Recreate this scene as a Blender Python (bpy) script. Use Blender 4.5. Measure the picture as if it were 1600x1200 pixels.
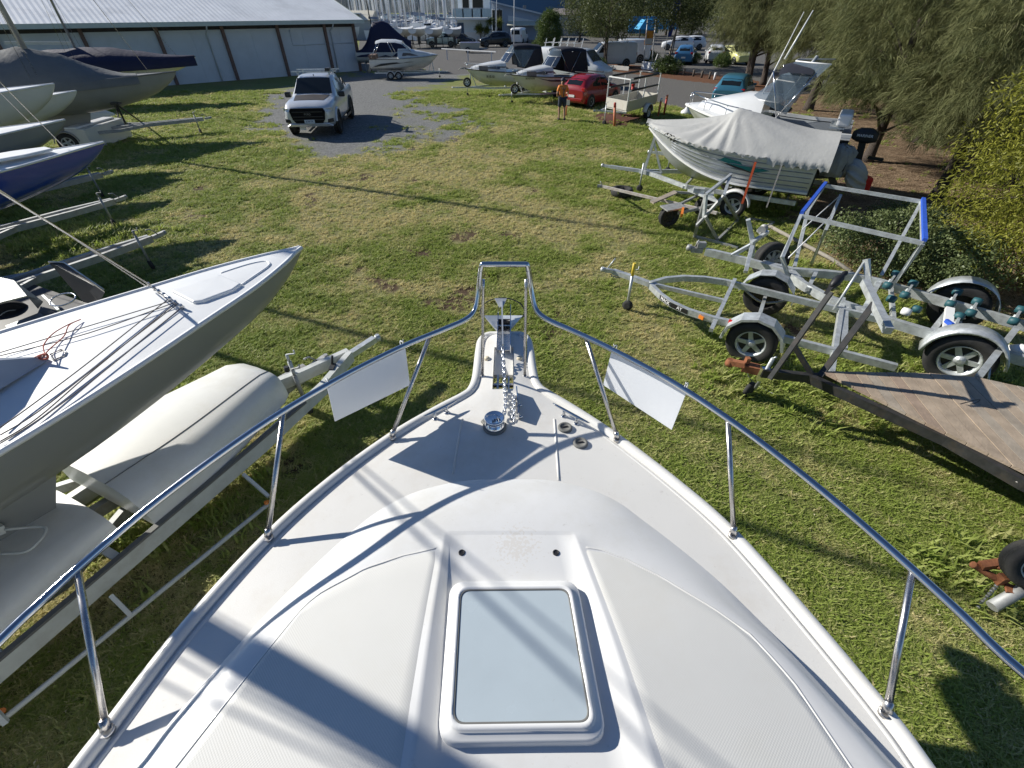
import bpy, bmesh, math, random
import numpy as np
from mathutils import Vector, Matrix
R = math.radians
rnd = random.Random(11)
for _o in list(bpy.data.objects):
    bpy.data.objects.remove(_o)
SC = bpy.context.scene
COL = SC.collection
V = Vector
Z3 = V((0, 0, 1))

# ------------------------------------------------------------------ camera
CH, FPX = 4.0, 700.0
TILT = math.atan(585 / FPX)
CT, ST = math.cos(TILT), math.sin(TILT)
cam_d = bpy.data.cameras.new('camera')
cam_d.sensor_fit = 'HORIZONTAL'
cam_d.sensor_width = 36.0
cam_d.lens = FPX / 1600 * 36
cam_d.clip_start = 0.05
cam_d.clip_end = 6000
cam = bpy.data.objects.new('camera', cam_d)
cam.location = (0, 0, CH)
cam.rotation_euler = (R(90) - TILT, 0, 0)
COL.objects.link(cam)
SC.camera = cam

# ------------------------------------------------------------------ light
SUN_EL = R(29)
SD = V((0.919, -0.395, 0)).normalized()          # way the shadows fall
w = bpy.data.worlds.new('World')
SC.world = w
w.use_nodes = True
nt = w.node_tree
nt.nodes.clear()
sky = nt.nodes.new('ShaderNodeTexSky')
sky.sky_type = 'NISHITA'
sky.sun_disc = False
sky.sun_elevation = SUN_EL
sky.sun_rotation = math.atan2(-SD.x, -SD.y)
sky.air_density = 1.0
sky.dust_density = 0.2
sky.ozone_density = 3.0
bg = nt.nodes.new('ShaderNodeBackground')
bg.inputs['Strength'].default_value = 0.05
wo = nt.nodes.new('ShaderNodeOutputWorld')
wb = nt.nodes.new('ShaderNodeMix'); wb.data_type = 'RGBA'; wb.blend_type = 'MULTIPLY'; wb.inputs[0].default_value = 1.0; wb.inputs[7].default_value = (1.0, 1.14, 1.34, 1)   # white balance of the photograph
nt.links.new(sky.outputs[0], wb.inputs[6])
nt.links.new(wb.outputs[2], bg.inputs[0])
nt.links.new(bg.outputs[0], wo.inputs[0])
sun_d = bpy.data.lights.new('sun', 'SUN')
sun_d.energy = 5.0
sun_d.angle = R(0.53)
sun_d.color = (1.0, 0.955, 0.865)
sun = bpy.data.objects.new('sun', sun_d)
ldir = V((SD.x * math.cos(SUN_EL), SD.y * math.cos(SUN_EL), -math.sin(SUN_EL)))
sun.rotation_euler = ldir.to_track_quat('-Z', 'Y').to_euler()
sun.location = (-30, 15, 25)
COL.objects.link(sun)
vs_ = SC.view_settings
SC.display_settings.display_device = 'sRGB'
vs_.view_transform = 'Standard'
vs_.look = 'None'
vs_.exposure = 0.37
vs_.gamma = 1.0
vs_.use_curve_mapping = False
SC.cycles.max_bounces = 6
SC.cycles.transparent_max_bounces = 12
SC.cycles.use_denoising = True
SC.cycles.sample_clamp_indirect = 8

# ------------------------------------------------------------------ survey helpers (photo pixel -> metres)
def P(px, py, z=0.0):
    u = (px - 800) / FPX
    v = (py - 600) / FPX
    dx, dy, dz = u, CT - v * ST, -ST - v * CT
    t = (z - CH) / dz
    return V((dx * t, dy * t, z))
def PY(px, py, y):
    u = (px - 800) / FPX
    v = (py - 600) / FPX
    dx, dy, dz = u, CT - v * ST, -ST - v * CT
    t = y / dy
    return V((dx * t, y, CH + dz * t))
def proj(p):
    zz = p[2] - CH
    Zd = p[1] * CT - zz * ST
    return (800 + FPX * p[0] / Zd, 600 - FPX * (p[1] * ST + zz * CT) / Zd)
def zat(b, py):
    return PY(800, py, b[1]).z
def smooth(t):
    t = max(0.0, min(1.0, t))
    return t * t * (3 - 2 * t)
def lerp(a, b, t):
    return a + (b - a) * t
def interp(x, xs, ys):
    return float(np.interp(x, xs, ys))
def catmull(pts, n=8):
    pts = [V(p) for p in pts]
    out = []
    for i in range(len(pts) - 1):
        p0 = pts[max(i - 1, 0)]; p1 = pts[i]; p2 = pts[i + 1]; p3 = pts[min(i + 2, len(pts) - 1)]
        for k in range(n):
            t = k / n
            out.append(0.5 * ((2 * p1) + (-p0 + p2) * t + (2 * p0 - 5 * p1 + 4 * p2 - p3) * t * t + (-p0 + 3 * p1 - 3 * p2 + p3) * t ** 3))
    out.append(pts[-1])
    return out

# ------------------------------------------------------------------ mesh builder
class MB:
    def __init__(s):
        s.v = []; s.f = []; s.m = []; s.sm = []
    def add(s, vs, fs, mi=0, smooth=False):
        o = len(s.v)
        s.v += [tuple(p) for p in vs]
        for f in fs:
            s.f.append([i + o for i in f]); s.m.append(mi); s.sm.append(smooth)
        return s
    def box(s, c, size, rz=0.0, mi=0, taper=1.0, M=None):
        c = V(c); hx, hy, hz = size[0] / 2, size[1] / 2, size[2] / 2
        rot = Matrix.Rotation(rz, 3, 'Z') if M is None else M
        vs = []
        for z in (-hz, hz):
            k = 1.0 if z < 0 else taper
            for x, y in ((-hx, -hy), (hx, -hy), (hx, hy), (-hx, hy)):
                vs.append(c + rot @ V((x * k, y * k, z)))
        return s.add(vs, [(0, 3, 2, 1), (4, 5, 6, 7), (0, 1, 5, 4), (1, 2, 6, 5), (2, 3, 7, 6), (3, 0, 4, 7)], mi)
    def bar(s, a, b, w, h=None, mi=0, up=None):
        a = V(a); b = V(b); h = w if h is None else h
        d = (b - a).normalized()
        up = Z3 if up is None else V(up)
        if abs(d.dot(up)) > 0.98: up = V((0, 1, 0))
        x = d.cross(up).normalized() * (w / 2)
        y = x.cross(d).normalized() * (h / 2)
        vs = [p + q for p in (a, b) for q in (-x - y, x - y, x + y, -x + y)]
        return s.add(vs, [(3, 2, 1, 0), (4, 5, 6, 7), (0, 1, 5, 4), (1, 2, 6, 5), (2, 3, 7, 6), (3, 0, 4, 7)], mi)
    def bars(s, pts, w, h=None, mi=0):
        for a, b in zip(pts[:-1], pts[1:]): s.bar(a, b, w, h, mi)
        return s
    def beam(s, pts, w, h, mi=0):
        # rectangular section swept with mitred joints
        pts = [V(p) for p in pts]; vs = []; n = len(pts)
        for i, p in enumerate(pts):
            d = (pts[min(i + 1, n - 1)] - pts[max(i - 1, 0)]).normalized()
            x = d.cross(Z3).normalized() * (w / 2); y = x.cross(d).normalized() * (h / 2)
            vs += [p - x - y, p + x - y, p + x + y, p - x + y]
        fs = [(3, 2, 1, 0), tuple(4 * (n - 1) + k for k in range(4))]
        for i in range(n - 1):
            for k in range(4):
                fs.append((4 * i + k, 4 * i + (k + 1) % 4, 4 * i + 4 + (k + 1) % 4, 4 * i + 4 + k))
        return s.add(vs, fs, mi)
    def tube(s, pts, r, n=8, mi=0, closed=False):
        pts = [V(p) for p in pts]; N = len(pts)
        rs = r if isinstance(r, (list, tuple)) else [r] * N
        vs = []; prev = None
        for i, p in enumerate(pts):
            if closed: d = pts[(i + 1) % N] - pts[i - 1]
            else: d = pts[min(i + 1, N - 1)] - pts[max(i - 1, 0)]
            d.normalize()
            if prev is None:
                a = Z3 if abs(d.z) < 0.9 else V((1, 0, 0))
                x = d.cross(a).normalized()
            else:
                x = (prev - d * prev.dot(d)).normalized()
            prev = x; y = d.cross(x)
            for k in range(n):
                t = 2 * math.pi * k / n
                vs.append(p + (x * math.cos(t) + y * math.sin(t)) * rs[i])
        fs = []
        for i in range(N if closed else N - 1):
            j = (i + 1) % N
            for k in range(n):
                fs.append((i * n + k, i * n + (k + 1) % n, j * n + (k + 1) % n, j * n + k))
        s.add(vs, fs, mi, True)
        if not closed:
            o = len(s.v) - len(vs)
            for b in (0, (N - 1) * n):
                s.f.append([o + b + k for k in range(n)]); s.m.append(mi); s.sm.append(False)
        return s
    def cyl(s, a, b, r0, r1=None, n=14, mi=0):
        return s.tube([a, b], [r0, r0 if r1 is None else r1], n, mi)
    def lathe(s, prof, c, axis=(0, 0, 1), n=20, mi=0, smooth=True, caps=True):
        c = V(c); ax = V(axis).normalized()
        a = Z3 if abs(ax.z) < 0.9 else V((1, 0, 0))
        x = ax.cross(a).normalized(); y = ax.cross(x)
        vs = []
        for r, h in prof:
            for k in range(n):
                t = 2 * math.pi * k / n
                vs.append(c + ax * h + (x * math.cos(t) + y * math.sin(t)) * r)
        fs = []
        for i in range(len(prof) - 1):
            for k in range(n):
                fs.append((i * n + k, i * n + (k + 1) % n, (i + 1) * n + (k + 1) % n, (i + 1) * n + k))
        s.add(vs, fs, mi, smooth)
        o = len(s.v) - len(vs)
        for b in ((0, (len(prof) - 1) * n) if caps else ()):
            s.f.append([o + b + k for k in range(n)]); s.m.append(mi); s.sm.append(False)
        return s
    def grid(s, rows, mi=0, smooth=True, skip=None):
        nr = len(rows); nc = len(rows[0])
        vs = [p for r in rows for p in r]
        fs = []
        for i in range(nr - 1):
            for j in range(nc - 1):
                if skip and skip(i, j): continue
                fs.append((i * nc + j, i * nc + j + 1, (i + 1) * nc + j + 1, (i + 1) * nc + j))
        return s.add(vs, fs, mi, smooth)
    def loft(s, secs, mi=0, closed=True, cap=True, smooth=True):
        n = len(secs[0]); vs = [p for q in secs for p in q]; fs = []
        for i in range(len(secs) - 1):
            for k in range(n if closed else n - 1):
                fs.append((i * n + k, i * n + (k + 1) % n, (i + 1) * n + (k + 1) % n, (i + 1) * n + k))
        s.add(vs, fs, mi, smooth)
        if cap:
            o = len(s.v) - len(vs)
            for b in (0, (len(secs) - 1) * n):
                s.f.append([o + b + k for k in range(n)]); s.m.append(mi); s.sm.append(False)
        return s
    def prism(s, poly, z0, z1, mi=0):
        n = len(poly)
        vs = [(p[0], p[1], z0) for p in poly] + [(p[0], p[1], z1) for p in poly]
        fs = [tuple(range(n))[::-1], tuple(range(n, 2 * n))] + [(k, (k + 1) % n, n + (k + 1) % n, n + k) for k in range(n)]
        return s.add(vs, fs, mi)
    def slab(s, poly, off, mi=0):
        # polygon of 3D points given thickness along the vector off
        n = len(poly); off = V(off)
        vs = [V(p) for p in poly] + [V(p) + off for p in poly]
        fs = [tuple(range(n))[::-1], tuple(range(n, 2 * n))] + [(k, (k + 1) % n, n + (k + 1) % n, n + k) for k in range(n)]
        return s.add(vs, fs, mi)
    def ring(s, loops, mi=0, smooth=True):
        n = len(loops[0]); vs = [p for q in loops for p in q]; fs = []
        for i in range(len(loops) - 1):
            for k in range(n):
                fs.append((i * n + k, i * n + (k + 1) % n, (i + 1) * n + (k + 1) % n, (i + 1) * n + k))
        return s.add(vs, fs, mi, smooth)
    def xf(s, Mx):
        s.v = [tuple(Mx @ V(p)) for p in s.v]
        return s

RM = {}
def tag(o, label=None, cat=None, group=None, kind=None):
    if label: o['label'] = label
    if cat: o['category'] = cat
    if group: o['group'] = group
    if kind: o['kind'] = kind
    return o
def thing(name, label, cat, loc=(0, 0, 0), rz=0.0, group=None):
    o = bpy.data.objects.new(name, None)
    COL.objects.link(o)
    o.empty_display_size = 0.2
    o.location = loc; o.rotation_euler = (0, 0, rz)
    RM[o] = Matrix.Translation(V(loc)) @ Matrix.Rotation(rz, 4, 'Z')
    return tag(o, label, cat, group)
def meshdata(name, mb, mats):
    me = bpy.data.meshes.new(name)
    me.from_pydata(mb.v, [], mb.f)
    for m in (mats if isinstance(mats, (list, tuple)) else [mats]):
        me.materials.append(m)
    me.polygons.foreach_set('material_index', mb.m)
    me.polygons.foreach_set('use_smooth', mb.sm)
    if len(mb.f) < 30000:
        bm = bmesh.new(); bm.from_mesh(me)
        bmesh.ops.recalc_face_normals(bm, faces=bm.faces)
        bm.to_mesh(me); bm.free()
    me.update()
    return me
def build(name, mb, mats, parent=None, world=True, bevel=0.0, label=None, kind=None):
    """parent given: mb is in world metres (world=True) or in the thing's own frame."""
    if parent is not None:
        Mx = RM[parent]
        if world: mb.xf(Mx.inverted())
        o = bpy.data.objects.new(name, meshdata(name, mb, mats))
        o.parent = parent; RM[o] = Mx
    else:
        a = np.array(mb.v); c = V(((a[:, 0].min() + a[:, 0].max()) / 2, (a[:, 1].min() + a[:, 1].max()) / 2, a[:, 2].min()))
        mb.xf(Matrix.Translation(-c))
        o = bpy.data.objects.new(name, meshdata(name, mb, mats))
        o.location = c; RM[o] = Matrix.Translation(c)
    COL.objects.link(o)
    if bevel:
        b = o.modifiers.new('bevel', 'BEVEL'); b.width = bevel; b.segments = 2; b.limit_method = 'ANGLE'; b.angle_limit = R(35)
        b.harden_normals = False
    if label: o['label'] = label
    if kind: o['kind'] = kind
    return o
def piece(name, me, parent, Mworld):
    """another object on mesh data me, placed by a world matrix"""
    o = bpy.data.objects.new(name, me)
    COL.objects.link(o); o.parent = parent
    L = RM[parent].inverted() @ Mworld
    o.matrix_local = L; RM[o] = Mworld
    return o
def copy_tree(o, loc, rz, label=None, group=None):
    def rec(src, par):
        c = src.copy(); COL.objects.link(c)
        if par is not None: c.parent = par
        for ch in src.children: rec(ch, c)
        return c
    c = rec(o, None)
    c.location = loc; c.rotation_euler = (0, 0, rz)
    if label: c['label'] = label
    if group: c['group'] = group
    return c

# ------------------------------------------------------------------ materials
def M(name, col, rough=0.5, metal=0.0, var=0.08, vs=4.0, bump=0.0, bs=60.0, spec=0.5, coat=0.0, dirt=None, dscale=2.5, damt=0.5, aniso=(1, 1, 1), bdist=0.01, speck=0.0):
    m = bpy.data.materials.new(name); m.use_nodes = True
    t = m.node_tree; b = t.nodes['Principled BSDF']
    b.inputs['Roughness'].default_value = rough
    b.inputs['Metallic'].default_value = metal
    b.inputs['Specular IOR Level'].default_value = spec
    b.inputs['Coat Weight'].default_value = coat
    b.inputs['Coat Roughness'].default_value = 0.06
    tc = t.nodes.new('ShaderNodeTexCoord'); mp = t.nodes.new('ShaderNodeMapping')
    mp.inputs['Scale'].default_value = aniso
    t.links.new(tc.outputs['Object'], mp.inputs[0])
    n = t.nodes.new('ShaderNodeTexNoise'); n.inputs['Scale'].default_value = vs; n.inputs['Detail'].default_value = 6; n.inputs['Roughness'].default_value = 0.6
    t.links.new(mp.outputs[0], n.inputs['Vector'])
    mr = t.nodes.new('ShaderNodeMapRange'); mr.inputs[1].default_value = 0.3; mr.inputs[2].default_value = 0.7
    mr.inputs[3].default_value = 1 - var; mr.inputs[4].default_value = 1 + var
    t.links.new(n.outputs[0], mr.inputs[0])
    mx = t.nodes.new('ShaderNodeMix'); mx.data_type = 'RGBA'; mx.blend_type = 'MULTIPLY'; mx.inputs[0].default_value = 1.0
    mx.inputs[6].default_value = (*col, 1)
    t.links.new(mr.outputs[0], mx.inputs[7])
    out = mx.outputs[2]
    if dirt:
        n2 = t.nodes.new('ShaderNodeTexNoise'); n2.inputs['Scale'].default_value = dscale; n2.inputs['Detail'].default_value = 8; n2.inputs['Roughness'].default_value = 0.7
        t.links.new(tc.outputs['Object'], n2.inputs['Vector'])
        r2 = t.nodes.new('ShaderNodeMapRange'); r2.inputs[1].default_value = 0.5; r2.inputs[2].default_value = 0.75; r2.inputs[4].default_value = damt
        t.links.new(n2.outputs[0], r2.inputs[0])
        m2 = t.nodes.new('ShaderNodeMix'); m2.data_type = 'RGBA'; m2.inputs[7].default_value = (*dirt, 1)
        t.links.new(r2.outputs[0], m2.inputs[0]); t.links.new(out, m2.inputs[6]); out = m2.outputs[2]
    if speck:
        n4 = t.nodes.new('ShaderNodeTexNoise'); n4.inputs['Scale'].default_value = 26; n4.inputs['Detail'].default_value = 10; n4.inputs['Roughness'].default_value = 0.8
        t.links.new(tc.outputs['Object'], n4.inputs['Vector'])
        r4 = t.nodes.new('ShaderNodeMapRange'); r4.inputs[1].default_value = 0.60; r4.inputs[2].default_value = 0.72; r4.inputs[4].default_value = speck
        t.links.new(n4.outputs[0], r4.inputs[0])
        m4 = t.nodes.new('ShaderNodeMix'); m4.data_type = 'RGBA'; m4.inputs[7].default_value = (0.26, 0.22, 0.17, 1)
        t.links.new(r4.outputs[0], m4.inputs[0]); t.links.new(out, m4.inputs[6]); out = m4.outputs[2]
    t.links.new(out, b.inputs['Base Color'])
    r3 = t.nodes.new('ShaderNodeMapRange'); r3.inputs[3].default_value = max(0.02, rough - 0.08); r3.inputs[4].default_value = min(1, rough + 0.1)
    t.links.new(n.outputs[0], r3.inputs[0]); t.links.new(r3.outputs[0], b.inputs['Roughness'])
    if bump:
        n3 = t.nodes.new('ShaderNodeTexNoise'); n3.inputs['Scale'].default_value = bs; n3.inputs['Detail'].default_value = 4
        t.links.new(mp.outputs[0], n3.inputs['Vector'])
        bp = t.nodes.new('ShaderNodeBump'); bp.inputs['Strength'].default_value = bump; bp.inputs['Distance'].default_value = bdist
        t.links.new(n3.outputs[0], bp.inputs['Height']); t.links.new(bp.outputs[0], b.inputs['Normal'])
    return m
def glassy(name, col, rough=0.05, alpha=1.0, trans=0.0):
    m = bpy.data.materials.new(name); m.use_nodes = True
    b = m.node_tree.nodes['Principled BSDF']
    b.inputs['Base Color'].default_value = (*col, 1); b.inputs['Roughness'].default_value = rough
    b.inputs['Alpha'].default_value = alpha
    return m

GEL = M('white_gelcoat', (0.72, 0.712, 0.685), 0.32, var=0.04, vs=1.5, coat=0.3, dirt=(0.55, 0.53, 0.46), dscale=1.8, damt=0.5, speck=0.35)
GELDECK = M('deck_gelcoat', (0.70, 0.688, 0.655), 0.5, var=0.05, vs=1.2, bump=0.12, bs=260, speck=0.5, dirt=(0.52, 0.46, 0.37), dscale=1.3, damt=0.6, bdist=0.004)
WHITE = M('white_paint', (0.78, 0.78, 0.77), 0.35, var=0.04, coat=0.2)
PLASTIC = M('white_plastic_sheet', (0.78, 0.80, 0.83), 0.32, var=0.02)
STEEL = M('stainless_steel', (0.60, 0.61, 0.63), 0.11, 1.0, var=0.05, vs=9)
STEELW = M('weathered_stainless', (0.62, 0.60, 0.58), 0.26, 1.0, var=0.16, vs=25, dirt=(0.32, 0.24, 0.18), dscale=14, damt=0.45)
CHROME = M('chrome', (0.85, 0.86, 0.88), 0.07, 1.0, var=0.03)
GALV = M('galvanised_steel', (0.56, 0.59, 0.60), 0.46, 0.5, var=0.2, vs=12, bump=0.15, bs=90, dirt=(0.27, 0.25, 0.22), dscale=5, damt=0.5, speck=0.6)
GALVD = M('dull_galvanised', (0.34, 0.35, 0.35), 0.6, 0.4, var=0.2, vs=10, dirt=(0.20, 0.15, 0.10), dscale=6, damt=0.5)
RUBBER = M('tyre_rubber', (0.028, 0.028, 0.028), 0.85, var=0.25, vs=14, bump=0.25, bs=80, dirt=(0.09, 0.08, 0.06), dscale=5, damt=0.35)
BLACK = M('black_plastic', (0.022, 0.022, 0.024), 0.45, var=0.15)
DARKST = M('dark_painted_steel', (0.035, 0.036, 0.037), 0.5, 0.2, var=0.3, vs=14, dirt=(0.12, 0.09, 0.06), dscale=9, damt=0.4)
GREY = M('grey_rubber', (0.16, 0.16, 0.15), 0.7, var=0.1)
CREAMP = M('cream_plastic', (0.66, 0.58, 0.42), 0.5, var=0.1)
HATCHG = M('frosted_hatch_acrylic', (0.46, 0.53, 0.57), 0.25, speck=0.12, var=0.05, vs=3, coat=0.4)
RED = M('red_plastic', (0.55, 0.02, 0.02), 0.35, var=0.08)
AMBER = M('amber_lens', (0.75, 0.22, 0.03), 0.25, var=0.05)
BLUEP = M('blue_carpet_strip', (0.02, 0.09, 0.50), 0.7, var=0.15, vs=20)
TEAL = M('teal_rubber', (0.018, 0.085, 0.10), 0.55, var=0.2, vs=20)
RUST = M('rusty_iron', (0.26, 0.10, 0.045), 0.8, 0.1, var=0.35, vs=18, bump=0.4, bs=60)
DKGLASS = M('dark_window', (0.012, 0.016, 0.02), 0.06, var=0.1, vs=2, spec=0.3)
ROPE = M('grey_rope', (0.36, 0.34, 0.32), 0.8, var=0.2, vs=60, bump=0.4, bs=200)
ROPER = M('red_rope', (0.42, 0.10, 0.07), 0.8, var=0.3, vs=60)
# ================================================================== GROUND
def poly_px(pts): return [P(*p)[:2] for p in pts]
def inside_sd(px, py, poly):
    """signed distance (positive inside) of arrays to a polygon"""
    n = len(poly); d = np.full(px.shape, 1e9); ins = np.zeros(px.shape, bool)
    for i in range(n):
        ax, ay = poly[i]; bx, by = poly[(i + 1) % n]
        ex, ey = bx - ax, by - ay
        t = np.clip(((px - ax) * ex + (py - ay) * ey) / (ex * ex + ey * ey + 1e-12), 0, 1)
        d = np.minimum(d, np.hypot(px - ax - t * ex, py - ay - t * ey))
        c = ((ay > py) != (by > py)) & (px < (bx - ax) * (py - ay) / (by - ay + 1e-12) + ax)
        ins ^= c
    return np.where(ins, d, -d)
class VNoise:
    def __init__(s, seed):
        s.g = np.random.RandomState(seed).rand(256, 256)
    def at(s, x, y):
        xi = np.floor(x).astype(int); yi = np.floor(y).astype(int)
        fx = x - xi; fy = y - yi
        fx = fx * fx * (3 - 2 * fx); fy = fy * fy * (3 - 2 * fy)
        g = s.g
        a = g[xi % 256, yi % 256]; b = g[(xi + 1) % 256, yi % 256]; c = g[xi % 256, (yi + 1) % 256]; d = g[(xi + 1) % 256, (yi + 1) % 256]
        return (a * (1 - fx) + b * fx) * (1 - fy) + (c * (1 - fx) + d * fx) * fy
    def fbm(s, x, y, o=4):
        r = 0; a = 0.5; t = 0
        for k in range(o):
            r = r + a * s.at(x * 2 ** k + 17.3 * k, y * 2 ** k + 5.1 * k); t += a; a *= 0.55
        return r / t
N1, N2, N3 = VNoise(3), VNoise(8), VNoise(21)
GRAVEL = poly_px([(402, 150), (392, 172), (388, 192), (405, 207), (428, 214), (445, 228), (478, 241), (515, 246), (560, 243), (610, 238), (650, 231), (700, 221), (745, 211), (768, 196), (750, 182), (722, 167), (700, 160), (662, 154), (640, 149), (652, 141), (690, 131), (722, 123), (770, 112), (800, 100), (780, 86), (640, 84), (565, 108), (480, 132)])
ASPH = poly_px([(560, 112), (640, 108), (700, 117), (760, 113), (800, 122), (880, 134), (1000, 154), (1050, 166), (1100, 178), (1170, 186), (1230, 178), (1240, 150), (1400, 120), (1700, 60), (1300, 30), (800, 30), (560, 50)])
MULCH = poly_px([(925, 103), (960, 112), (1010, 118), (1070, 126), (1150, 134), (1230, 152), (1255, 143), (1165, 121), (1085, 113), (1045, 107), (990, 101), (930, 93)])
LITTER = poly_px([(1180, 158), (1240, 190), (1300, 262), (1238, 300), (1215, 330), (1262, 352), (1290, 415), (1380, 452), (1455, 474), (1545, 503), (1640, 520), (1900, 500), (2100, 300), (1800, 120), (1300, 125), (1215, 140)])
BRICKP = poly_px([(918, 182), (935, 196), (985, 199), (1012, 186), (1000, 176), (940, 174)])
CENT = P(640, 270)
def zones(x, y):
    e = (N1.fbm(x * 0.9, y * 0.9) - 0.5)
    e2 = (N2.fbm(x * 3.1, y * 3.1) - 0.5)
    far = np.clip(y / 25, 0.35, 1.5)
    wob = (e * 2.2 + e2 * 1.1) * far
    gr = np.clip(inside_sd(x, y, GRAVEL) / 1.1 + wob * 1.3 + 0.25, 0, 1)
    patch = np.clip((N3.fbm(x * 0.8 + 9, y * 0.8, 6) - 0.5) * 4 + (N2.fbm(x * 4, y * 4) - .5) * 2.5 + 0.35 + (x + 4.5) * 0.13, 0, 1)
    gr = gr * (1 - 0.6 * patch * np.clip((x + 7.5) / 3, 0, 1) * (y < 30))
    asp = np.clip(inside_sd(x, y, ASPH) / 0.35 + e * 1.0 + 0.3, 0, 1)
    mu = np.clip(inside_sd(x, y, MULCH) / 0.3 + e, 0, 1)
    li = np.clip(inside_sd(x, y, LITTER) / 0.9 + wob * 1.4 + 0.3, 0, 1)
    br = np.clip(inside_sd(x, y, BRICKP) / 0.3 + wob * 0.5, 0, 1)
    # worn, dry turf down the middle of the yard
    dd = np.exp(-(((x - CENT.x + 0.5) / 3.2) ** 2 + ((y - CENT.y) / 5.0) ** 2))
    lane = np.exp(-((x + 0.35 * (y - 6) * -0.05 + 0.7) / 1.9) ** 2) * np.clip((y - 2) / 4, 0, 1) * np.clip((26 - y) / 8, 0, 1)
    tufts = N2.fbm(x * 1.7 + 3, y * 1.7 + 8)
    dry = np.clip(0.62 * dd + 0.34 * lane + (N1.fbm(x * 0.45 + 40, y * 0.45) - 0.5) * 1.5 + (tufts - 0.5) * 1.9 + 0.15, 0, 1)
    bare = np.clip((N3.fbm(x * 1.3 + 60, y * 1.3 + 7) - 0.68) * 8 + 0.3 * dd + 0.08 * lane - 0.05, 0, 1) * np.clip(dry * 1.6, 0, 1)
    for (cx, cy, rr) in ((703, 470, 0.5), (690, 480, 0.3), (860, 520, 0.25), (735, 450, 0.35), (765, 430, 0.3), (655, 395, 0.4), (870, 488, 0.3)):
        q = P(cx, cy)
        bare = np.maximum(bare, np.clip(1.25 - np.hypot(x - q.x, (y - q.y) * 1.3) / rr + e2 * 1.6, 0, 1))
    return gr, asp, mu, li, br, dry, bare
rows_y = [-7.0]
while rows_y[-1] < 75:
    rows_y.append(rows_y[-1] + max(0.075, 0.013 * (abs(rows_y[-1]) + 3)))
rows_y += [80, 95, 130, 190, 300, 600, 1500, 3000]
nc = 360
us = np.sinh(np.linspace(-1.9, 1.9, nc)) / math.sinh(1.9)
yy = np.array(rows_y)[:, None] * np.ones((1, nc))
xx = us[None, :] * (9 + 1.5 * np.abs(yy))
hz = (N1.fbm(xx * 0.5, yy * 0.5) - 0.5) * 0.05 * np.clip(1 - np.maximum(np.abs(yy) - 26, 0) / 10, 0, 1)
g_v = np.stack([xx, yy, hz - 0.02], -1).reshape(-1, 3)
nr = len(rows_y)
idx = np.arange(nr * nc).reshape(nr, nc)
g_f = np.stack([idx[:-1, :-1], idx[:-1, 1:], idx[1:, 1:], idx[1:, :-1]], -1).reshape(-1, 4)
gm = bpy.data.meshes.new('ground')
gm.from_pydata(g_v.tolist(), [], g_f.tolist())
gm.polygons.foreach_set('use_smooth', np.ones(len(g_f), bool))
zs = zones(g_v[:, 0], g_v[:, 1])
for nm, a in zip(('gravel', 'asphalt', 'mulch', 'litter', 'brick', 'dry', 'bare'), zs):
    at = gm.attributes.new(nm, 'FLOAT', 'POINT'); at.data.foreach_set('value', a.astype(np.float32))
ground = bpy.data.objects.new('ground', gm)
COL.objects.link(ground); ground['kind'] = 'structure'

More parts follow.
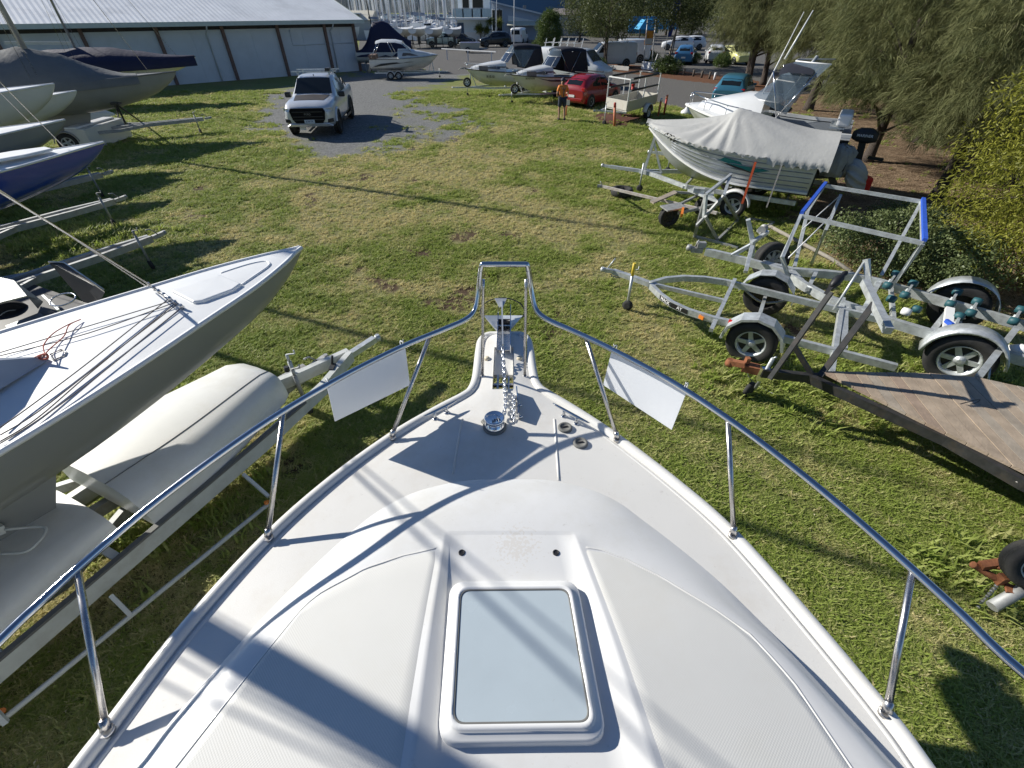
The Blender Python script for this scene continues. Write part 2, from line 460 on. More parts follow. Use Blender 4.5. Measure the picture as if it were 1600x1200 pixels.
def ground_mat():
    m = bpy.data.materials.new('yard_ground'); m.use_nodes = True
    t = m.node_tree; b = t.nodes['Principled BSDF']; b.inputs['Roughness'].default_value = 0.95
    b.inputs['Specular IOR Level'].default_value = 0.15
    tc = t.nodes.new('ShaderNodeTexCoord')
    def noise(sc, det=6, ro=0.65):
        n = t.nodes.new('ShaderNodeTexNoise'); n.inputs['Scale'].default_value = sc; n.inputs['Detail'].default_value = det; n.inputs['Roughness'].default_value = ro
        t.links.new(tc.outputs['Object'], n.inputs['Vector']); return n.outputs[0]
    def ramp(src, stops):
        r = t.nodes.new('ShaderNodeValToRGB'); e = r.color_ramp.elements
        while len(e) < len(stops): e.new(0.5)
        for el, (p, c) in zip(e, stops): el.position = p; el.color = (*c, 1)
        t.links.new(src, r.inputs[0]); return r.outputs[0]
    def attr(nm):
        a = t.nodes.new('ShaderNodeAttribute'); a.attribute_name = nm; return a.outputs['Fac']
    def mix(f, a, c):
        x = t.nodes.new('ShaderNodeMix'); x.data_type = 'RGBA'
        t.links.new(f, x.inputs[0]); t.links.new(a, x.inputs[6]); t.links.new(c, x.inputs[7]); return x.outputs[2]
    def sharpen(f, nz, k=2.5, c=0.5):
        a = t.nodes.new('ShaderNodeMath'); a.operation = 'MULTIPLY_ADD'; a.inputs[1].default_value = 1.0; t.links.new(f, a.inputs[0]); 
        s_ = t.nodes.new('ShaderNodeMath'); s_.operation = 'MULTIPLY_ADD'; s_.inputs[1].default_value = 0.8; s_.inputs[2].default_value = -0.4; t.links.new(nz, s_.inputs[0])
        t.links.new(s_.outputs[0], a.inputs[2])
        r = t.nodes.new('ShaderNodeMapRange'); r.inputs[1].default_value = c - 0.5 / k; r.inputs[2].default_value = c + 0.5 / k
        t.links.new(a.outputs[0], r.inputs[0]); return r.outputs[0]
    n_f, n_m, n_c = noise(38, 8, 0.75), noise(9, 6), noise(120, 4, 0.7)
    green = ramp(n_f, [(0.32, (0.075, 0.09, 0.022)), (0.5, (0.20, 0.225, 0.070)), (0.68, (0.38, 0.40, 0.15))])
    dryc = ramp(n_f, [(0.32, (0.10, 0.09, 0.038)), (0.5, (0.25, 0.23, 0.105)), (0.70, (0.44, 0.40, 0.21))])
    barec = ramp(n_f, [(0.3, (0.050, 0.032, 0.018)), (0.6, (0.125, 0.085, 0.055)), (0.8, (0.22, 0.17, 0.11))])
    n_g = noise(14, 12, 0.88)
    gravc = ramp(n_g, [(0.36, (0.055, 0.057, 0.057)), (0.49, (0.165, 0.168, 0.167)), (0.62, (0.37, 0.37, 0.365))])
    asphc = ramp(n_g, [(0.36, (0.085, 0.083, 0.080)), (0.64, (0.185, 0.178, 0.168))])
    mulc = ramp(n_f, [(0.3, (0.075, 0.035, 0.020)), (0.6, (0.19, 0.095, 0.055)), (0.8, (0.30, 0.18, 0.10))])
    litc = ramp(n_f, [(0.28, (0.085, 0.055, 0.036)), (0.5, (0.24, 0.165, 0.105)), (0.72, (0.46, 0.34, 0.235))])
    bric = ramp(n_f, [(0.3, (0.085, 0.040, 0.032)), (0.7, (0.17, 0.085, 0.065))])
    c = mix(sharpen(attr('dry'), n_m, 1.6), green, dryc)
    c = mix(sharpen(attr('bare'), n_f, 2.0), c, barec)
    c = mix(sharpen(attr('litter'), n_m, 1.6), c, litc)
    c = mix(sharpen(attr('gravel'), n_f, 1.0), c, gravc)
    c = mix(sharpen(attr('brick'), n_m, 2.5), c, bric)
    c = mix(sharpen(attr('asphalt'), n_m, 3), c, asphc)
    c = mix(sharpen(attr('mulch'), n_m, 3), c, mulc)
    t.links.new(c, b.inputs['Base Color'])
    bp = t.nodes.new('ShaderNodeBump'); bp.inputs['Strength'].default_value = 0.9; bp.inputs['Distance'].default_value = 0.03
    t.links.new(n_f, bp.inputs['Height']); t.links.new(bp.outputs[0], b.inputs['Normal'])
    return m
gm.materials.append(ground_mat())
def gz(x, y):
    return float((N1.fbm(np.array([x * 0.5]), np.array([y * 0.5]))[0] - 0.5) * 0.05 * max(0, min(1, 1 - max(abs(y) - 26, 0) / 10)) - 0.02)

# ------------------------------------------------------------------ grass blades (instanced tufts)
def leaf_mat(name, c0, c1, trans=0.35, rough=0.6, tint='tint'):
    m = bpy.data.materials.new(name); m.use_nodes = True
    t = m.node_tree; t.nodes.clear()
    out = t.nodes.new('ShaderNodeOutputMaterial')
    a = t.nodes.new('ShaderNodeAttribute'); a.attribute_name = tint; a.attribute_type = 'INSTANCER' if tint == 'tint' else 'GEOMETRY'
    r = t.nodes.new('ShaderNodeMix'); r.data_type = 'RGBA'; r.inputs[6].default_value = (*c0, 1); r.inputs[7].default_value = (*c1, 1)
    t.links.new(a.outputs['Fac'], r.inputs[0])
    d = t.nodes.new('ShaderNodeBsdfPrincipled'); d.inputs['Roughness'].default_value = rough; d.inputs['Specular IOR Level'].default_value = 0.25
    tr = t.nodes.new('ShaderNodeBsdfTranslucent'); ms = t.nodes.new('ShaderNodeMixShader'); ms.inputs[0].default_value = trans
    t.links.new(r.outputs[2], d.inputs['Base Color']); t.links.new(r.outputs[2], tr.inputs['Color'])
    t.links.new(d.outputs[0], ms.inputs[1]); t.links.new(tr.outputs[0], ms.inputs[2]); t.links.new(ms.outputs[0], out.inputs[0])
    return m
GRASSM = leaf_mat('grass_blade', (0.32, 0.40, 0.085), (0.72, 0.64, 0.34), 0.45)
def tuft_mesh(seed, nb=16, h=0.045, spread=0.06, wd=0.005):
    r = random.Random(seed); mb = MB()
    for _ in range(nb):
        a = r.uniform(0, 6.28); d = r.uniform(0, spread); b = V((math.cos(a) * d, math.sin(a) * d, -0.008))
        la = r.uniform(0, 6.28); hh = h * r.uniform(0.4, 1.25); ln = h * r.uniform(0.4, 1.5)
        dv = V((math.cos(la), math.sin(la), 0)); sd = V((-dv.y, dv.x, 0)) * wd * r.uniform(0.7, 1.3)
        m1 = b + dv * ln * 0.35 + Z3 * hh * 0.65; tp = b + dv * ln + Z3 * hh
        mb.add([b - sd, b + sd, m1 + sd * 0.8, m1 - sd * 0.8, tp], [(0, 1, 2, 3), (3, 2, 4)])
    me = bpy.data.meshes.new('grass_tuft'); me.from_pydata(mb.v, [], mb.f); me.materials.append(GRASSM)
    return bpy.data.objects.new('grass_tuft', me)
def scatter(name, pts, rot, scl, tint, obj, label=None):
    me = bpy.data.meshes.new(name); me.from_pydata(pts.tolist(), [], [])
    for nm, a in (('rz', rot), ('scl', scl), ('tint', tint)):
        at = me.attributes.new(nm, 'FLOAT', 'POINT'); at.data.foreach_set('value', a.astype(np.float32))
    o = bpy.data.objects.new(name, me); COL.objects.link(o); o['kind'] = 'stuff'
    g = bpy.data.node_groups.new(name + '_nodes', 'GeometryNodeTree')
    g.interface.new_socket('Geometry', in_out='INPUT', socket_type='NodeSocketGeometry')
    g.interface.new_socket('Geometry', in_out='OUTPUT', socket_type='NodeSocketGeometry')
    gi = g.nodes.new('NodeGroupInput'); go = g.nodes.new('NodeGroupOutput')
    ip = g.nodes.new('GeometryNodeInstanceOnPoints'); oi = g.nodes.new('GeometryNodeObjectInfo'); oi.inputs['Object'].default_value = obj
    def na(nm):
        n = g.nodes.new('GeometryNodeInputNamedAttribute'); n.data_type = 'FLOAT'; n.inputs['Name'].default_value = nm; return n.outputs[0]
    cx = g.nodes.new('ShaderNodeCombineXYZ'); g.links.new(na('rz'), cx.inputs[2])
    cs = g.nodes.new('ShaderNodeCombineXYZ')
    sc_ = na('scl')
    for k in range(3): g.links.new(sc_, cs.inputs[k])
    g.links.new(gi.outputs[0], ip.inputs['Points']); g.links.new(oi.outputs['Geometry'], ip.inputs['Instance'])
    e2r = g.nodes.new('FunctionNodeEulerToRotation'); g.links.new(cx.outputs[0], e2r.inputs[0])
    g.links.new(e2r.outputs[0], ip.inputs['Rotation']); g.links.new(cs.outputs[0], ip.inputs['Scale'])
    g.links.new(ip.outputs[0], go.inputs[0])
    md = o.modifiers.new('scatter', 'NODES'); md.node_group = g
    return o
rs = np.random.RandomState(5)
def grass_points(n, y0, y1, dens_pow=1.0):
    # more points near, fewer far
    u = rs.rand(n)
    y = y0 + (y1 - y0) * u ** 1.5
    x = (rs.rand(n) * 2 - 1) * (3.2 + 1.35 * np.maximum(y, 0))
    return x, y
x, y = grass_points(270000, -0.6, 34)
gr, asp, mu, li, br, dry, bare = zones(x, y)
keep = (rs.rand(len(x)) > np.clip(gr * 1.15 + asp * 2 + mu * 2 + li * 0.97 + br * 0.9 + bare * 0.75 + dry * 0.12, 0, 1)) & ~((np.abs(x) < 1.25) & (y < 1.7))
keep &= (x > -0.5) | (y > 0.6)
x, y, dry, bare = x[keep], y[keep], dry[keep], bare[keep]
zg = (N1.fbm(x * 0.5, y * 0.5) - 0.5) * 0.05 * np.clip(1 - np.maximum(np.abs(y) - 26, 0) / 10, 0, 1) - 0.02
clump = N3.fbm(x * 2.3, y * 2.3)
lush = np.clip((0.62 - dry) * 1.6, 0, 1)
scl = (0.6 + 0.7 * rs.rand(len(x)) ** 2 + 0.5 * lush) * (0.45 + 1.05 * clump) * np.clip(0.75 + y * 0.042, 0.8, 2.1)
tint = np.clip(dry * 0.95 + rs.normal(0, 0.28, len(x)) + 0.03, 0, 1)
gr_o = scatter('grass', np.stack([x, y, zg], -1), rs.rand(len(x)) * 6.28, scl, tint, tuft_mesh(1, 18))
tag(gr_o, 'short patchy green and straw coloured grass growing over the boat yard', 'grass')
# ================================================================== FOREGROUND MOTOR CRUISER
DZ = 2.2
boat = thing('motor_cruiser', 'white motor cruiser foredeck with chrome bow rail filling the foreground', 'motor boat', (-0.04, 0.3, 0))
Lpx = [(768, 523), (757, 526), (750, 533), (747, 545), (742, 588), (735, 608), (722, 619), (680, 641), (612, 681), (520, 748), (418, 838), (290, 978), (165, 1140), (110, 1212)]
Rpx = [(812, 523), (821, 526), (827, 533), (830, 545), (836, 586), (843, 604), (857, 615), (900, 641), (965, 684), (1060, 757), (1147, 834), (1270, 973), (1385, 1112), (1450, 1200)]
LW = [P(a, b, DZ) for a, b in Lpx] + [V((-1.43, -0.1, DZ)), V((-1.48, -1.0, DZ)), V((-1.48, -4.2, DZ))]
RW = [P(a, b, DZ) for a, b in Rpx] + [V((1.36, -0.1, DZ)), V((1.41, -1.0, DZ)), V((1.41, -4.2, DZ))]
_ly = [-p.y for p in LW]; _lx = [p.x for p in LW]; _ry = [-p.y for p in RW]; _rx = [p.x for p in RW]
def xl(y): return interp(-y, _ly, _lx)
def xr(y): return interp(-y, _ry, _rx)
def zd(x, y):
    a, b = xl(y), xr(y); hw = max((b - a) / 2, 0.02)
    return DZ + 0.03 * (1 - min(1, abs((x - (a + b) / 2) / hw)) ** 2)
sl_f, sl_b = P(771, 548, DZ), P(771, 613, DZ); sr_f, sr_b = P(802, 548, DZ), P(802, 613, DZ)
SLX, SRX = (sl_f.x + sl_b.x) / 2, (sr_f.x + sr_b.x) / 2
Y_SF, Y_SB = sl_f.y, sl_b.y
ys = sorted(set([LW[0].y, LW[1].y, LW[2].y, Y_SF, Y_SB] + [LW[0].y - 0.004 - i * 0.03 for i in range(26)] + [LW[0].y - 0.8 - i * 0.1 for i in range(60)]), reverse=True)
ys = [y for y in ys if y > -4.2] + [-4.2]
mb = MB(); rows = []
for y in ys:
    a, b = xl(y), xr(y)
    row = [lerp(a, SLX, t) for t in (0, .12, .3, .5, .75, 1)] + [lerp(SRX, b, t) for t in (0, .25, .5, .7, .88, 1)]
    rows.append([V((x, y, zd(x, y))) for x in row])
mb.grid(rows, skip=lambda i, j: j == 5 and Y_SB - 1e-4 <= ys[i + 1] and ys[i] <= Y_SF + 1e-4)
# platform underside + slot walls
for (x, nx) in ((SLX, 1), (SRX, -1)):
    mb.add([(x, Y_SF, DZ + .03), (x, Y_SB, DZ + .03), (x, Y_SB, DZ - .1), (x, Y_SF, DZ - .1)], [(0, 1, 2, 3)])
for y in (Y_SF, Y_SB):
    mb.add([(SLX, y, DZ + .03), (SRX, y, DZ + .03), (SRX, y, DZ - .1), (SLX, y, DZ - .1)], [(0, 1, 2, 3)])
build('deck', mb, GELDECK, boat)
mb = MB()
ym = lerp(Y_SF, Y_SB, 0.52)
mb.slab([(SLX + .002, Y_SF - .002, DZ + .012), (SRX - .002, Y_SF - .002, DZ + .012), (SRX - .002, ym, DZ - .03), (SLX + .002, ym, DZ - .03)], (0, 0, -.03))
build('chain_chute', mb, GEL, boat)
mb = MB()
mb.bar((SLX + .03, Y_SB + .01, DZ - .05), (SLX + .03, ym - .005, DZ - .05), .012, .05); mb.bar((SRX - .03, Y_SB + .01, DZ - .06), (SRX - .03, ym - .005, DZ - .06), .012, .05)
mb.bar((SLX, ym - .06, DZ - .07), (SRX, ym - .06, DZ - .07), .02, .02)
build('roller_frame', mb, STEELW, boat)
# hull topsides
mb = MB(); secs = []
for y in [2.18, 2.1, 2.0, 1.9, 1.75, 1.55, 1.3, 1.0, 0.6, 0.1, -0.6, -1.5, -2.8, -4.2]:
    a, b = xl(y), xr(y); c = (a + b) / 2; hw = (b - a) / 2 + .004
    kz = interp(-y, [-2.18, -2.0, -1.75, -1.3, -0.6, 0.5, 4.2], [2.0, 1.62, 1.25, .85, .55, .4, .4])
    cz = interp(-y, [-2.18, -1.75, -1.0, 0, 4.2], [2.08, 1.6, 1.25, 1.1, 1.05]); fl = interp(-y, [-2.18, -1.5, 0, 4.2], [.5, .62, .86, .92])
    q = []
    for s_ in (-1, 1):
        col = [(c + s_ * hw, y, DZ - .02), (c + s_ * lerp(hw, hw * fl, .45), y, lerp(DZ, cz, .4)), (c + s_ * hw * fl, y, cz)]
        q.append(col)
    secs.append(q[0] + [(c, y, kz)] + q[1][::-1])
mb.loft(secs, closed=False, cap=False)
mb.add(secs[-1], [tuple(range(7))])
mb.box((-.035, -1.4, .22), (.12, 4.6, .44))
build('hull', mb, WHITE, boat)
# toe rail / gunwale lip
def offs(path, prof):
    secs = []
    for i, p in enumerate(path):
        d = (path[min(i + 1, len(path) - 1)] - path[max(i - 1, 0)]); d.z = 0; d.normalize()
        nrm = V((d.y, -d.x, 0))
        secs.append([p + nrm * o + Z3 * z for o, z in prof])
    return secs
out_path = catmull(LW[::-1][1:] , 5)[:-1] + catmull(RW[:-1], 5)
# outward normal: path runs up the left side, over the nose, down the right side
prof = [(-.010, -.085), (-.022, -.02), (-.016, .012), (-.004, .028), (.020, .030), (.034, .020), (.040, .002)]
mb = MB(); mb.loft(offs(out_path, prof), closed=False, cap=False)
build('toe_rail', mb, GEL, boat)
mb = MB(); mb.loft(offs(out_path, [(.048, .001), (.050, .0075), (.060, .0075), (.064, .003)]), closed=False, cap=False)
build('deck_lip', mb, GEL, boat)
for a, b in (((722, 655), (708, 742)), ((866, 655), (873, 752))):
    mb = MB(); A, B = P(*a, DZ + .02), P(*b, DZ + .02)
    mb.tube([V((lerp(A.x, B.x, t), lerp(A.y, B.y, t), zd(lerp(A.x, B.x, t), lerp(A.y, B.y, t)) - .001)) for t in (0, .2, .4, .6, .8, 1)], .006, 6)
    build('moulded_ridge', mb, GELDECK, boat)

GELROOF = M('worn_roof_gelcoat', (0.71, 0.71, 0.70), 0.34, var=0.04, vs=1.5, coat=0.2, dirt=(0.55, 0.53, 0.46), dscale=1.8, damt=0.5, speck=0.35)
def worn_patch(m, c, r):
    t = m.node_tree; b = t.nodes['Principled BSDF']; src = b.inputs['Base Color'].links[0].from_socket
    tc = t.nodes.new('ShaderNodeTexCoord'); d = t.nodes.new('ShaderNodeVectorMath'); d.operation = 'DISTANCE'; d.inputs[1].default_value = c; t.links.new(tc.outputs['Object'], d.inputs[0])
    f = t.nodes.new('ShaderNodeMapRange'); f.inputs[1].default_value = r; f.inputs[2].default_value = 0.0; t.links.new(d.outputs['Value'], f.inputs[0])
    n = t.nodes.new('ShaderNodeTexNoise'); n.inputs['Scale'].default_value = 75; n.inputs['Detail'].default_value = 6; t.links.new(tc.outputs['Object'], n.inputs['Vector'])
    a = t.nodes.new('ShaderNodeMath'); a.operation = 'MULTIPLY_ADD'; a.inputs[1].default_value = .34; a.inputs[2].default_value = -.14; t.links.new(f.outputs[0], a.inputs[0])
    s_ = t.nodes.new('ShaderNodeMath'); s_.operation = 'ADD'; t.links.new(a.outputs[0], s_.inputs[0]); t.links.new(n.outputs[0], s_.inputs[1])
    g = t.nodes.new('ShaderNodeMapRange'); g.inputs[1].default_value = .56; g.inputs[2].default_value = .60; g.inputs[4].default_value = .38; t.links.new(s_.outputs[0], g.inputs[0])
    mx = t.nodes.new('ShaderNodeMix'); mx.data_type = 'RGBA'; mx.inputs[7].default_value = (.60, .55, .47, 1); t.links.new(g.outputs[0], mx.inputs[0]); t.links.new(src, mx.inputs[6]); t.links.new(mx.outputs[2], b.inputs['Base Color'])
_wp = P(808, 848, 2.31); worn_patch(GELROOF, (_wp.x + .04, _wp.y - .3, 2.31), .15)
# ---- coachroof: height field above the deck
RBp = [(750, 751), (715, 754), (672, 763), (640, 773), (590, 799), (540, 838), (480, 893), (415, 958), (335, 1045), (258, 1132), (196, 1206)]
RBq = [(800, 750), (860, 752), (918, 764), (965, 784), (1004, 812), (1055, 850), (1112, 896), (1160, 940), (1240, 1020), (1320, 1106), (1400, 1192)]
RBl = catmull([P(a, b, DZ + .02) for a, b in RBp] + [V((-1.36, .1, DZ)), V((-1.40, -.5, DZ))], 4)
RBr = catmull([P(a, b, DZ + .02) for a, b in RBq] + [V((1.28, .1, DZ)), V((1.32, -.5, DZ))], 4)
BPoly = np.array([(p.x, p.y) for p in RBl[::-1] + RBr])
def dist_base(x, y):
    A = BPoly[:-1]; B = BPoly[1:]; E = B - A
    t = np.clip(((x - A[:, 0]) * E[:, 0] + (y - A[:, 1]) * E[:, 1]) / ((E ** 2).sum(1) + 1e-12), 0, 1)
    return float(np.hypot(x - A[:, 0] - t * E[:, 0], y - A[:, 1] - t * E[:, 1]).min())
def rl(y): return interp(-y, [-p.y for p in RBl], [p.x for p in RBl])
def rr(y): return interp(-y, [-p.y for p in RBr], [p.x for p in RBr])
Y_AP = RBl[0].y
ZT = 2.305
def ln(a, b):
    A, B = P(*a, ZT), P(*b, ZT)
    return lambda y: A.x + (B.x - A.x) * (y - A.y) / (B.y - A.y)
TL, FL_, FR_, TR = ln((698, 822), (652, 1200)), ln((703, 822), (682, 1200)), ln((888, 822), (986, 1200)), ln((893, 820), (1012, 1200))
Y_TR = P(800, 818, 2.36).y
def zroof(x, y, d=None):
    d = dist_base(x, y) if d is None else d
    fr = smooth((y - 0.55) / 0.5)
    wd = lerp(.12, .34, fr); Hh = lerp(.085, .065, fr)
    f = 1 - (1 - min(1, d / wd)) ** 2.2
    return zd(x, y) + Hh * f + 0.035 * min(1, max(0, d - wd) / .6)
def trough(y): return 0.004 * smooth((Y_TR - y + .004) / .012) + 0.030 * smooth((Y_TR - y) / .34)
mb = MB(); rows = []
yv = [Y_AP - .0005] + [Y_AP - .012 - i * .022 for i in range(30)] + [Y_AP - .69 - i * .03 for i in range(26)]
yv = sorted([y for y in yv if y > -.35] + [Y_TR + .004, Y_TR - .008], reverse=True)
for y in yv:
    a, b = rl(y), rr(y); c = (a + b) / 2; hw = (b - a) / 2
    k = lambda x: c + max(-.55 * hw, min(.55 * hw, x - c))
    tl, fl, fr, tr = k(TL(y)), k(FL_(y)), k(FR_(y)), k(TR(y))
    if y > Y_TR + .01: fl = lerp(tl, fl, .5); fr = lerp(tr, fr, .5)
    tt = trough(y)
    e = [0, .02, .045, .075, .11, .15, .21, .3, .45, .62, .8, .93, .975]
    xs = [(lerp(a, tl, q), 0) for q in e] + [(tl, 0), (fl, 1)] + [(lerp(fl, fr, q / 8), 1) for q in range(1, 8)] + [(fr, 1), (tr, 0)] + [(lerp(b, tr, q), 0) for q in e[::-1]]
    row = []
    for x, m_ in xs:
        row.append(V((x, y, zroof(x, y) - m_ * tt)))
    for i_ in (12, 13):      # raised bead along the panel edge
        row[i_].z += .006 * smooth((Y_TR - y) / .05)
        row[-1 - i_].z += .006 * smooth((Y_TR - y) / .05)
    rows.append(row)
mb.grid(rows)
roof = build('coachroof', mb, GELROOF, boat)
# non-skid panels lying on the roof
NSK = M('non_skid_gelcoat', (0.645, 0.640, 0.610), 0.6, var=0.03, vs=2, dirt=(0.58, 0.55, 0.47), dscale=3, damt=0.25)
def add_grid_bump(m, n=210.0):
    t = m.node_tree; b = t.nodes['Principled BSDF']; tc = t.nodes.new('ShaderNodeTexCoord')
    sx = t.nodes.new('ShaderNodeSeparateXYZ'); t.links.new(tc.outputs['Object'], sx.inputs[0]); hs = []
    for k in (0, 1):
        mu = t.nodes.new('ShaderNodeMath'); mu.operation = 'MULTIPLY'; mu.inputs[1].default_value = n * math.pi; t.links.new(sx.outputs[k], mu.inputs[0])
        si = t.nodes.new('ShaderNodeMath'); si.operation = 'SINE'; t.links.new(mu.outputs[0], si.inputs[0]); hs.append(si.outputs[0])
    ad = t.nodes.new('ShaderNodeMath'); ad.operation = 'MULTIPLY'; t.links.new(hs[0], ad.inputs[0]); t.links.new(hs[1], ad.inputs[1])
    bp = t.nodes.new('ShaderNodeBump'); bp.inputs['Strength'].default_value = 0.10; bp.inputs['Distance'].default_value = 0.002
    t.links.new(ad.outputs[0], bp.inputs['Height']); t.links.new(bp.outputs[0], b.inputs['Normal'])
add_grid_bump(NSK)
Lf = [P(a, b, 2.30) for a, b in ((470, 952), (500, 920), (550, 886), (612, 867), (683, 855))]
Rf = [P(a, b, 2.30) for a, b in ((912, 853), (965, 858), (1020, 872), (1080, 899), (1150, 948), (1190, 990))]
for side in (-1, 1):
    F = Lf if side < 0 else Rf
    mb = MB(); cols = []
    for q in range(25):
        col = []
        for i in range(25):
            # s across, t aft
            s_ = q / 24; t_ = i / 24
            x0 = lerp(F[0].x, F[-1].x, s_); yf = interp(x0, [p.x for p in F], [p.y for p in F])
            y = lerp(yf, -.3, t_)
            if side < 0:
                xo = max(rl(y) + .15, lerp(F[0].x, rl(-.3) + .15, t_)); xi = TL(y) - .022
            else:
                xo = TR(y) + .022; xi = min(rr(y) - .15, lerp(F[-1].x, rr(-.3) - .15, t_))
            x = lerp(xo, xi, s_)
            dd_ = .0065 if 0 < q < 24 and i > 0 else -.002
            col.append(V((x, y, zroof(x, y) + dd_)))
        cols.append(col)
    mb.grid(cols)
    pn0 = build('non_skid_panel', mb, NSK, boat)
    rim = [c[0] for c in cols] + cols[-1][1:]
    if side < 0: rim = [c[0] for c in cols][::-1][:0] + cols[0][::-1] + [c[0] for c in cols][1:] + cols[-1][1:]
    else: rim = cols[0][::-1] + [c[0] for c in cols][1:] + cols[-1][1:]
    mb = MB(); mb.tube([p + Z3 * .001 for p in rim], .0042, 6); build('panel_border', mb, GEL, pn0)
# ---- hatch
def rrect(TLp, TRp, BRp, BLp, r, n=7):
    pts = [V(TLp), V(TRp), V(BRp), V(BLp)]; out = []
    for i, p in enumerate(pts):
        a = (pts[i - 1] - p).normalized(); b = (pts[(i + 1) % 4] - p).normalized()
        for k in range(n):
            t = k / (n - 1); q1 = p + a * r * (1 - t); q2 = p + b * r * t
            s0 = p + a * r; s1 = p + b * r
            out.append((1 - t) ** 2 * s0 + 2 * t * (1 - t) * p + t * t * s1)
    return out
def inset(loop, d, dz=0.0):
    c = sum(loop, V((0, 0, 0))) / len(loop); out = []
    n = len(loop)
    for i, p in enumerate(loop):
        tg = (loop[(i + 1) % n] - loop[i - 1]); tg.z = 0; tg.normalize(); nr_ = V((-tg.y, tg.x, 0))
        if nr_.dot(c - p) < 0: nr_ = -nr_
        out.append(p + nr_ * d + Z3 * dz)
    return out
HZ = 2.295
hl = [P(704, 913, HZ), P(901, 911, HZ), P(947, 1166, HZ), P(686, 1170, HZ)]
_za = (zroof(hl[0].x, hl[0].y) + zroof(hl[1].x, hl[1].y)) / 2 - trough(hl[0].y) + .012; _zb = (zroof(hl[2].x, hl[2].y) + zroof(hl[3].x, hl[3].y)) / 2 - trough(-.1) + .014
for p in hl: p.z = lerp(_zb, _za, (p.y - hl[2].y) / (hl[0].y - hl[2].y))
# the four corners lie in one plane; every loop is a rounded rectangle in that plane
hx = ((hl[1] - hl[0]) + (hl[2] - hl[3])).normalized(); hn = hx.cross((hl[0] + hl[1]) - (hl[2] + hl[3])).normalized()
hn = hn if hn.z > 0 else -hn
hc_ = (hl[0] + hl[1] + hl[2] + hl[3]) / 4
hl = [p - hn * (p - hc_).dot(hn) for p in hl]
def hloop(d, h, r=.062):
    q = []
    for i, p in enumerate(hl):
        e1 = (hl[i - 1] - p).normalized(); e2 = (hl[(i + 1) % 4] - p).normalized(); k = d / max(.3, e1.cross(e2).length)
        q.append(p + e1 * k + e2 * k + hn * h)
    return rrect(*q, max(.012, r - d * .6))
hp = boat
hroot = MB()
loops = [hloop(-.006, -.06), hloop(0, .012), hloop(.007, .020), hloop(.024, .022), hloop(.027, .034), hloop(.038, .038), hloop(.043, .033)]
hroot.ring(loops)
hf = build('hatch', hroot, WHITE, boat)
mb = MB(); g0 = hloop(.0425, .0315)
mb.add(g0, [tuple(range(len(g0)))])
g1 = hloop(.0415, .0335); g2 = hloop(.048, .0335)
build('hatch_glass', mb, HATCHG, hf)
mb = MB(); mb.ring([g1, hloop(.0445, .0345), g2, hloop(.0485, .0318)])
build('hatch_seal', mb, GREY, hf)
for a, b in ((721, 860), (869, 860)):
    p = P(a, b, 2.31); p.z = zroof(p.x, p.y) - trough(p.y) - .001
    mb = MB(); mb.lathe([(.0135, 0), (.0135, .004), (.010, .006), (.009, .003)], p, n=18)
    build('deck_plug', mb, BLACK, boat)
# worn patch of paint in front of the hatch is in the roof's own material (dirt)

# ---- rails
RZ = 2.67
def rzl(py): return RZ - .115 * smooth((py - 545) / 360)      # the rail falls towards the stern
Lr = [P(-330, 1330, RZ - .13), P(0, 1001, rzl(1001) - .005), P(60, 944, rzl(944)), P(120, 889, rzl(889)), P(230, 795, rzl(795)), P(340, 712, rzl(712)), P(440, 644, rzl(644)), P(540, 586, rzl(586)), P(630, 541, RZ + .005), P(690, 516, RZ + .015), P(728, 499, RZ + .03), P(742, 484, RZ + .06), P(747, 462, RZ + .13)]
Rr = [P(1900, 1285, RZ - .13), P(1600, 1052, rzl(1052) - .005), P(1500, 958, rzl(958)), P(1425, 889, rzl(889)), P(1330, 805, rzl(805)), P(1230, 723, rzl(723)), P(1137, 654, rzl(654)), P(1045, 594, rzl(594)), P(950, 543, RZ + .005), P(895, 517, RZ + .015), P(855, 499, RZ + .03), P(838, 484, RZ + .06), P(832, 462, RZ + .13)]
y_h = P(754, 588, DZ).y
tl_ = PY(751, 424, y_h); tr_ = PY(826, 424, y_h)
tc1 = PY(755, 414, y_h); tc2 = PY(822, 414, y_h)
path = catmull(Lr, 6) + catmull([tl_, tc1 + V((-.005, 0, 0)), tc1 + V((.02, 0, .004)), tc2 + V((-.02, 0, .004)), tc2 + V((.005, 0, 0)), tr_], 5) + catmull(Rr[::-1], 6)
mb = MB(); mb.tube(path, .0145, 12)
rail = build('bow_rail', mb, STEEL, boat)
for (px, py, sgn) in ((754, 588, 1), (820, 588, -1)):
    b_ = P(px, py, DZ + .015)
    topx = tl_.x + .012 if sgn > 0 else tr_.x - .012
    mb = MB(); tp = V((topx, y_h + .004, tl_.z - .05))
    mb.tube([b_, lerp(b_, tp, .5), lerp(b_, tp, .9), tp + V((0, 0, 0))], .0095, 10)
    st = build('pulpit_leg', mb, STEELW, boat)
    mb = MB(); mb.lathe([(.019, -.002), (.019, .006), (.012, .012), (.011, .02)], b_ - Z3 * .01, n=14); build('leg_foot', mb, STEELW, st)
for (bx, by), (tx, ty) in (((612, 681), (672, 524)), ((418, 838), (443, 645)), ((165, 1141), (121, 893)), ((965, 684), (915, 527)), ((1147, 834), (1137, 655)), ((1386, 1112), (1425, 893))):
    b_ = P(bx, by, DZ + .03); tp = P(tx, ty, rzl(ty) - .006)
    mb = MB(); mb.tube([b_, tp], .0115, 12); st = build('stanchion', mb, STEELW, boat)
    mb = MB(); d = (tp - b_).normalized(); mb.lathe([(.021, -.012), (.021, .004)], b_ - Z3 * .006, n=16); mb.lathe([(.0155, 0), (.0155, .03), (.0125, .034)], b_, d, n=14)
    build('stanchion_base', mb, STEELW, st)
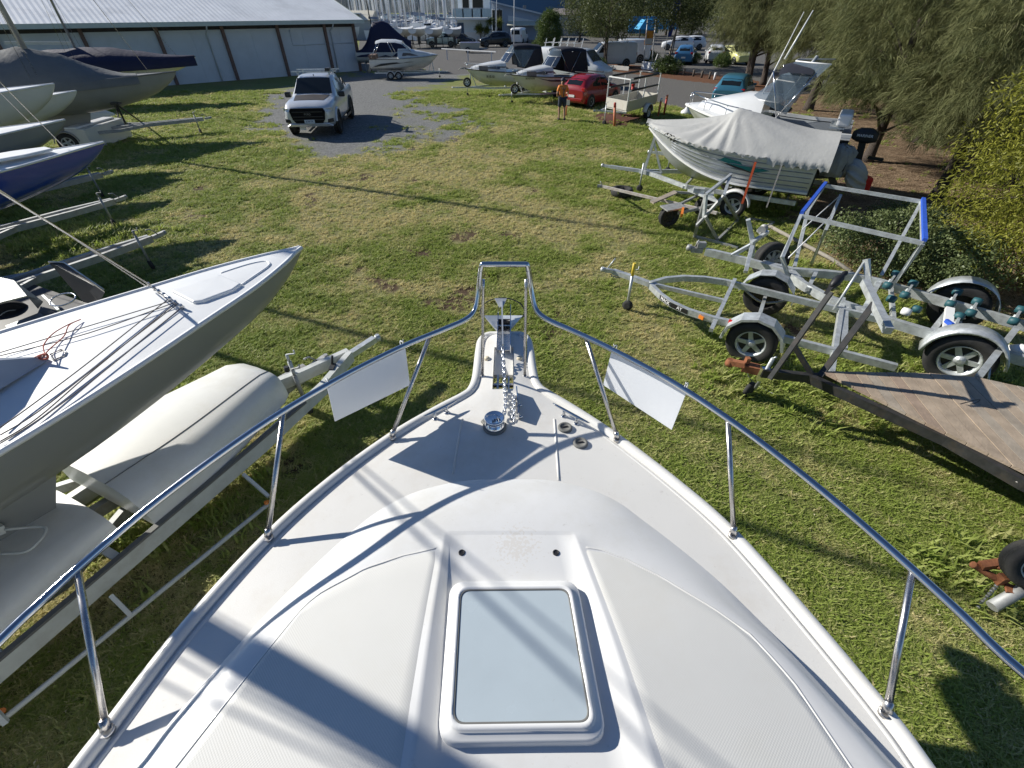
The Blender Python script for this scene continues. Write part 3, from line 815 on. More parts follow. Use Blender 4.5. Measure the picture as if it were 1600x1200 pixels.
# ---- cleats, caps, switches
def cleat(a, b):
    A, B = P(*a, DZ + .07), P(*b, DZ + .07)
    d = (B - A).normalized(); mb = MB()
    mb.tube([A, A + d * .02 - Z3 * .002, lerp(A, B, .3) - Z3 * .004, lerp(A, B, .7) - Z3 * .004, B - d * .02 - Z3 * .002, B], [.003, .006, .0085, .0085, .006, .003], 8)
    for t in (.32, .68):
        q = lerp(A, B, t); mb.tube([q, V((q.x, q.y, zd(q.x, q.y) - .003))], [.008, .010], 8)
        mb.lathe([(.016, 0), (.016, .006), (.010, .009)], V((q.x, q.y, zd(q.x, q.y) - .001)), n=12)
    build('mooring_cleat', mb, STEEL, boat)
cleat((661, 651), (713, 626)); cleat((864, 630), (921, 661))
for a, b in ((883, 667), (907, 691)):
    p = P(a, b, DZ + .03); p.z = zd(p.x, p.y)
    mb = MB(); mb.lathe([(.040, -.002), (.040, .008), (.036, .013), (.024, .0135), (.0235, .010), (.0, .010)], p, n=28)
    cp = build('filler_cap', mb, GREY, boat)
    mb = MB(); mb.box(p + Z3 * .013, (.032, .006, .004), rz=.2); build('cap_slot', mb, BLACK, cp)
for a, b in ((761, 559), (812, 559)):
    p = P(a, b, DZ + .03); p.z = zd(p.x, p.y)
    mb = MB(); mb.lathe([(.019, -.002), (.019, .010), (.014, .017), (.006, .020)], p, n=20); build('foot_switch', mb, CREAMP, boat)
# ---- windlass
wp = P(773, 668, DZ + .03); wp.z = zd(wp.x, wp.y)
mb = MB()
ba = [wp + V((math.cos(t) * .066 - (.02 if math.sin(t) > .3 else 0), math.sin(t) * .070 + .008, 0)) for t in [2 * math.pi * i / 26 for i in range(26)]]
mb.loft([[p - Z3 * .004 for p in ba], [p + Z3 * .010 for p in ba], [wp + (p - wp) * .9 + Z3 * .016 for p in ba]])
wl = build('windlass', mb, GREY, boat)
mb = MB(); mb.lathe([(.052, .012), (.054, .026), (.040, .036), (.036, .046), (.040, .056), (.055, .064), (.056, .075), (.050, .081), (.047, .079), (.0, .0815)], wp, n=32)
dr = build('windlass_drum', mb, CHROME, wl)
mb = MB()
for i in range(9):
    t = i * 2 * math.pi / 9; mb.box(wp + V((math.cos(t) * .043, math.sin(t) * .043, .045)), (.016, .008, .03), rz=t)
build('chain_wheel', mb, CHROME, wl)
def text_mesh(body, size, depth=.001, font_bold=False, align='CENTER'):
    cu = bpy.data.curves.new('lettering', 'FONT'); cu.body = body; cu.size = size; cu.extrude = depth; cu.align_x = align; cu.align_y = 'CENTER'; cu.resolution_u = 2
    if font_bold: cu.offset = size * .018
    ob = bpy.data.objects.new('lettering', cu); COL.objects.link(ob)
    dg = bpy.context.evaluated_depsgraph_get(); dg.update()
    me = bpy.data.meshes.new_from_object(ob.evaluated_get(dg))
    bpy.data.objects.remove(ob)
    return me
def lettering(body, size, mat, parent, origin, xdir, ydir, name='lettering', depth=.0015, bold=False):
    me = text_mesh(body, size, depth, bold); me.materials.clear(); me.materials.append(mat)
    x = V(xdir).normalized(); z = x.cross(V(ydir)).normalized(); y = z.cross(x)
    Mx = Matrix.Translation(V(origin)) @ Matrix((x, y, z)).transposed().to_4x4()
    o = piece(name, me, parent, Mx)
    return o
ENGR = M('engraved_metal', (0.25, 0.27, 0.30), 0.3, 0.6)
lettering('LOCK', .017, ENGR, boat, wp + V((.010, -.020, .0818)), (1, .35, 0), (-.35, 1, 0), name='windlass_lettering', bold=True)
# ---- chain
def link_mesh():
    mb = MB(); L, W, r = .0105, .0085, .0042; pts = []
    for k in range(20):
        t = 2 * math.pi * k / 20; pts.append(V((math.cos(t) * W, math.sin(t) * W + (L if math.sin(t) >= 0 else -L), 0)))
    mb.tube(pts, r, 6, closed=True); return meshdata('chain_link', mb, CHROMEZ)
CHROMEZ = M('zinc_chain', (0.62, 0.64, 0.67), 0.25, 0.9, var=0.12, vs=40)
LK = link_mesh()
cpath = catmull([P(786, 545, DZ + .10), P(787, 566, DZ + .07), P(788, 590, DZ + .05), P(789, 612, DZ + .045), P(790, 632, DZ + .05), P(787, 648, DZ + .055), P(781, 660, DZ + .06)], 40)
mb = MB(); mb.tube(cpath[:3], .004, 6)
chain = build('anchor_chain', mb, CHROMEZ, boat)
def lay_chain(path, parent, step=.0265, twist=0.35):
    acc = step; i_ = 0; last = path[0]
    for a, b in zip(path[:-1], path[1:]):
        acc += (b - a).length
        if acc >= step:
            acc = 0; d = (b - a).normalized(); x = d.cross(Z3).normalized(); z = x.cross(d)
            ang = twist + (math.pi / 2 if i_ % 2 else 0); i_ += 1
            x2 = x * math.cos(ang) + z * math.sin(ang); z2 = x2.cross(d)
            piece('link', LK, parent, Matrix.Translation(a) @ Matrix((x2, d, z2)).transposed().to_4x4())
lay_chain(cpath, chain)
cp2 = catmull([P(803, 620, DZ + .035), P(803, 634, DZ + .045), P(802, 650, DZ + .035), P(802, 657, DZ + .03)], 30)
mb = MB(); mb.tube(cp2[:3], .004, 6); ch2 = build('snubber_chain', mb, CHROMEZ, boat); lay_chain(cp2, ch2)
mb = MB()
q0, q1 = P(806, 613, DZ + .03), P(809, 656, DZ + .03)
mb.slab([q0, q1, q1 + Z3 * .055, lerp(q0, q1, .5) + Z3 * .075, q0 + Z3 * .05], (.007, 0, 0))
for t in (.55, .95):
    q = lerp(q0, q1, t) + Z3 * .012; mb.cyl(q, q + V((.028, 0, 0)), .008, n=10)
build('chain_stopper', mb, STEEL, boat)
# ---- anchor on the bow roller
AC = M('galvanised_anchor', (0.60, 0.62, 0.63), 0.35, 0.6, var=0.12, vs=18)
anx = P(786, 545, DZ).x
def A3(px, py, z): return P(px, py, z)
yA = P(786, 540, DZ + .10).y
s0 = V((anx, yA, DZ + .10)); s1 = P(784, 470, DZ + .17)
mb = MB(); mb.slab([s0 + V((-.004, 0, -.012)), s0 + V((-.004, 0, .014)), lerp(s0, s1, .55) + V((-.004, 0, .035)), s1 + V((-.004, .01, .012)), s1 + V((-.004, .012, -.02)), lerp(s0, s1, .6) + V((-.004, 0, .0))], (.010, 0, 0))
an = build('anchor', mb, AC, boat)
mb = MB(); f0, f1, f2 = P(756, 494, DZ + .02), P(817, 494, DZ + .02), P(786, 530, DZ + .0)
fm = P(786, 494, DZ - .03)
mb.slab([f0, fm, f2 ], (0, 0, .007)); mb.slab([fm, f1, f2], (0, 0, .007)); build('anchor_fluke', mb, AC, an)
mb = MB(); c0 = P(785, 486, DZ + .05); pts = []
for k in range(27):
    t = R(-28) + R(236) * k / 26
    pts.append(P(785 + 34.5 * math.cos(t), 487 - 21.5 * math.sin(t), DZ + .07 + .09 * max(0, math.sin(t))))
mb.tube(pts, .0045, 8); build('anchor_roll_bar', mb, DARKST, an)
mb = MB(); mb.slab([P(773, 466, DZ + .17), P(792, 466, DZ + .17), P(786, 479, DZ + .15), P(780, 479, DZ + .15)], (0, 0, -.008)); build('anchor_toe', mb, AC, an)
for px in (776, 797):
    mb = MB(); a0 = P(px, 546, DZ + .05); a1 = P(px - (1 if px < 786 else -0), 489, DZ + .05); a1.x = a0.x
    mb.slab([a0 + Z3 * -.03, a0 + Z3 * .035, lerp(a0, a1, .6) + Z3 * .04, a1 + Z3 * .075, a1 + V((0, .025, .05)), a1 + Z3 * -.02], (.005, 0, 0)); build('roller_cheek', mb, STEEL, boat)
mb = MB(); r0 = P(777, 503, DZ + .05); r1 = P(797, 503, DZ + .05); r1.y = r0.y
mb.cyl(r0, r1, .022, n=16); build('bow_roller', mb, BLACK, boat)
mb = MB(); t0, t1 = P(777, 547, DZ + .035), P(797, 547, DZ + .035); t2, t3 = P(797, 505, DZ + .02), P(777, 505, DZ + .02)
mb.slab([t0, t1, V((t1.x, t2.y, t2.z)), V((t0.x, t2.y, t2.z))], (0, 0, -.006)); build('roller_tray', mb, STEELW, boat)

# cabin below and behind the viewer
mb = MB(); mb.loft([[V((-1.2, -.35, 2.40)), V((1.15, -.35, 2.40)), V((1.05, -.9, 2.95)), V((-1.1, -.9, 2.95))], [V((-1.2, -3.6, 2.2)), V((1.15, -3.6, 2.2)), V((1.05, -3.3, 2.95)), V((-1.1, -3.3, 2.95))]], smooth=False)
cab = build('cabin', mb, WHITE, boat, bevel=.03)
mb = MB(); mb.slab([V((-1.08, -.418, 2.47)), V((1.03, -.418, 2.47)), V((.97, -.86, 2.92)), V((-1.02, -.86, 2.92))], (0, .02, .02)); build('windscreen', mb, DKGLASS, cab)

# ---- white sheets tied to the rail
def sheet(lab, a, b, c, d, ties):
    A, B = P(*a, rzl(a[1]) - .012), P(*b, rzl(b[1]) - .012)
    C, D = P(*c, 2.375), P(*d, 2.375)
    th = thing('blank_sign', lab, 'sign board', tuple((C + D) / 2))
    dirn = (B - A).normalized(); nrm = dirn.cross(Z3)
    mb = MB(); rows = []
    for i in range(9):
        t = i / 8; tp = lerp(A, B, t); bt = lerp(C, D, t); tp = tp + nrm * 0
        sag = math.sin(t * math.pi) * .004
        rows.append([tp + Z3 * (.006), lerp(tp, bt, .35) + nrm * sag, lerp(tp, bt, .7) + nrm * sag, bt])
    mb.grid(rows); mb2 = MB(); mb2.grid([[p + nrm * .004 for p in r] for r in rows]); mb.add(mb2.v, mb2.f, 0, True)
    rim = [r[0] for r in rows] + rows[-1][1:] + [r[-1] for r in rows[::-1][1:]] + rows[0][1:-1][::-1]
    mb.ring([rim, [p + nrm * .004 for p in rim]], smooth=False)
    build('panel', mb, PLASTIC, th)
    for t in ties:
        q = lerp(A, B, t) + Z3 * .012; pts = []
        for k in range(14):
            an_ = 2 * math.pi * k / 14; pts.append(q + (nrm * math.cos(an_) + Z3 * math.sin(an_)) * .0185 + Z3 * -.004)
        mb = MB(); mb.tube(pts, .0028, 6, closed=True); mb.tube([pts[2], pts[2] + nrm * .006 + Z3 * .022], .002, 5); build('cable_tie', mb, WHITE, th)
    return th
sheet('blank white plastic panel tied under the left arm of the bow rail', (510, 601), (632, 538), (523, 658), (640, 601), (.02, .97))
sheet('blank white plastic panel tied under the right arm of the bow rail', (957, 545), (1075, 608), (943, 601), (1050, 671), (.03, .97))
# ================================================================== SHARED BUILDERS
def wheel(parent, c, axis, r=.31, wd=.18, rim=GALV, spokes=5, rr_=.62, world=True, black=False):
    """wheel > tyre ; c centre, axis points outwards"""
    c = V(c); ax = V(axis).normalized(); q = r * rr_
    a = Z3 if abs(ax.z) < .9 else V((1, 0, 0)); x = ax.cross(a).normalized(); y = ax.cross(x)
    mb = MB()
    mb.lathe([(q, -wd * .4), (q, wd * .42), (q * .93, wd * .44), (q * .86, wd * .26), (q * .80, wd * .16)], c, ax, 24, caps=False)
    mb.lathe([(q * .84, wd * .10), (q * .84, wd * .14)], c, ax, 20, mi=1)
    for k in range(spokes):
        t = 2 * math.pi * k / spokes; d = x * math.cos(t) + y * math.sin(t); p = d.cross(ax)
        mb.slab([c + ax * wd * .15 + d * q * .18 - p * q * .16, c + ax * wd * .15 + d * q * .18 + p * q * .16, c + ax * wd * .17 + d * q * .84 + p * q * .13, c + ax * wd * .17 + d * q * .84 - p * q * .13], ax * wd * .10)
    mb.lathe([(q * .30, wd * .12), (q * .28, wd * .30), (q * .14, wd * .34), (q * .12, wd * .42)], c, ax, 14)
    wo = build('wheel', mb, [rim, BLACK if not black else BLACK], parent, world)
    mb = MB()
    mb.lathe([(q * .97, -wd * .42), (r * .86, -wd * .5), (r * .965, -wd * .44), (r, -wd * .30), (r, -wd * .07), (r * .985, -wd * .06), (r * .985, -wd * .03), (r, -wd * .02), (r, wd * .10), (r * .985, wd * .11), (r * .985, wd * .14), (r, wd * .15), (r, wd * .30), (r * .965, wd * .44), (r * .86, wd * .5), (q * 1.02, wd * .47), (q * .97, wd * .40), (q * .97, -wd * .42)], c, ax, 32, caps=False)
    build('tyre', mb, RUBBER, wo, world)
    return wo
def fender(parent, c, axis, r, wd, mat=GALV, a0=5, a1=175, th=.012, world=True, name='mudguard', flat=0):
    """arched guard over a wheel; 0 deg = along fwd"""
    c = V(c); ax = V(axis).normalized(); f = Z3.cross(ax).normalized(); mb = MB(); rows = []
    n = 14 if not flat else flat
    for k in range(n + 1):
        t = R(a0 + (a1 - a0) * k / n); d = f * math.cos(t) + Z3 * math.sin(t)
        rows.append([c + d * (r - .035) + ax * wd * .5, c + d * r + ax * wd * .5, c + d * r - ax * wd * .5, c + d * (r - th) - ax * wd * .5, c + d * (r - th) + ax * (wd * .5 - th), c + d * (r - .035) + ax * (wd * .5 - th)])
    mb.loft(rows, smooth=not flat)
    return build(name, mb, mat, parent, world)
def jockey(parent, top, ground, mat=GALV, wr=.09, hand=True):
    top = V(top); g = V(ground); mb = MB()
    mb.cyl(top, g + Z3 * wr * 1.2, .024, n=10); mb.cyl(top + Z3 * .0, top + Z3 * .10, .017, n=8)
    if hand: mb.tube([top + Z3 * .10, top + V((.09, .02, .10)), top + V((.09, .02, .15))], .009, 6)
    j = build('jockey_stand', mb, mat, parent)
    mb = MB(); mb.lathe([(wr * .5, -.03), (wr, -.022), (wr, .022), (wr * .5, .03)], g + Z3 * wr, (.6, .8, 0), 16); build('jockey_wheel', mb, RUBBER, j)
    return j
KS = [0, .12, .35, .8, 1.4, 2.1, 2.9, 3.8, 4.8, 5.8, 6.6]
KB = [.012, .05, .125, .27, .46, .66, .86, 1.0, 1.02, .92, .78]
def keelboat(label, bow, ax, hullm, deckm, L=1.0, zk=0, mast=None, keelz=.45, stripe=None, depth=.62, hatch=True, group=None, name='keelboat', stay=None, cat='sailing boat'):
    """bow: world point at deck height; ax: unit vector pointing aft"""
    bow = V(bow); ax = V((ax[0], ax[1], 0)).normalized(); sd = V((ax.y, -ax.x, 0))   # sd = starboard-ish side
    if sd.x < 0: sd = -sd
    base = bow + ax * 3.4 * L; th = thing(name, label, cat, (base.x, base.y, 0), group=group)
    zb = lambda s: bow.z - .10 * math.sin(min(1, s / 5) * math.pi * .5)
    secs = []
    for s_, b in zip(KS, KB):
        s = s_ * L; b = b * L
        k = bow.z - interp(s_, [0, .12, .35, .8, 1.4, 2.1, 2.9, 4.8, 6.6], [.03, .13, .26, .43, .56, .66, .72, .70, .42]) * depth / .62
        z0 = zb(s); q = []
        c = bow + ax * s
        q = [c - sd * b + Z3 * (z0 - c.z), c - sd * b * .97 + Z3 * (lerp(z0, k, .40) - c.z), c - sd * b * .84 + Z3 * (lerp(z0, k, .68) - c.z), c - sd * b * .5 + Z3 * (lerp(z0, k, .9) - c.z), c + Z3 * (k - c.z)]
        secs.append(q + [c + (c - p) * 1 + Z3 * 2 * (p.z - c.z) for p in q[:-1][::-1]])
    secs2 = []
    for q in secs:
        secs2.append(q)
    mb = MB()
    # subdivide lengthwise with catmull for a fair hull
    cols = [catmull([q[i] for q in secs2], 4) for i in range(9)]
    mb.loft([[cols[i][k] for i in range(9)] for k in range(len(cols[0]))], closed=False, cap=False)
    last = [cols[i][-1] for i in range(9)]; mb.add(last, [tuple(range(9))])
    hull = build('hull', mb, hullm, th)
    mb = MB(); rows = []
    for k in range(len(cols[0])):
        a, b = cols[0][k], cols[8][k]; hw = (b - a).length / 2
        rows.append([lerp(a, b, t) + Z3 * (.004 + .05 * hw * (1 - (2 * t - 1) ** 2)) for t in (0, .1, .25, .4, .5, .6, .75, .9, 1)])
    mb.grid(rows); dk = build('deck', mb, deckm, th)
    for c_ in (cols[0], cols[8]):
        mb = MB(); sgn = 1 if c_ is cols[8] else -1
        mb.tube([p + Z3 * .002 for p in c_], .022 * L, 6); build('gunwale', mb, deckm, th)
    # fin keel down to its trailer
    mb = MB(); c = bow + ax * 2.6 * L; d = bow + ax * 4.3 * L
    mb.loft([[c + Z3 * (bow.z - .62 - c.z) - sd * .07, c + Z3 * (bow.z - .62 - c.z) + sd * .07, d + Z3 * (bow.z - .62 - d.z) + sd * .07, d + Z3 * (bow.z - .62 - d.z) - sd * .07],
             [c + ax * .5 + Z3 * (keelz - c.z) - sd * .05, c + ax * .5 + Z3 * (keelz - c.z) + sd * .05, d + Z3 * (keelz - d.z) + sd * .05, d + Z3 * (keelz - d.z) - sd * .05]], smooth=False)
    build('keel', mb, hullm, th)
    if mast:
        s, r, h = mast; b = bow + ax * s; b.z = zb(s)
        mb = MB(); mb.tube([b, b + Z3 * h * .6, b + Z3 * h], [r, r * .95, r * .6], 10); build('mast', mb, MASTM, th)
        mb = MB(); t = b + Z3 * h * .86; f = bow + ax * .75 * L + Z3 * .05
        if stay: f, t = stay(b)
        mb.tube([f, t], .009, 6)
        if stay: mb.tube([f + ax * .03, t + Z3 * .22], .006, 5)
        for sg in (-1, 1):
            mb.tube([b + sd * sg * .85 * L + ax * .2, t], .006, 5); mb.tube([b + sd * sg * .8 * L, b + Z3 * h * .5], .006, 5)
        build('rigging', mb, STEELW, th)
        mb = MB(); mb.bar(b + Z3 * .75, b + ax * 2.7 + Z3 * .8, .09, .12); build('boom', mb, MASTM, th)
    return th, dict(bow=bow, ax=ax, sd=sd, cols=cols, zb=zb, deck=dk)
MASTM = M('anodised_mast', (0.45, 0.46, 0.47), 0.4, 0.6, var=0.1)
def stand_trailer(label, coup, ax, wid=1.5, length=6.0, z=.48, mat=GALVD, double=True, group=None, extra=True, name='boat_trailer', post=True):
    coup = V((coup[0], coup[1], z)); ax = V((ax[0], ax[1], 0)).normalized(); sd = V((-ax.y, ax.x, 0))
    c0 = coup + ax * length * .55
    th = thing(name, label, 'boat trailer', (c0.x, c0.y, 0), group=group)
    g = .13 if double else 0
    mb = MB()
    for s_ in ((-1, 1) if double else (0,)):
        mb.beam([coup + sd * s_ * .05, coup + ax * .9 + sd * s_ * g, coup + ax * 3.2 + sd * s_ * g, coup + ax * length + sd * s_ * g], .075, .12)
    for d in (1.0, 2.2, 3.6): mb.bar(coup + ax * d - sd * (g + .03), coup + ax * d + sd * (g + .03), .06, .06)
    build('drawbar', mb, mat, th)
    for s_ in (-1, 1):
        mb = MB(); mb.beam([coup + ax * 1.9 + sd * s_ * g, coup + ax * 2.9 + sd * s_ * wid * .45, coup + ax * length + sd * s_ * wid * .45], .06, .1); build('side_rail', mb, mat, th)
        cw = coup + ax * 4.6 + sd * s_ * (wid * .5 + .13); cw.z = .3
        wheel(th, cw, sd * s_, .30, .17)
        fender(th, cw, sd * s_, .37, .22, mat)
    mb = MB(); mb.bar(coup + ax * 4.6 - sd * wid * .5 + Z3 * (.3 - z), coup + ax * 4.6 + sd * wid * .5 + Z3 * (.3 - z), .05, .05); build('axle', mb, mat, th)
    mb = MB(); h0 = coup - ax * .05
    mb.bar(h0, h0 - ax * .22 + Z3 * .02, .07, .07); mb.lathe([(.035, -.03), (.045, .0), (.03, .04)], h0 - ax * .24 + Z3 * .02, n=10); mb.tube([h0 - ax * .1 + Z3 * .05, h0 - ax * .02 + Z3 * .16, h0 + ax * .06 + Z3 * .17], .012, 6)
    build('coupling', mb, mat, th)
    j = coup + ax * .3 + sd * (g + .09)
    jockey(th, j + Z3 * .2, V((j.x, j.y, 0)), mat)
    if post:
        mb = MB(); p = coup + ax * 1.35
        mb.bar(p, p + ax * .12 + Z3 * .55, .06, .06); mb.bar(p + ax * .6, p + ax * .14 + Z3 * .5, .04, .04); mb.bar(p + ax * .1 + Z3 * .5 - sd * .12, p + ax * .1 + Z3 * .5 + sd * .12, .08, .08)
        build('winch_post', mb, mat, th)
    return th

# ================================================================== LEFT ROW OF KEELBOATS
AX = V((-.49, -.872, 0)).normalized()
HGREY = M('pale_grey_hull', (0.25, 0.26, 0.25), 0.35, var=0.05, vs=1.0, coat=0.3)
HWHITE = M('white_hull', (0.62, 0.62, 0.58), 0.35, var=0.05, vs=1.0, coat=0.3, dirt=(0.45, 0.42, 0.35), dscale=1.2, damt=0.3)
HBLUE = M('blue_hull', (0.010, 0.045, 0.30), 0.22, var=0.06, vs=2, coat=0.6)
HSLATE = M('slate_hull', (0.21, 0.23, 0.25), 0.35, var=0.06, vs=2, coat=0.3)
DKW = M('white_boat_deck', (0.78, 0.79, 0.79), 0.45, var=0.05, vs=2.5, bump=0.08, bs=200, dirt=(0.62, 0.60, 0.55), dscale=2.5, damt=0.3)
TARPG = M('grey_boat_cover', (0.15, 0.155, 0.155), 0.75, var=0.1, vs=3, bump=0.3, bs=8, bdist=.03)
TARPN = M('navy_boat_cover', (0.010, 0.012, 0.045), 0.7, var=0.15, vs=3, bump=0.4, bs=7, bdist=.03)
TARPB = M('blue_grey_cover', (0.33, 0.37, 0.43), 0.7, var=0.06, vs=3, bump=0.2, bs=9, bdist=.02)
# nearest boat: its measured outline replaces the standard one
near = [P(a, b, 2.0) for a, b in ((470, 387), (425, 427), (318, 508), (210, 590), (105, 662), (0, 735))]
far = [P(a, b, 2.0) for a, b in ((470, 387), (367, 406), (245, 445), (140, 480), (0, 523))]
kb = near[0]; kax = V((-.54, -.842, 0)).normalized(); ksd = V((-kax.y, kax.x, 0)); ksd = ksd if ksd.x > 0 else -ksd
sn = sorted(((p - kb).dot(kax), (p - kb).dot(ksd)) for p in near); sf = sorted(((p - kb).dot(kax), -(p - kb).dot(ksd)) for p in far)
_o = (KS, KB)
KS = [0, .12, .35, .8, 1.4, 2.0, 2.7, 3.6, 4.6, 5.6, 6.3]
def bm_(s):
    a = interp(s, [q[0] for q in sn], [q[1] for q in sn]); b = interp(s, [q[0] for q in sf], [q[1] for q in sf]); return (a + b) / 2
KB = [max(.012, bm_(s)) if s <= 2.7 else 0 for s in KS]
for i, s in enumerate(KS):
    if s > 2.7: KB[i] = interp(s, [2.7, 3.6, 4.6, 5.6, 6.3], [KB[6], KB[6] * 1.13, KB[6] * 1.12, KB[6] * .98, KB[6] * .84])
def k1stay(b):
    f = P(234, 445, 2.03); n = (P(234, 445, 1.0) - V((0, 0, CH))).cross(P(0, 300, 1.0) - V((0, 0, CH)))
    return f, V((b.x, b.y, CH - (n.x * b.x + n.y * b.y) / n.z))
k1, K1 = keelboat('large white keelboat with pale grey sides, nearest on the left, red rope on its foredeck', kb, kax, HGREY, DKW, mast=(3.3, .062, 10.5), stay=k1stay)
KS, KB = _o
def kdeck(px, py, dz=.0):
    p = P(px, py, 1.98); q = p - K1['bow']; s = q.dot(kax); b = abs(q.dot(ksd)); hb = max(.02, bm_(min(s, 2.7)))
    p = P(px, py, K1['zb'](s) + .05 * hb * (1 - min(1, b / hb) ** 2) + .004 + dz)
    return p
# raised foredeck mould + hatch lid, fore stay fitting and lines on the deck
mb = MB()
lid = [kdeck(*a) for a in ((270, 458), (345, 432), (378, 446), (366, 455), (318, 473), (303, 475))]
mb.loft([[p - Z3 * .01 for p in lid], [p + Z3 * .018 for p in lid], [lerp(p, sum(lid, V()) / 6, .05) + Z3 * .026 for p in lid]], smooth=False)
build('foredeck_lid', mb, DKW, k1, bevel=.006)
mb = MB(); mb.tube(catmull([kdeck(345, 427), kdeck(385, 414), kdeck(412, 408.5), kdeck(421, 411), kdeck(418, 417), kdeck(395, 433), kdeck(378, 445)], 6), .010, 6); build('deck_moulding', mb, DKW, k1)
mb = MB(); f0, f1 = kdeck(232, 444, .03), kdeck(283, 478, .03)
for k in range(7):
    q = lerp(f0, f1, k / 6); mb.lathe([(.014, -.03), (.016, 0), (.010, .018)], q, n=10)
mb.tube([f0, f1], .009, 6); build('stay_fitting', mb, STEELW, k1)
DKROPE = M('dark_rope', (.10, .09, .09), .8, var=.2, vs=60)
for pts in (((268, 470), (120, 515), (0, 551)), ((272, 473), (140, 520), (0, 556)), ((274, 474), (150, 575), (60, 652), (0, 690)), ((276, 476), (160, 565), (60, 643), (0, 680)), ((283, 481), (150, 590), (60, 656), (0, 693)), ((262, 468), (140, 565), (40, 640), (0, 668))):
    mb = MB(); mb.tube(catmull([kdeck(*p, dz=.022 if 0 < i < len(pts) - 1 else .03) for i, p in enumerate(pts)], 6), .0042, 5); build('control_line', mb, DKROPE, k1)
rp = [kdeck(*p, dz=h) for p, h in (((44, 562), .03), (58, 557) and ((58, 557), .06), ((70, 556), .05), ((68, 540), .05), ((82, 522), .05), ((105, 508), .05), ((126, 499), .02))]
mb = MB(); mb.tube(catmull(rp, 6), .0042, 6)
mb.tube(catmull([kdeck(126, 499, .02), kdeck(108, 508, .03), kdeck(100, 525, .03), kdeck(78, 545, .05), kdeck(68, 556, .06)], 6), .0042, 6)
mb.tube(catmull([kdeck(60, 556, .05), kdeck(72, 553, .08), kdeck(74, 560, .05), kdeck(64, 561, .04), kdeck(60, 556, .06)], 5), .008, 6)
ro = build('tie_rope', mb, ROPER, k1)
mb = MB(); q = [kdeck(*p, dz=.006) for p in ((78, 554), (95, 546), (103, 550), (101, 555), (84, 563))]; mb.tube(q, .006, 6, closed=True); build('deck_ring', mb, STEELW, k1)
# low blue-grey cockpit cover, tied down at its point
cv = [kdeck(66, 562, .03), kdeck(30, 562, .12)]
ap = kdeck(68, 561, .02); mid = [K1['bow'] + kax * 5.6 + Z3 * .62]
c1 = K1['bow'] + kax * 2.9; 
L_ = lambda s, o, z: K1['bow'] + kax * s + ksd * o + Z3 * (K1['zb'](s) - K1['bow'].z + z)
sap = (ap - K1['bow']).dot(kax); oap = (ap - K1['bow']).dot(ksd)
mb = MB()
secs = [[L_(sap - .02, oap - .02, .05), L_(sap - .02, oap - .01, .07), L_(sap - .02, oap, .07), L_(sap - .02, oap + .02, .05)]]
for s_, w_, h_ in ((.35, .20, .20), (.8, .40, .34), (1.6, .62, .46), (2.8, .70, .50)):
    s = sap + s_; cx = oap * (1 - s_ / 2.8)
    secs.append([L_(s, cx - w_, .07), L_(s, cx - .04, .07 + h_), L_(s, cx + .04, .07 + h_), L_(s, cx + w_, .07)])
mb.loft(secs, closed=False, cap=False, smooth=False); build('cockpit_cover', mb, TARPB, k1)
# its own trailer, in the shade under the hull
stand_trailer('galvanised trailer in the shade under the nearest keelboat', kb + kax * .3 + ksd * -.2, kax, z=.42, mat=GALVD, post=False)

# the row behind
k2, K2 = keelboat('keelboat with glossy royal blue hull and white deck', P(162, 222, 1.72), AX, HBLUE, DKW, mast=(3.4, .06, 9.5), depth=.72)
k3, K3 = keelboat('keelboat with dark slate grey hull, bow just behind the blue boat', P(101, 187, 1.72), AX, HSLATE, DKW, mast=(3.4, .06, 9.5), depth=.72)
k4, K4 = keelboat('small white keelboat with pointed bow below the big grey covered boat', P(119, 142, 2.02), AX, HWHITE, DKW, L=.95, depth=.75)
k5, K5 = keelboat('white keelboat at the left edge with a broad sunlit deck line', P(84, 131, 2.28), AX, HWHITE, DKW, L=1.05, depth=1.0)
mb = MB(); mb.slab([K2['bow'] + AX * s + K2['sd'] * o + Z3 * .03 for s, o in ((1.0, -.16), (1.5, -.30), (2.4, -.3), (2.4, .3), (1.5, .30), (1.0, .16))], (0, 0, .05)); build('foredeck_hatch', mb, DKW, k2, bevel=.02)
for k_, tp in ((K2, 'k2'), (K3, 'k3')):
    pass
CAX = V((-.80, -.60, 0)).normalized()
k6, K6 = keelboat('big sailing boat under a grey tent cover with a grey mast', P(274, 112, 2.15), CAX, M('covered_grey_hull', (.23, .235, .22), .5, var=.08, vs=2), TARPG, L=1.15, mast=(4.05, .085, 11), depth=.95, name='sailing_boat')
def tent(parent, K, s0, s1, smid, h, mat, wscale=1.02, drop=.25, ztop0=.05, ridge_end=None):
    b0, ax, sd = K['bow'], K['ax'], K['sd']; mb = MB(); rows = []
    for i in range(19):
        s = lerp(s0, s1, i / 18)
        cA = K['cols'][0]; cB = K['cols'][8]
        # beam at s
        ss = [(p - b0).dot(ax) for p in cA]; bb = interp(s, ss, [abs((p - b0).dot(sd)) for p in cA]) * wscale + .01
        z = K['zb'](s) - b0.z
        hh = (ztop0 + h * smooth((s - s0) / (smid - s0)) ** 1.0 if s < smid else lerp(h, h * .75, (s - smid) / (s1 - smid)) + ztop0)
        hh *= 1 - .04 * math.sin(i * 1.9)
        c = b0 + ax * s + Z3 * z; row = []
        for t in (-1, -1, -.55, -.04, .04, .55, 1, 1):
            row.append(c + sd * bb * t + Z3 * (hh * (1 - abs(t)) ** .85 + .01))
        row[0] -= Z3 * drop; row[-1] -= Z3 * drop
        rows.append(row)
    mb.grid(rows); return build('boat_cover', mb, mat, parent)
tent(k6, K6, 1.3, 7.2, 4.2, .95, TARPG)
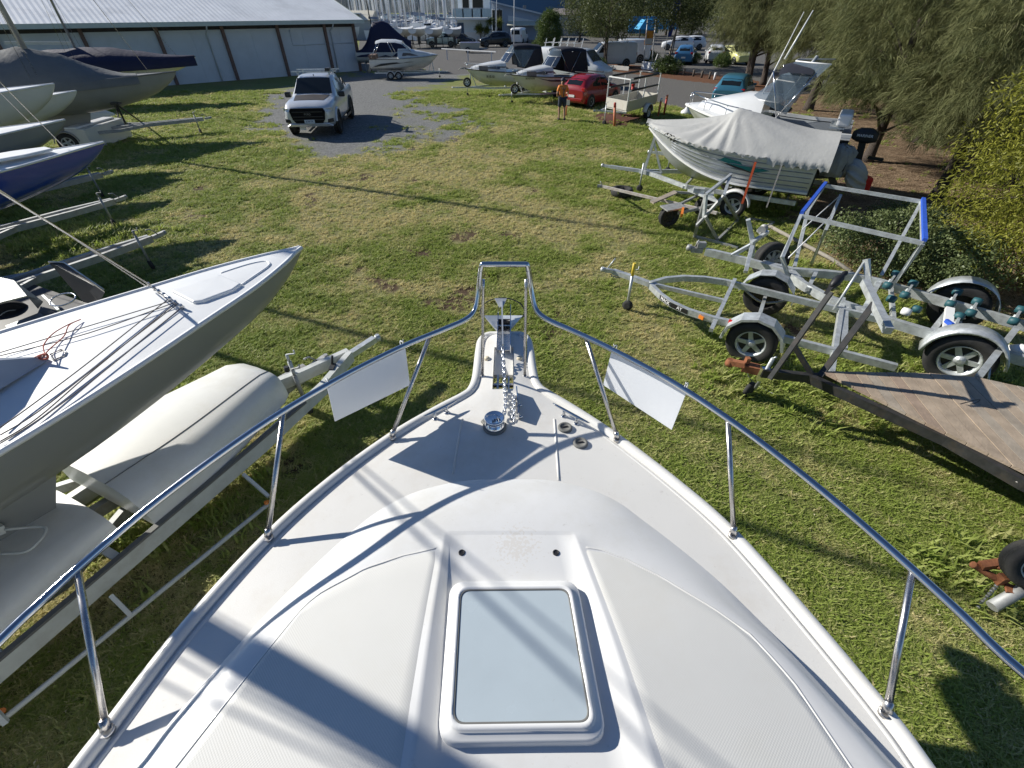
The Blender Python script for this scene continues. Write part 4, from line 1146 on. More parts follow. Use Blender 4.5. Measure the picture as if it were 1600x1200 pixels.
k7, K7 = keelboat('sailing boat under a dark navy cover by the shed wall', P(305, 88, 2.05), V((-.93, -.36, 0)).normalized(), HWHITE, TARPN, L=1.15, mast=(5.2, .055, 10), depth=.8, name='sailing_boat')
tent(k7, K7, .05, 7.2, 4.6, .55, TARPN, drop=.42, wscale=1.05)
# pale hull and boxes lying low between the boats
th = thing('hull_mould', 'small pale upturned hull lying low behind the white box', 'dinghy', tuple(P(150, 183, 0)))
mb = MB(); a = P(176, 172, .5); secs = []
for i, (s, w_, h_) in enumerate(((0, .03, .08), (.4, .22, .3), (1.0, .42, .42), (2.0, .55, .48), (3.0, .5, .45))):
    c = a + AX * s; sd = V((-AX.y, AX.x, 0)); secs.append([V((c.x, c.y, .3)) + sd * w_ * math.cos(t) + Z3 * (h_ * math.sin(t)) for t in [math.pi * k / 8 for k in range(9)]])
mb.loft(secs, closed=False, cap=False); mb.add(secs[-1], [tuple(range(9))]); build('shell', mb, HWHITE, th)
mb = MB()
for s in (.8, 2.4): mb.bar(a + AX * s + V((-.5, .2, -.5 + .13)), a + AX * s + V((.5, -.2, -.5 + .13)), .09, .30)
build('chock', mb, GALVD, th)
th = thing('storage_box', 'long white box with a sunlit lid between the trailers on the left', 'box', tuple(P(150, 215, 0)))
c0, c1 = P(118, 200, .75), P(178, 183, .75); d = (c1 - c0).normalized(); n = V((-d.y, d.x, 0))
mb = MB(); mb.slab([V((p.x, p.y, .04)) for p in (c0 - n * .25, c1 - n * .25 + d * .2, c1 + n * .45 + d * .2, c0 + n * .45)], (0, 0, .66)); build('box_body', mb, HWHITE, th, bevel=.02)
mb = MB(); mb.slab([V((p.x, p.y, .703)) for p in (c0 - n * .0, c1 - n * .0, c1 + n * .42, c0 + n * .42)], (0, 0, .06)); build('lid', mb, WHITE, th, bevel=.02)
# trailers of the row, seen by their drawbars
stand_trailer('empty trailer with twin drawbars next to the nearest keelboat', P(234, 371, .5), AX, mat=GALVD, post=False)
stand_trailer('trailer under the blue keelboat, its small wheel hanging down', P(176, 313, .5), AX, mat=GALVD, post=False)
stand_trailer('trailer under the slate grey keelboat with a white painted drawbar edge', P(157, 272, .5), AX, mat=GALVD, post=False)
stand_trailer('long low trailer with a slim drawbar under the grey covered boat', P(318, 187, .45), V((-.80, -.60, 0)), wid=1.7, length=7.5, mat=GALVD, post=False)
th = thing('bow_stand', 'dark steel tripod stand propping the bow of the grey covered boat', 'boat stand', tuple(P(192, 208, 0)))
mb = MB(); tp = P(182, 163, 1.35)
for a in ((187, 200), (204, 210), (228, 196)): mb.tube([tp, P(*a, .03)], .035, 6)
build('legs', mb, DARKST, th); mb = MB(); mb.box(tp + Z3 * .03, (.3, .2, .06)); build('pad', mb, DARKST, th)

# ---- black tender / tread plate guard on the far side of the nearest boat
TREAD = M('tread_plate', (0.34, 0.35, 0.35), 0.4, 0.7, var=0.3, vs=45, aniso=(1, 3, 1), bump=.4, bs=40)
th = thing('tool_trailer', 'dark trailer with tread plate mudguard and a black steel end panel', 'trailer', tuple(P(70, 520, 0)))
mb = MB()
A = [P(0, 433, .82), P(22, 438, .82), P(66, 470, .62), P(40, 495, .62), P(-60, 520, .7), P(-80, 460, .82)]
mb.slab([A[0], A[1], P(42, 462, .82), P(-30, 480, .82)], (0, 0, -.02)); mb.slab([A[1], A[2], P(58, 481, .6), P(42, 462, .82)], (0, 0, -.02))
build('mudguard', mb, TREAD, th)
mb = MB(); mb.slab([P(8, 509, .55), P(62, 488, .55), P(75, 500, .55), P(18, 520, .55)], (0, 0, -.03)); build('step_plate', mb, TREAD, th)
mb = MB(); mb.slab([P(76, 409, .95), P(100, 410, .95), P(163, 455, .72), P(155, 470, .55), P(135, 478, .4), P(120, 450, .4)], (.02, -.03, -.01)); pn = build('end_panel', mb, BLACK, th)
mb = MB(); mb.tube([P(76, 409, .96), P(100, 410, .96), P(162, 452, .74), P(155, 469, .56)], .011, 6); build('panel_trim', mb, GALV, pn)
mb = MB(); mb.slab([P(-60, 470, .45), P(40, 440, .45), P(140, 475, .45), P(60, 540, .45), P(-60, 560, .45)], (0, 0, -.12)); build('floor_pan', mb, BLACK, th)
mb = MB(); c = P(98, 468, .72); mb.tube([c + V((math.cos(t) * .17, math.sin(t) * .14, .03 * math.sin(t))) for t in [2 * math.pi * k / 22 for k in range(22)]], .010, 6, closed=True); build('hoop', mb, STEEL, th)
mb = MB(); mb.bar(P(67, 462, .6), P(92, 485, .6), .03, .03); build('strut', mb, GALV, th)
cw = P(20, 500, .3); wheel(th, cw, (.85, -.5, 0), .30, .18)

# ---- white trailer alongside the cruiser with cream shells on it
CREAMH = M('cream_fibreglass', (0.75, 0.75, 0.72), 0.42, var=0.04, vs=2, coat=.15, dirt=(.5, .45, .34), dscale=1.7, damt=.35)
WTR = M('white_trailer_paint', (0.58, 0.60, 0.58), 0.5, var=0.1, vs=6, dirt=(.30, .25, .18), dscale=4, damt=.4)
tz = .52
tr = thing('boat_trailer', 'white painted trailer close beside the cruiser, carrying two cream shells', 'boat trailer', tuple(P(250, 800, 0)))
na, nb = P(528, 592, tz), P(0, 1040, tz); tax = (nb - na).normalized(); tsd = V((-tax.y, tax.x, 0)); tsd = tsd if tsd.x > 0 else -tsd
TP = lambda s, o, z=tz: na + tax * s + tsd * o + Z3 * (z - tz)
wid = 1.15
mb = MB(); mb.beam([P(548, 556, tz), P(505, 607, tz), TP(1.2, .02), TP(4.4, .02)], .075, .15); build('side_rail', mb, WTR, tr)
mb = MB(); mb.beam([P(545, 553, tz), P(475, 585, tz), P(408, 612, tz), P(300, 670, tz), P(150, 760, tz), P(-60, 900, tz)], .075, .15); build('side_rail', mb, WTR, tr)
mb = MB()
for s in (.75, 1.75, 2.6, 3.4, 4.2): mb.bar(TP(s, .0, tz + .02), TP(s, -wid - .05 if s > 1 else -.75, tz + .02), .06, .08)
build('cross_member', mb, WTR, tr)
mb = MB(); mb.beam([TP(.55, .03, tz + .085), TP(4.3, .03, tz + .085)], .05, .02); build('rail_strip', mb, GREY, tr)
ob0, ob1 = P(420, 787, .34), P(0, 1128, .34)
mb = MB(); mb.tube([ob0, ob1, ob1 + (ob1 - ob0) * .25], .02, 8)
for a, b in (((380, 741), (420, 776)), ((173, 930), (205, 962)), ((-20, 1100), (10, 1130))): mb.bar(P(*a, tz - .03), P(*b, .34), .03, .04)
build('side_guard', mb, WTR, tr)
for a in ((417, 785), (2, 1112)):
    mb = MB(); p = P(*a, .36); mb.lathe([(.024, -.014), (.026, .0), (.018, .016)], p, (.7, .3, .6), 12); build('marker_lamp', mb, AMBER, tr)
mb = MB(); mb.bar(P(548, 554, tz), P(585, 530, tz), .08, .08); mb.lathe([(.04, -.04), (.05, 0), (.03, .05)], P(590, 528, tz), n=10); build('coupling', mb, GALV, tr)
jp = P(462, 590, tz); jockey(tr, jp + Z3 * .25, V((jp.x, jp.y, 0)), GALV)
mb = MB(); mb.cyl(P(519, 575, .55), P(519, 556, .72), .015, n=8); mb.box(P(520, 575, .58), (.06, .12, .06)); mb.cyl(P(447, 573, .86), P(449, 580, .80), .03, n=10); build('winch_handle', mb, DARKST, tr)
for s in (5.4, 6.1):
    for o in (.14, -wid - .14):
        c = TP(s, o, .29); wheel(tr, c, tsd * (1 if o > 0 else -1), .29, .17)
def shell(label, s0, s1, o0, o1, z0, z1, nose):
    c = TP((s0 + s1) / 2, (o0 + o1) / 2, z0); th = thing('fibreglass_shell', label, 'boat part', (c.x, c.y, z0))
    mb = MB(); secs = []; n = 16
    for i in range(n + 1):
        t = i / n; s = lerp(s0, s1, t)
        k = min(1, math.sqrt(max(0, 1 - (1 - min(1, t / .16)) ** 2)) + .02) if nose else 1
        wn = lerp(.66, 1.0, smooth(t / .75)); oc = (o0 + o1) / 2; hw = (o1 - o0) / 2 * wn * (.30 + .70 * k)
        hh = (z1 - z0) * lerp(.80, 1, t) * (.35 + .65 * k)
        q = [(-1, 0), (-1, .35), (-.97, .66), (-.86, .88), (-.6, .98), (0, 1.03), (.6, .98), (.84, .86), (.95, .62), (1, .3), (1, 0)]
        secs.append([TP(s - (0 if not nose else 0), oc + hw * x, z0 + hh * z) for x, z in q])
    mb.loft(secs, closed=False, cap=False, smooth=True)
    for b in (secs[0], secs[-1]): mb.add(b, [tuple(range(len(b)))])
    build('shell', mb, CREAMH, th)
    return th, secs
s1_, q1 = shell('cream fibreglass shell with a rounded nose lying on the white trailer', .40, 2.28, -1.22, .0, tz + .06, .98, True)
mb = MB(); mb.tube([lerp(q[5], q[6], .75) + Z3 * .004 for q in q1], .004, 5); build('moulding_line', mb, GREY, s1_)
s2_, q2 = shell('square cream fibreglass box on the white trailer behind the rounded shell', 2.44, 4.6, -1.26, -.02, tz + .06, .82, False)
mb = MB(); a = TP(2.85, -.72, .92); mb.bar(a, a + tax * .12 + Z3 * .05, .10, .07); mb.tube(catmull([a + tsd * .05, a + tsd * .25 - tax * .14 + Z3 * -.05, a + tsd * .34 + tax * .02 - Z3 * .06, a + tsd * .2 + tax * .12 - Z3 * .05], 6), .012, 6); build('bracket', mb, WTR, s2_)
mb = MB(); mb.tube(catmull([TP(3.0, -1.0, .86), TP(3.2, -.8, .86), TP(3.5, -.74, .85), TP(3.9, -.78, .84)], 6), .012, 6); build('hose', mb, GREY, s2_)
mb = MB(); mb.bar(TP(3.0, -.65, .86), TP(3.7, -.16, .86), .05, .05); mb.bar(TP(3.7, -.9, .85), TP(3.75, -.16, .85), .05, .05); build('frame', mb, WTR, s2_)
# ================================================================== RIGHT: EMPTY TRAILERS AND STANDS
def PB(pts, z=None):
    return [P(p[0], p[1], p[2] if len(p) > 2 else z) for p in pts]
# ---- trailer 1 : slim boat trailer, bent rails
t1 = thing('boat_trailer', 'slim galvanised boat trailer with curved rails and a black name strip', 'boat trailer', tuple(P(1120, 500, 0)))
z1 = .50
mb = MB(); mb.beam(PB([(1016, 444), (1040, 437), (1068, 434.5), (1100, 436), (1134, 441), (1200, 457), (1310, 484), (1400, 505)], z1), .06, .095); build('side_rail', mb, GALV, t1)
nearr = PB([(1016, 446), (1032, 462), (1050, 475), (1076, 487), (1111, 498), (1146, 506), (1190, 518), (1225, 529), (1300, 548), (1400, 574)], z1)
mb = MB(); mb.beam(nearr, .06, .095); nr1 = build('side_rail', mb, GALV, t1)
mb = MB(); mb.beam(PB([(958, 424), (985, 433), (1016, 444), (1026, 447)], z1 - .02), .08, .08); mb.beam(PB([(1026, 446), (1134, 471)], z1 - .01), .05, .06); build('drawbar', mb, GALV, t1)
mb = MB(); mb.bar(P(1111, 516, z1 - .02), P(1148, 437, z1 + .07), .055, .055); mb.bar(P(1298, 586, z1 - .02), P(1316, 468, z1), .06, .09); mb.bar(P(1318, 545, z1), P(1320, 480, z1), .08, .05); build('cross_member', mb, GALV, t1)
mb = MB(); q = P(958, 424, z1); mb.bar(q, q + V((-.16, .03, .02)), .06, .06); mb.lathe([(.035, -.03), (.042, .0), (.03, .04)], q + V((-.18, .03, .02)), n=10); mb.tube([q + V((-.1, .02, .05)), q + V((.02, .05, .22))], .011, 6); build('coupling', mb, GALV, t1)
mb = MB()
for k in range(9): mb.lathe([(.014, -.012), (.014, .012)], q + V((-.02 + .035 * k, -.05 - .012 * math.sin(k), -.06 - .03 * math.sin(k * .4))), (1, k % 2, .3), 8)
build('safety_chain', mb, GALVD, t1)
jp = P(986, 441, z1); gpt = P(980, 459, 0)
jockey(t1, jp + Z3 * .12, V((jp.x, jp.y - .05, 0)), GALV); 
mb = MB(); mb.cyl(jp + Z3 * .12, jp + Z3 * .34, .026, n=10); build('jack_cap', mb, M('yellow_paint', (.62, .46, .04), .5, var=.15), t1)
mb = MB(); a, b = nearr[1], nearr[4]
BLKS = M('black_sticker', (.015, .015, .016), .4)
s0, s1 = lerp(nearr[1], nearr[2], .1), lerp(nearr[3], nearr[4], .0)
st = MB(); off = V((-.02, -.034, 0))
path = [s0, nearr[2], s1]
for a, b in zip(path[:-1], path[1:]):
    d = (b - a).normalized(); n = V((d.y, -d.x, 0)).normalized(); n = n if n.y < 0 else -n
    st.slab([a + n * .032 - Z3 * .036, b + n * .032 - Z3 * .036, b + n * .032 + Z3 * .036, a + n * .032 + Z3 * .036], n * .003)
build('name_strip', st, BLKS, t1)
d = (s1 - s0).normalized(); n = V((d.y, -d.x, 0)); n = n if n.y < 0 else -n
for word, a, b in (('MACK', s0, nearr[2]), ('AY', nearr[2], s1)):
    dd = (b - a).normalized(); nn = V((dd.y, -dd.x, 0)); nn = nn if nn.y < 0 else -nn
    lettering(word, .075, WHITE, t1, lerp(a, b, .52) + nn * .0365, dd, Z3, bold=True)
mb = MB(); p = lerp(nearr[4], nearr[3], .45) + n * .04; mb.bar(p, p + d * .08, .02, .05); build('side_lamp', mb, AMBER, t1)
mb = MB(); p = nearr[5] + n * .05 + Z3 * .04 - d * .05; mb.bar(p, p + d * .07, .03, .05); build('side_lamp', mb, RED, t1)
ta = (nearr[8] - nearr[5]).normalized(); tn = V((ta.y, -ta.x, 0)); tn = tn if tn.y < 0 else -tn
wn = P(1174, 534, .33); wf = P(1196, 462, .33)
wheel(t1, wn, tn, .335, .19, GALV, 5); wheel(t1, wf, -tn, .335, .19, GALV, 5)
fender(t1, wn, tn, .42, .24, GALV, 4, 182, flat=6); fender(t1, wf, -tn, .42, .24, GALV, 4, 182, flat=6)
mb = MB(); mb.bar(wn, wf, .05, .05); build('axle', mb, GALV, t1)
for w_, sg in ((wn, 1), (wf, -1)):
    mb = MB(); mb.tube(catmull([w_ - ta * .38 - tn * sg * .16 + Z3 * .12, w_ - tn * sg * .16 - Z3 * .05, w_ + ta * .38 - tn * sg * .16 + Z3 * .12], 5), .02, 6); build('leaf_spring', mb, GALVD, t1)
# ---- trailer 2 : tandem frame trailer with the tall goal frame, rollers behind
z2 = .52
t2 = thing('boat_trailer', 'heavy galvanised boat trailer with blue topped guide frame and teal rollers', 'boat trailer', tuple(P(1370, 520, 0)))
mb = MB(); mb.beam(PB([(1102, 393), (1150, 404), (1190, 415), (1230, 428), (1255, 446), (1299, 470), (1348, 487), (1397, 505), (1453, 522), (1560, 552), (1640, 575)], z2), .08, .13); build('main_rail', mb, GALV, t2)
mb = MB(); mb.beam(PB([(1190, 413), (1237, 424), (1290, 428), (1330, 432), (1373, 442), (1403, 451), (1465, 469), (1539, 491), (1610, 512)], z2), .08, .13); build('main_rail', mb, GALV, t2)
mb = MB(); mb.bar(P(1237, 425, z2), P(1258, 447, z2), .07, .09); mb.bar(P(1348, 487, z2), P(1373, 442, z2), .07, .09); mb.bar(P(1453, 522, z2), P(1490, 475, z2), .07, .09); mb.bar(P(1262, 452, z2 + .02), P(1275, 425, z2 + .02), .06, .06); build('cross_member', mb, GALV, t2)
mb = MB(); q = P(1098, 391, z2); mb.bar(q, q + V((-.2, .05, 0)), .1, .09); mb.lathe([(.05, -.04), (.06, 0), (.04, .06)], q + V((-.24, .06, .02)), n=10); mb.box(q + V((-.05, .02, .1)), (.16, .1, .1)); mb.tube([q + V((-.15, .02, .06)), q + V((-.12, .0, .2))], .014, 6); build('coupling', mb, GALVD, t2)
mb = MB(); mb.beam(PB([(1174, 402, .5), (1176, 378, .8), (1169, 343, 1.18)]), .09, .07); mb.bar(P(1142, 400, .55), P(1173, 383, .78), .06, .06); mb.bar(P(1165, 425, .55), P(1175, 385, .8), .06, .06); mb.bar(P(1200, 362, .95), P(1174, 380, .82), .05, .06); build('winch_post', mb, GALV, t2)
mb = MB(); c = P(1192, 358, .98); mb.lathe([(.07, -.07), (.07, -.06), (.04, -.055), (.04, .055), (.07, .06), (.07, .07)], c, (.6, .7, 0), 14); mb.box(c + V((0, 0, -.05)), (.12, .16, .04)); mb.tube([c, c + V((.1, .12, .02)), c + V((.2, .1, .06))], .012, 6); build('winch', mb, GALVD, t2)
c = P(1204, 409, .34); wheel(t2, c + V((0, 0, .02)), (.15, -.95, .25), .34, .2, GALVD, 8)
mb = MB(); mb.bar(c + V((0, .1, 0)), c + V((.1, .45, .15)), .06, .06); build('spare_bracket', mb, GALVD, t2)
w2n, w2f = P(1499, 560, .36), P(1497, 479, .36)
ta2 = (P(1560, 552, z2) - P(1453, 522, z2)).normalized(); tn2 = V((ta2.y, -ta2.x, 0)); tn2 = tn2 if tn2.y < 0 else -tn2
wheel(t2, w2n, tn2, .375, .22, GALV, 6); wheel(t2, w2f, -tn2, .375, .22, GALV, 6)
fender(t2, w2n, tn2, .46, .27, GALV, 8, 178); fender(t2, w2f, -tn2, .46, .27, GALV, 8, 178)
mb = MB(); mb.bar(w2n, w2f, .06, .06); build('axle', mb, GALVD, t2)
mb = MB(); mb.beam(PB([(1479, 520, .58), (1482, 500, .62), (1484, 482, .66)]), .10, .05); build('light_board', mb, WHITE, t2)
mb = MB(); a = P(1480, 505, .66); mb.box(a + V((0, -.02, .02)), (.04, .12, .05)); build('reflector', mb, BLUEP, t2)
def roller(px, py, z=.66, d=(.55, .3, .25), m=None):
    p = P(px, py, z); mb = MB(); ax = V(d).normalized()
    mb.lathe([(.025, -.055), (.052, -.05), (.058, 0), (.052, .05), (.025, .055)], p, (ax.y, -ax.x, .1), 12)
    build('roller', mb, m or TEAL, t2)
RL = [(1400, 428), (1387, 446), (1427, 443), (1414, 461), (1496, 456), (1485, 475), (1527, 471), (1517, 489), (1499, 494), (1491, 514), (1595, 484), (1584, 502), (1393, 467)]
for p in RL: roller(*p)
roller(1416, 487, .6, m=WHITE); roller(1539, 522, .6, m=WHITE); roller(1432, 483, .6)
mb = MB()
for a, b in ((0, 1), (2, 3), (4, 5), (6, 7), (8, 9), (10, 11)):
    A, B = P(*RL[a], .64), P(*RL[b], .64); mb.bar(A, B, .03, .05); mid = lerp(A, B, .5); mb.bar(mid, V((mid.x - .02, mid.y, z2)), .045, .045)
build('roller_bracket', mb, GALV, t2)
# goal frame
FT = dict(a=(1251, 337, 1.35), b=(1288, 290, 1.35), c=(1440, 315, 1.35), d=(1442, 380, 1.35))
FT = {k: P(*v) for k, v in FT.items()}
for pts in (([FT['a'], P(1222, 402, .85), P(1231, 432, z2)]), ([FT['b'], P(1262, 330, 1.05), P(1241, 418, z2)]), ([FT['c'], P(1376, 432, z2)]), ([FT['d'], P(1392, 450, z2), P(1396, 505, z2 - .02)]), ([P(1313, 306, 1.2), P(1290, 360, .9), P(1268, 412, .06)])):
    mb = MB(); mb.beam(pts, .05, .07); build('guide_post', mb, GALV, t2)
for a, b in (('a', 'd'), ('b', 'c')):
    mb = MB(); mb.bar(FT[a], FT[b], .045, .06); build('guide_rail', mb, GALV, t2)
for a, b in (('a', 'b'), ('c', 'd')):
    mb = MB(); mb.bar(FT[a] + Z3 * .05, FT[b] + Z3 * .05, .055, .05); build('blue_strip', mb, BLUEP, t2)
    mb = MB(); mb.bar(FT[a], FT[b], .045, .05); build('guide_rail', mb, GALV, t2)
mb = MB(); mb.tube([P(1232, 403, .7), P(1297, 339, 1.1)], .012, 6); mb.tube([P(1254, 358, 1.1), P(1312, 306, 1.2)], .010, 6); build('brace_wire', mb, WHITE, t2)
mb = MB(); mb.tube([P(1351, 408, 1.15), P(1302, 485, .5)], .018, 6); build('prop_rod', mb, GALV, t2)
mb = MB(); mb.beam(PB([(1354, 405, 1.18), (1357, 440, .9), (1360, 476, z2)]), .07, .07); build('snubbing_post', mb, GALV, t2)
# rear upright with lamps at the frame edge
mb = MB(); mb.bar(P(1528, 590, .62), P(1588, 513, .62), .07, .06); mb.tube([P(1544, 595, .5), P(1547, 575, .6)], .012, 6); build('side_arm', mb, GALV, t2)
mb = MB(); p = P(1590, 548, .5); mb.lathe([(.05, -.12), (.085, -.08), (.09, .04), (.05, .12)], p, (.4, -.5, .4), 10); build('rope_coil', mb, WHITE, t2)

# ---- timber deck trailer with A frame head, bird on the head
WOOD = [M('weathered_plank_%s' % n, c, 0.85, var=0.22, vs=5, aniso=(1, 1, 1), bump=.35, bs=45, dirt=(.20, .15, .11), dscale=3, damt=.35) for n, c in (('tan', (0.36, 0.285, 0.21)), ('grey', (0.335, 0.285, 0.225)), ('brown', (0.315, 0.235, 0.175)))]
zw = .62
ft = thing('deck_trailer', 'flat trailer with weathered timber planks and a dark pointed steel frame', 'trailer', tuple(P(1500, 680, 0)))
A0 = P(1283, 583, zw); A1 = P(1447, 586, zw); A2 = P(1527, 593, zw); A3_ = P(1640, 618, zw); A4 = P(1760, 700, zw); A5 = P(1740, 808, zw); A6 = P(1600, 741, zw); A7 = P(1430, 657, zw)
outl = [A0, A1, A2, A3_, A4, A5, A6, A7]
pd = (P(1490, 670, zw) - P(1418, 585, zw)).normalized(); pn_ = V((-pd.y, pd.x, 0)); pn_ = pn_ if pn_.x > 0 else -pn_
def clip_poly(poly, nrm, d, keep_less):
    out = []; n = len(poly)
    for i in range(n):
        a, b = poly[i], poly[(i + 1) % n]; da, db = a.dot(nrm) - d, b.dot(nrm) - d
        if not keep_less: da, db = -da, -db
        if da <= 0: out.append(a)
        if (da < 0 < db) or (db < 0 < da): out.append(lerp(a, b, da / (da - db)))
    return out
d0 = min(p.dot(pn_) for p in outl); d1 = max(p.dot(pn_) for p in outl); pw = .125; k = 0; d = d0
while d < d1:
    q = clip_poly(clip_poly(outl, pn_, d + .0035, False), pn_, d + pw - .0035, True)
    if len(q) >= 3:
        mb = MB(); mb.slab(q, (0, 0, .032 + rnd.uniform(-.003, .003))); build('plank', mb, WOOD[rnd.choice((0, 0, 1, 2))], ft)
    d += pw
mb = MB(); mb.beam([P(1190, 582, zw - .07), P(1262, 590, zw - .06), P(1350, 630, zw - .06), P(1478, 688, zw - .06), P(1600, 757, zw - .06), P(1740, 822, zw - .06)], .07, .11)
mb.beam([P(1262, 590, zw - .06), A0 - Z3 * .062, A1 - Z3 * .062, A2 - Z3 * .062, A3_ - Z3 * .062, A4 - Z3 * .062], .06, .10); build('chassis', mb, DARKST, ft)
hd = P(1299, 456, 1.62); gap = P(1203, 592, zw - .04)
mb = MB(); mb.bar(hd, gap, .05, .05); build('head_strut', mb, DARKST, ft)
ap2 = P(1361, 481, 1.22)
mb = MB(); mb.bar(P(1366, 474, 1.37), P(1281, 588, zw - .04), .065, .065); build('head_strut', mb, DARKST, ft)
mb = MB(); mb.bar(P(1240, 539, zw + .28), P(1268, 585, zw - .02), .05, .05); build('brace', mb, DARKST, ft)
mb = MB(); mb.bar(P(1351, 441, 1.40), P(1388, 517, 1.33), .08, .08); build('head_beam', mb, GALV, ft)
mb = MB(); a = P(1186, 578, .45); mb.bar(a, P(1160, 572, .45), .12, .10); mb.bar(P(1165, 570, .5), P(1142, 566, .45), .07, .07); mb.lathe([(.05, -.04), (.06, 0), (.04, .06)], P(1140, 567, .43), n=10); mb.box(P(1168, 563, .55), (.05, .06, .08)); build('coupling', mb, RUST, ft)
jp = P(1193, 588, .5)
mb = MB(); mb.bar(P(1187, 594, .42), P(1197, 575, .62), .09, .05); build('jack_clamp', mb, CHROME, ft)
mb = MB(); mb.cyl(P(1208, 560, .78), P(1180, 607, .16), .022, n=8); mb.tube([P(1208, 560, .78), P(1213, 558, .82)], .012, 6); jb = build('jockey_stand', mb, GALV, ft)
mb = MB(); mb.lathe([(.06, -.03), (.105, -.024), (.105, .024), (.06, .03)], P(1171, 608, .105), (.55, -.83, 0), 18); build('jockey_wheel', mb, RUBBER, jb)
mb = MB(); mb.tube(catmull([P(1168, 580, .3), P(1172, 592, .06), P(1190, 606, .02), P(1215, 618, .02)], 5), .007, 5); build('cable', mb, GALVD, ft)
for px, py in ((1640, 700), (1720, 690)):
    c = P(px, py, .28)
for o in (0.0,):
    axd = (A6 - A7).normalized(); nn = V((axd.y, -axd.x, 0)); nn = nn if nn.y < 0 else -nn
    for q in (lerp(A6, A5, .96), lerp(A3_, A4, .75)):
        s_ = 1 if q.y < A4.y - .3 else -1
        c = V((q.x, q.y, .28)) + nn * (-.25 if s_ > 0 else .3); wheel(ft, c, nn * s_, .28, .17)
mb = MB(); p = P(1588, 752, zw - .05); mb.tube(catmull([p, p + V((.06, -.06, -.04)), p + V((.02, -.1, .02)), p + V((.09, -.02, .01))], 5), .008, 5); build('tie_cord', mb, ROPE, ft)
mb = MB(); p = P(1502, 624, zw + .036); mb.tube(catmull([P(1500, 631, zw + .038), P(1515, 627, zw + .038), P(1531, 624, zw + .039), P(1526, 629, zw + .038), P(1516, 631, zw + .038)], 6), .0025, 5)
wr = build('wire_offcut', mb, DARKST); tag(wr, 'bent scrap of thin wire lying on the timber planks', 'wire')
# the bird
BIRD = M('black_feathers', (.012, .012, .014), .5, var=.3, vs=20)
bb = hd + Z3 * .045
bd = thing('bird', 'small black bird perched on the tip of the dark steel strut', 'bird', tuple(bb))
mb = MB(); fw = V((.75, .5, .45)).normalized(); mb.lathe([(.008, -.10), (.032, -.07), (.048, -.01), (.044, .05), (.028, .085), (.024, .10), (.030, .125), (.022, .15), (.006, .165)], bb + Z3 * .085, fw, 14); build('body', mb, BIRD, bd)
mb = MB(); hp = bb + Z3 * .085 + fw * .155; mb.tube([hp, hp + V((.03, .02, -.002))], [.008, .002], 6); build('beak', mb, GREY, bd)
mb = MB(); tl = bb + Z3 * .085 - fw * .08; mb.slab([tl + V((-.012, .02, 0)), tl + V((.012, -.02, 0)), tl - V((.06, .07, .07)), tl - V((.08, .04, .07))], (0, 0, .006)); build('tail', mb, BIRD, bd)
for s_ in (-1, 1):
    mb = MB(); a = bb + V((.01, s_ * .014, .05)); mb.tube([a, V((a.x, a.y, bb.z - .005)), V((a.x + .02, a.y, bb.z - .003))], .004, 5); build('leg', mb, GREY, bd)
    mb = MB(); wv = V((-.55, .8, 0)) * s_; mb.loft([[bb + Z3 * .09 + fw * .06 + wv * .040, bb + Z3 * .12 + fw * .05 + wv * .03], [bb + Z3 * .07 - fw * .02 + wv * .052, bb + Z3 * .115 - fw * .02 + wv * .034], [bb + Z3 * .06 - fw * .11 + wv * .02, bb + Z3 * .075 - fw * .11 + wv * .012]], closed=False, cap=False); build('wing', mb, BIRD, bd)

# ---- small trailer with bare axle (left of the stand) and steel A stand
z3 = .42
t3 = thing('small_trailer', 'rusty small trailer with a long thin drawbar and timber bearers', 'trailer', tuple(P(1070, 335, 0)))
mb = MB(); mb.beam(PB([(941, 291), (1000, 305), (1060, 319), (1120, 333)], z3), .05, .06); build('drawbar', mb, M('chipped_white_paint', (.52, .48, .44), .6, var=.2, vs=14, dirt=(.25, .11, .06), dscale=9, damt=.7), t3)
mb = MB(); mb.beam(PB([(1017, 315), (1055, 300), (1095, 303)], z3 + .05), .05, .05); mb.beam(PB([(1050, 325), (1095, 303)], z3 + .03), .05, .05); mb.beam(PB([(1060, 333), (1125, 318)], z3), .05, .06); build('frame', mb, GALVD, t3)
mb = MB(); mb.slab(PB([(1016, 316), (1021, 319), (1058, 303), (1053, 299)], z3 + .09), (0, 0, .03)); build('bearer', mb, WOOD[1], t3)
mb = MB(); mb.slab(PB([(1074, 299), (1092, 306), (1122, 318), (1113, 309), (1088, 296)], z3 + .1), (0, 0, .05)); mb.box(P(1092, 297, z3 + .2), (.26, .16, .1), rz=-.3); mb.box(P(1108, 303, z3 + .15), (.2, .2, .08), rz=-.3); build('tool_plate', mb, GALV, t3)
mb = MB(); mb.slab(PB([(1031, 323), (1043, 331), (1072, 326), (1062, 318)], z3 + .06), (0, 0, .03)); build('mudguard', mb, GALVD, t3)
d3 = V((.55, -.83, 0)); wheel(t3, P(1045, 338, .24), (.2, -.97, 0), .24, .15, BLACK, 6); wheel(t3, P(1100, 322, .24), (-.2, .97, 0), .24, .15, BLACK, 6)
mb = MB(); mb.bar(P(1045, 338, .24), P(1100, 322, .24), .05, .05); mb.bar(P(1070, 332, .24), P(1072, 327, z3), .08, .06); build('axle', mb, DARKST, t3)
mb = MB(); mb.bar(P(1065, 337, .44), P(1067, 326, .5), .05, .08); build('tail_lamp', mb, AMBER, t3)
mb = MB(); q = P(941, 291, z3); mb.bar(q, q + V((-.12, .04, 0)), .06, .06); mb.tube([q, q + V((-.06, .03, .12))], .012, 6); build('coupling', mb, GALVD, t3)
mb = MB(); mb.bar(P(966, 304, .02), P(966, 298, z3 - .03), .04, .04); build('prop', mb, GALVD, t3)
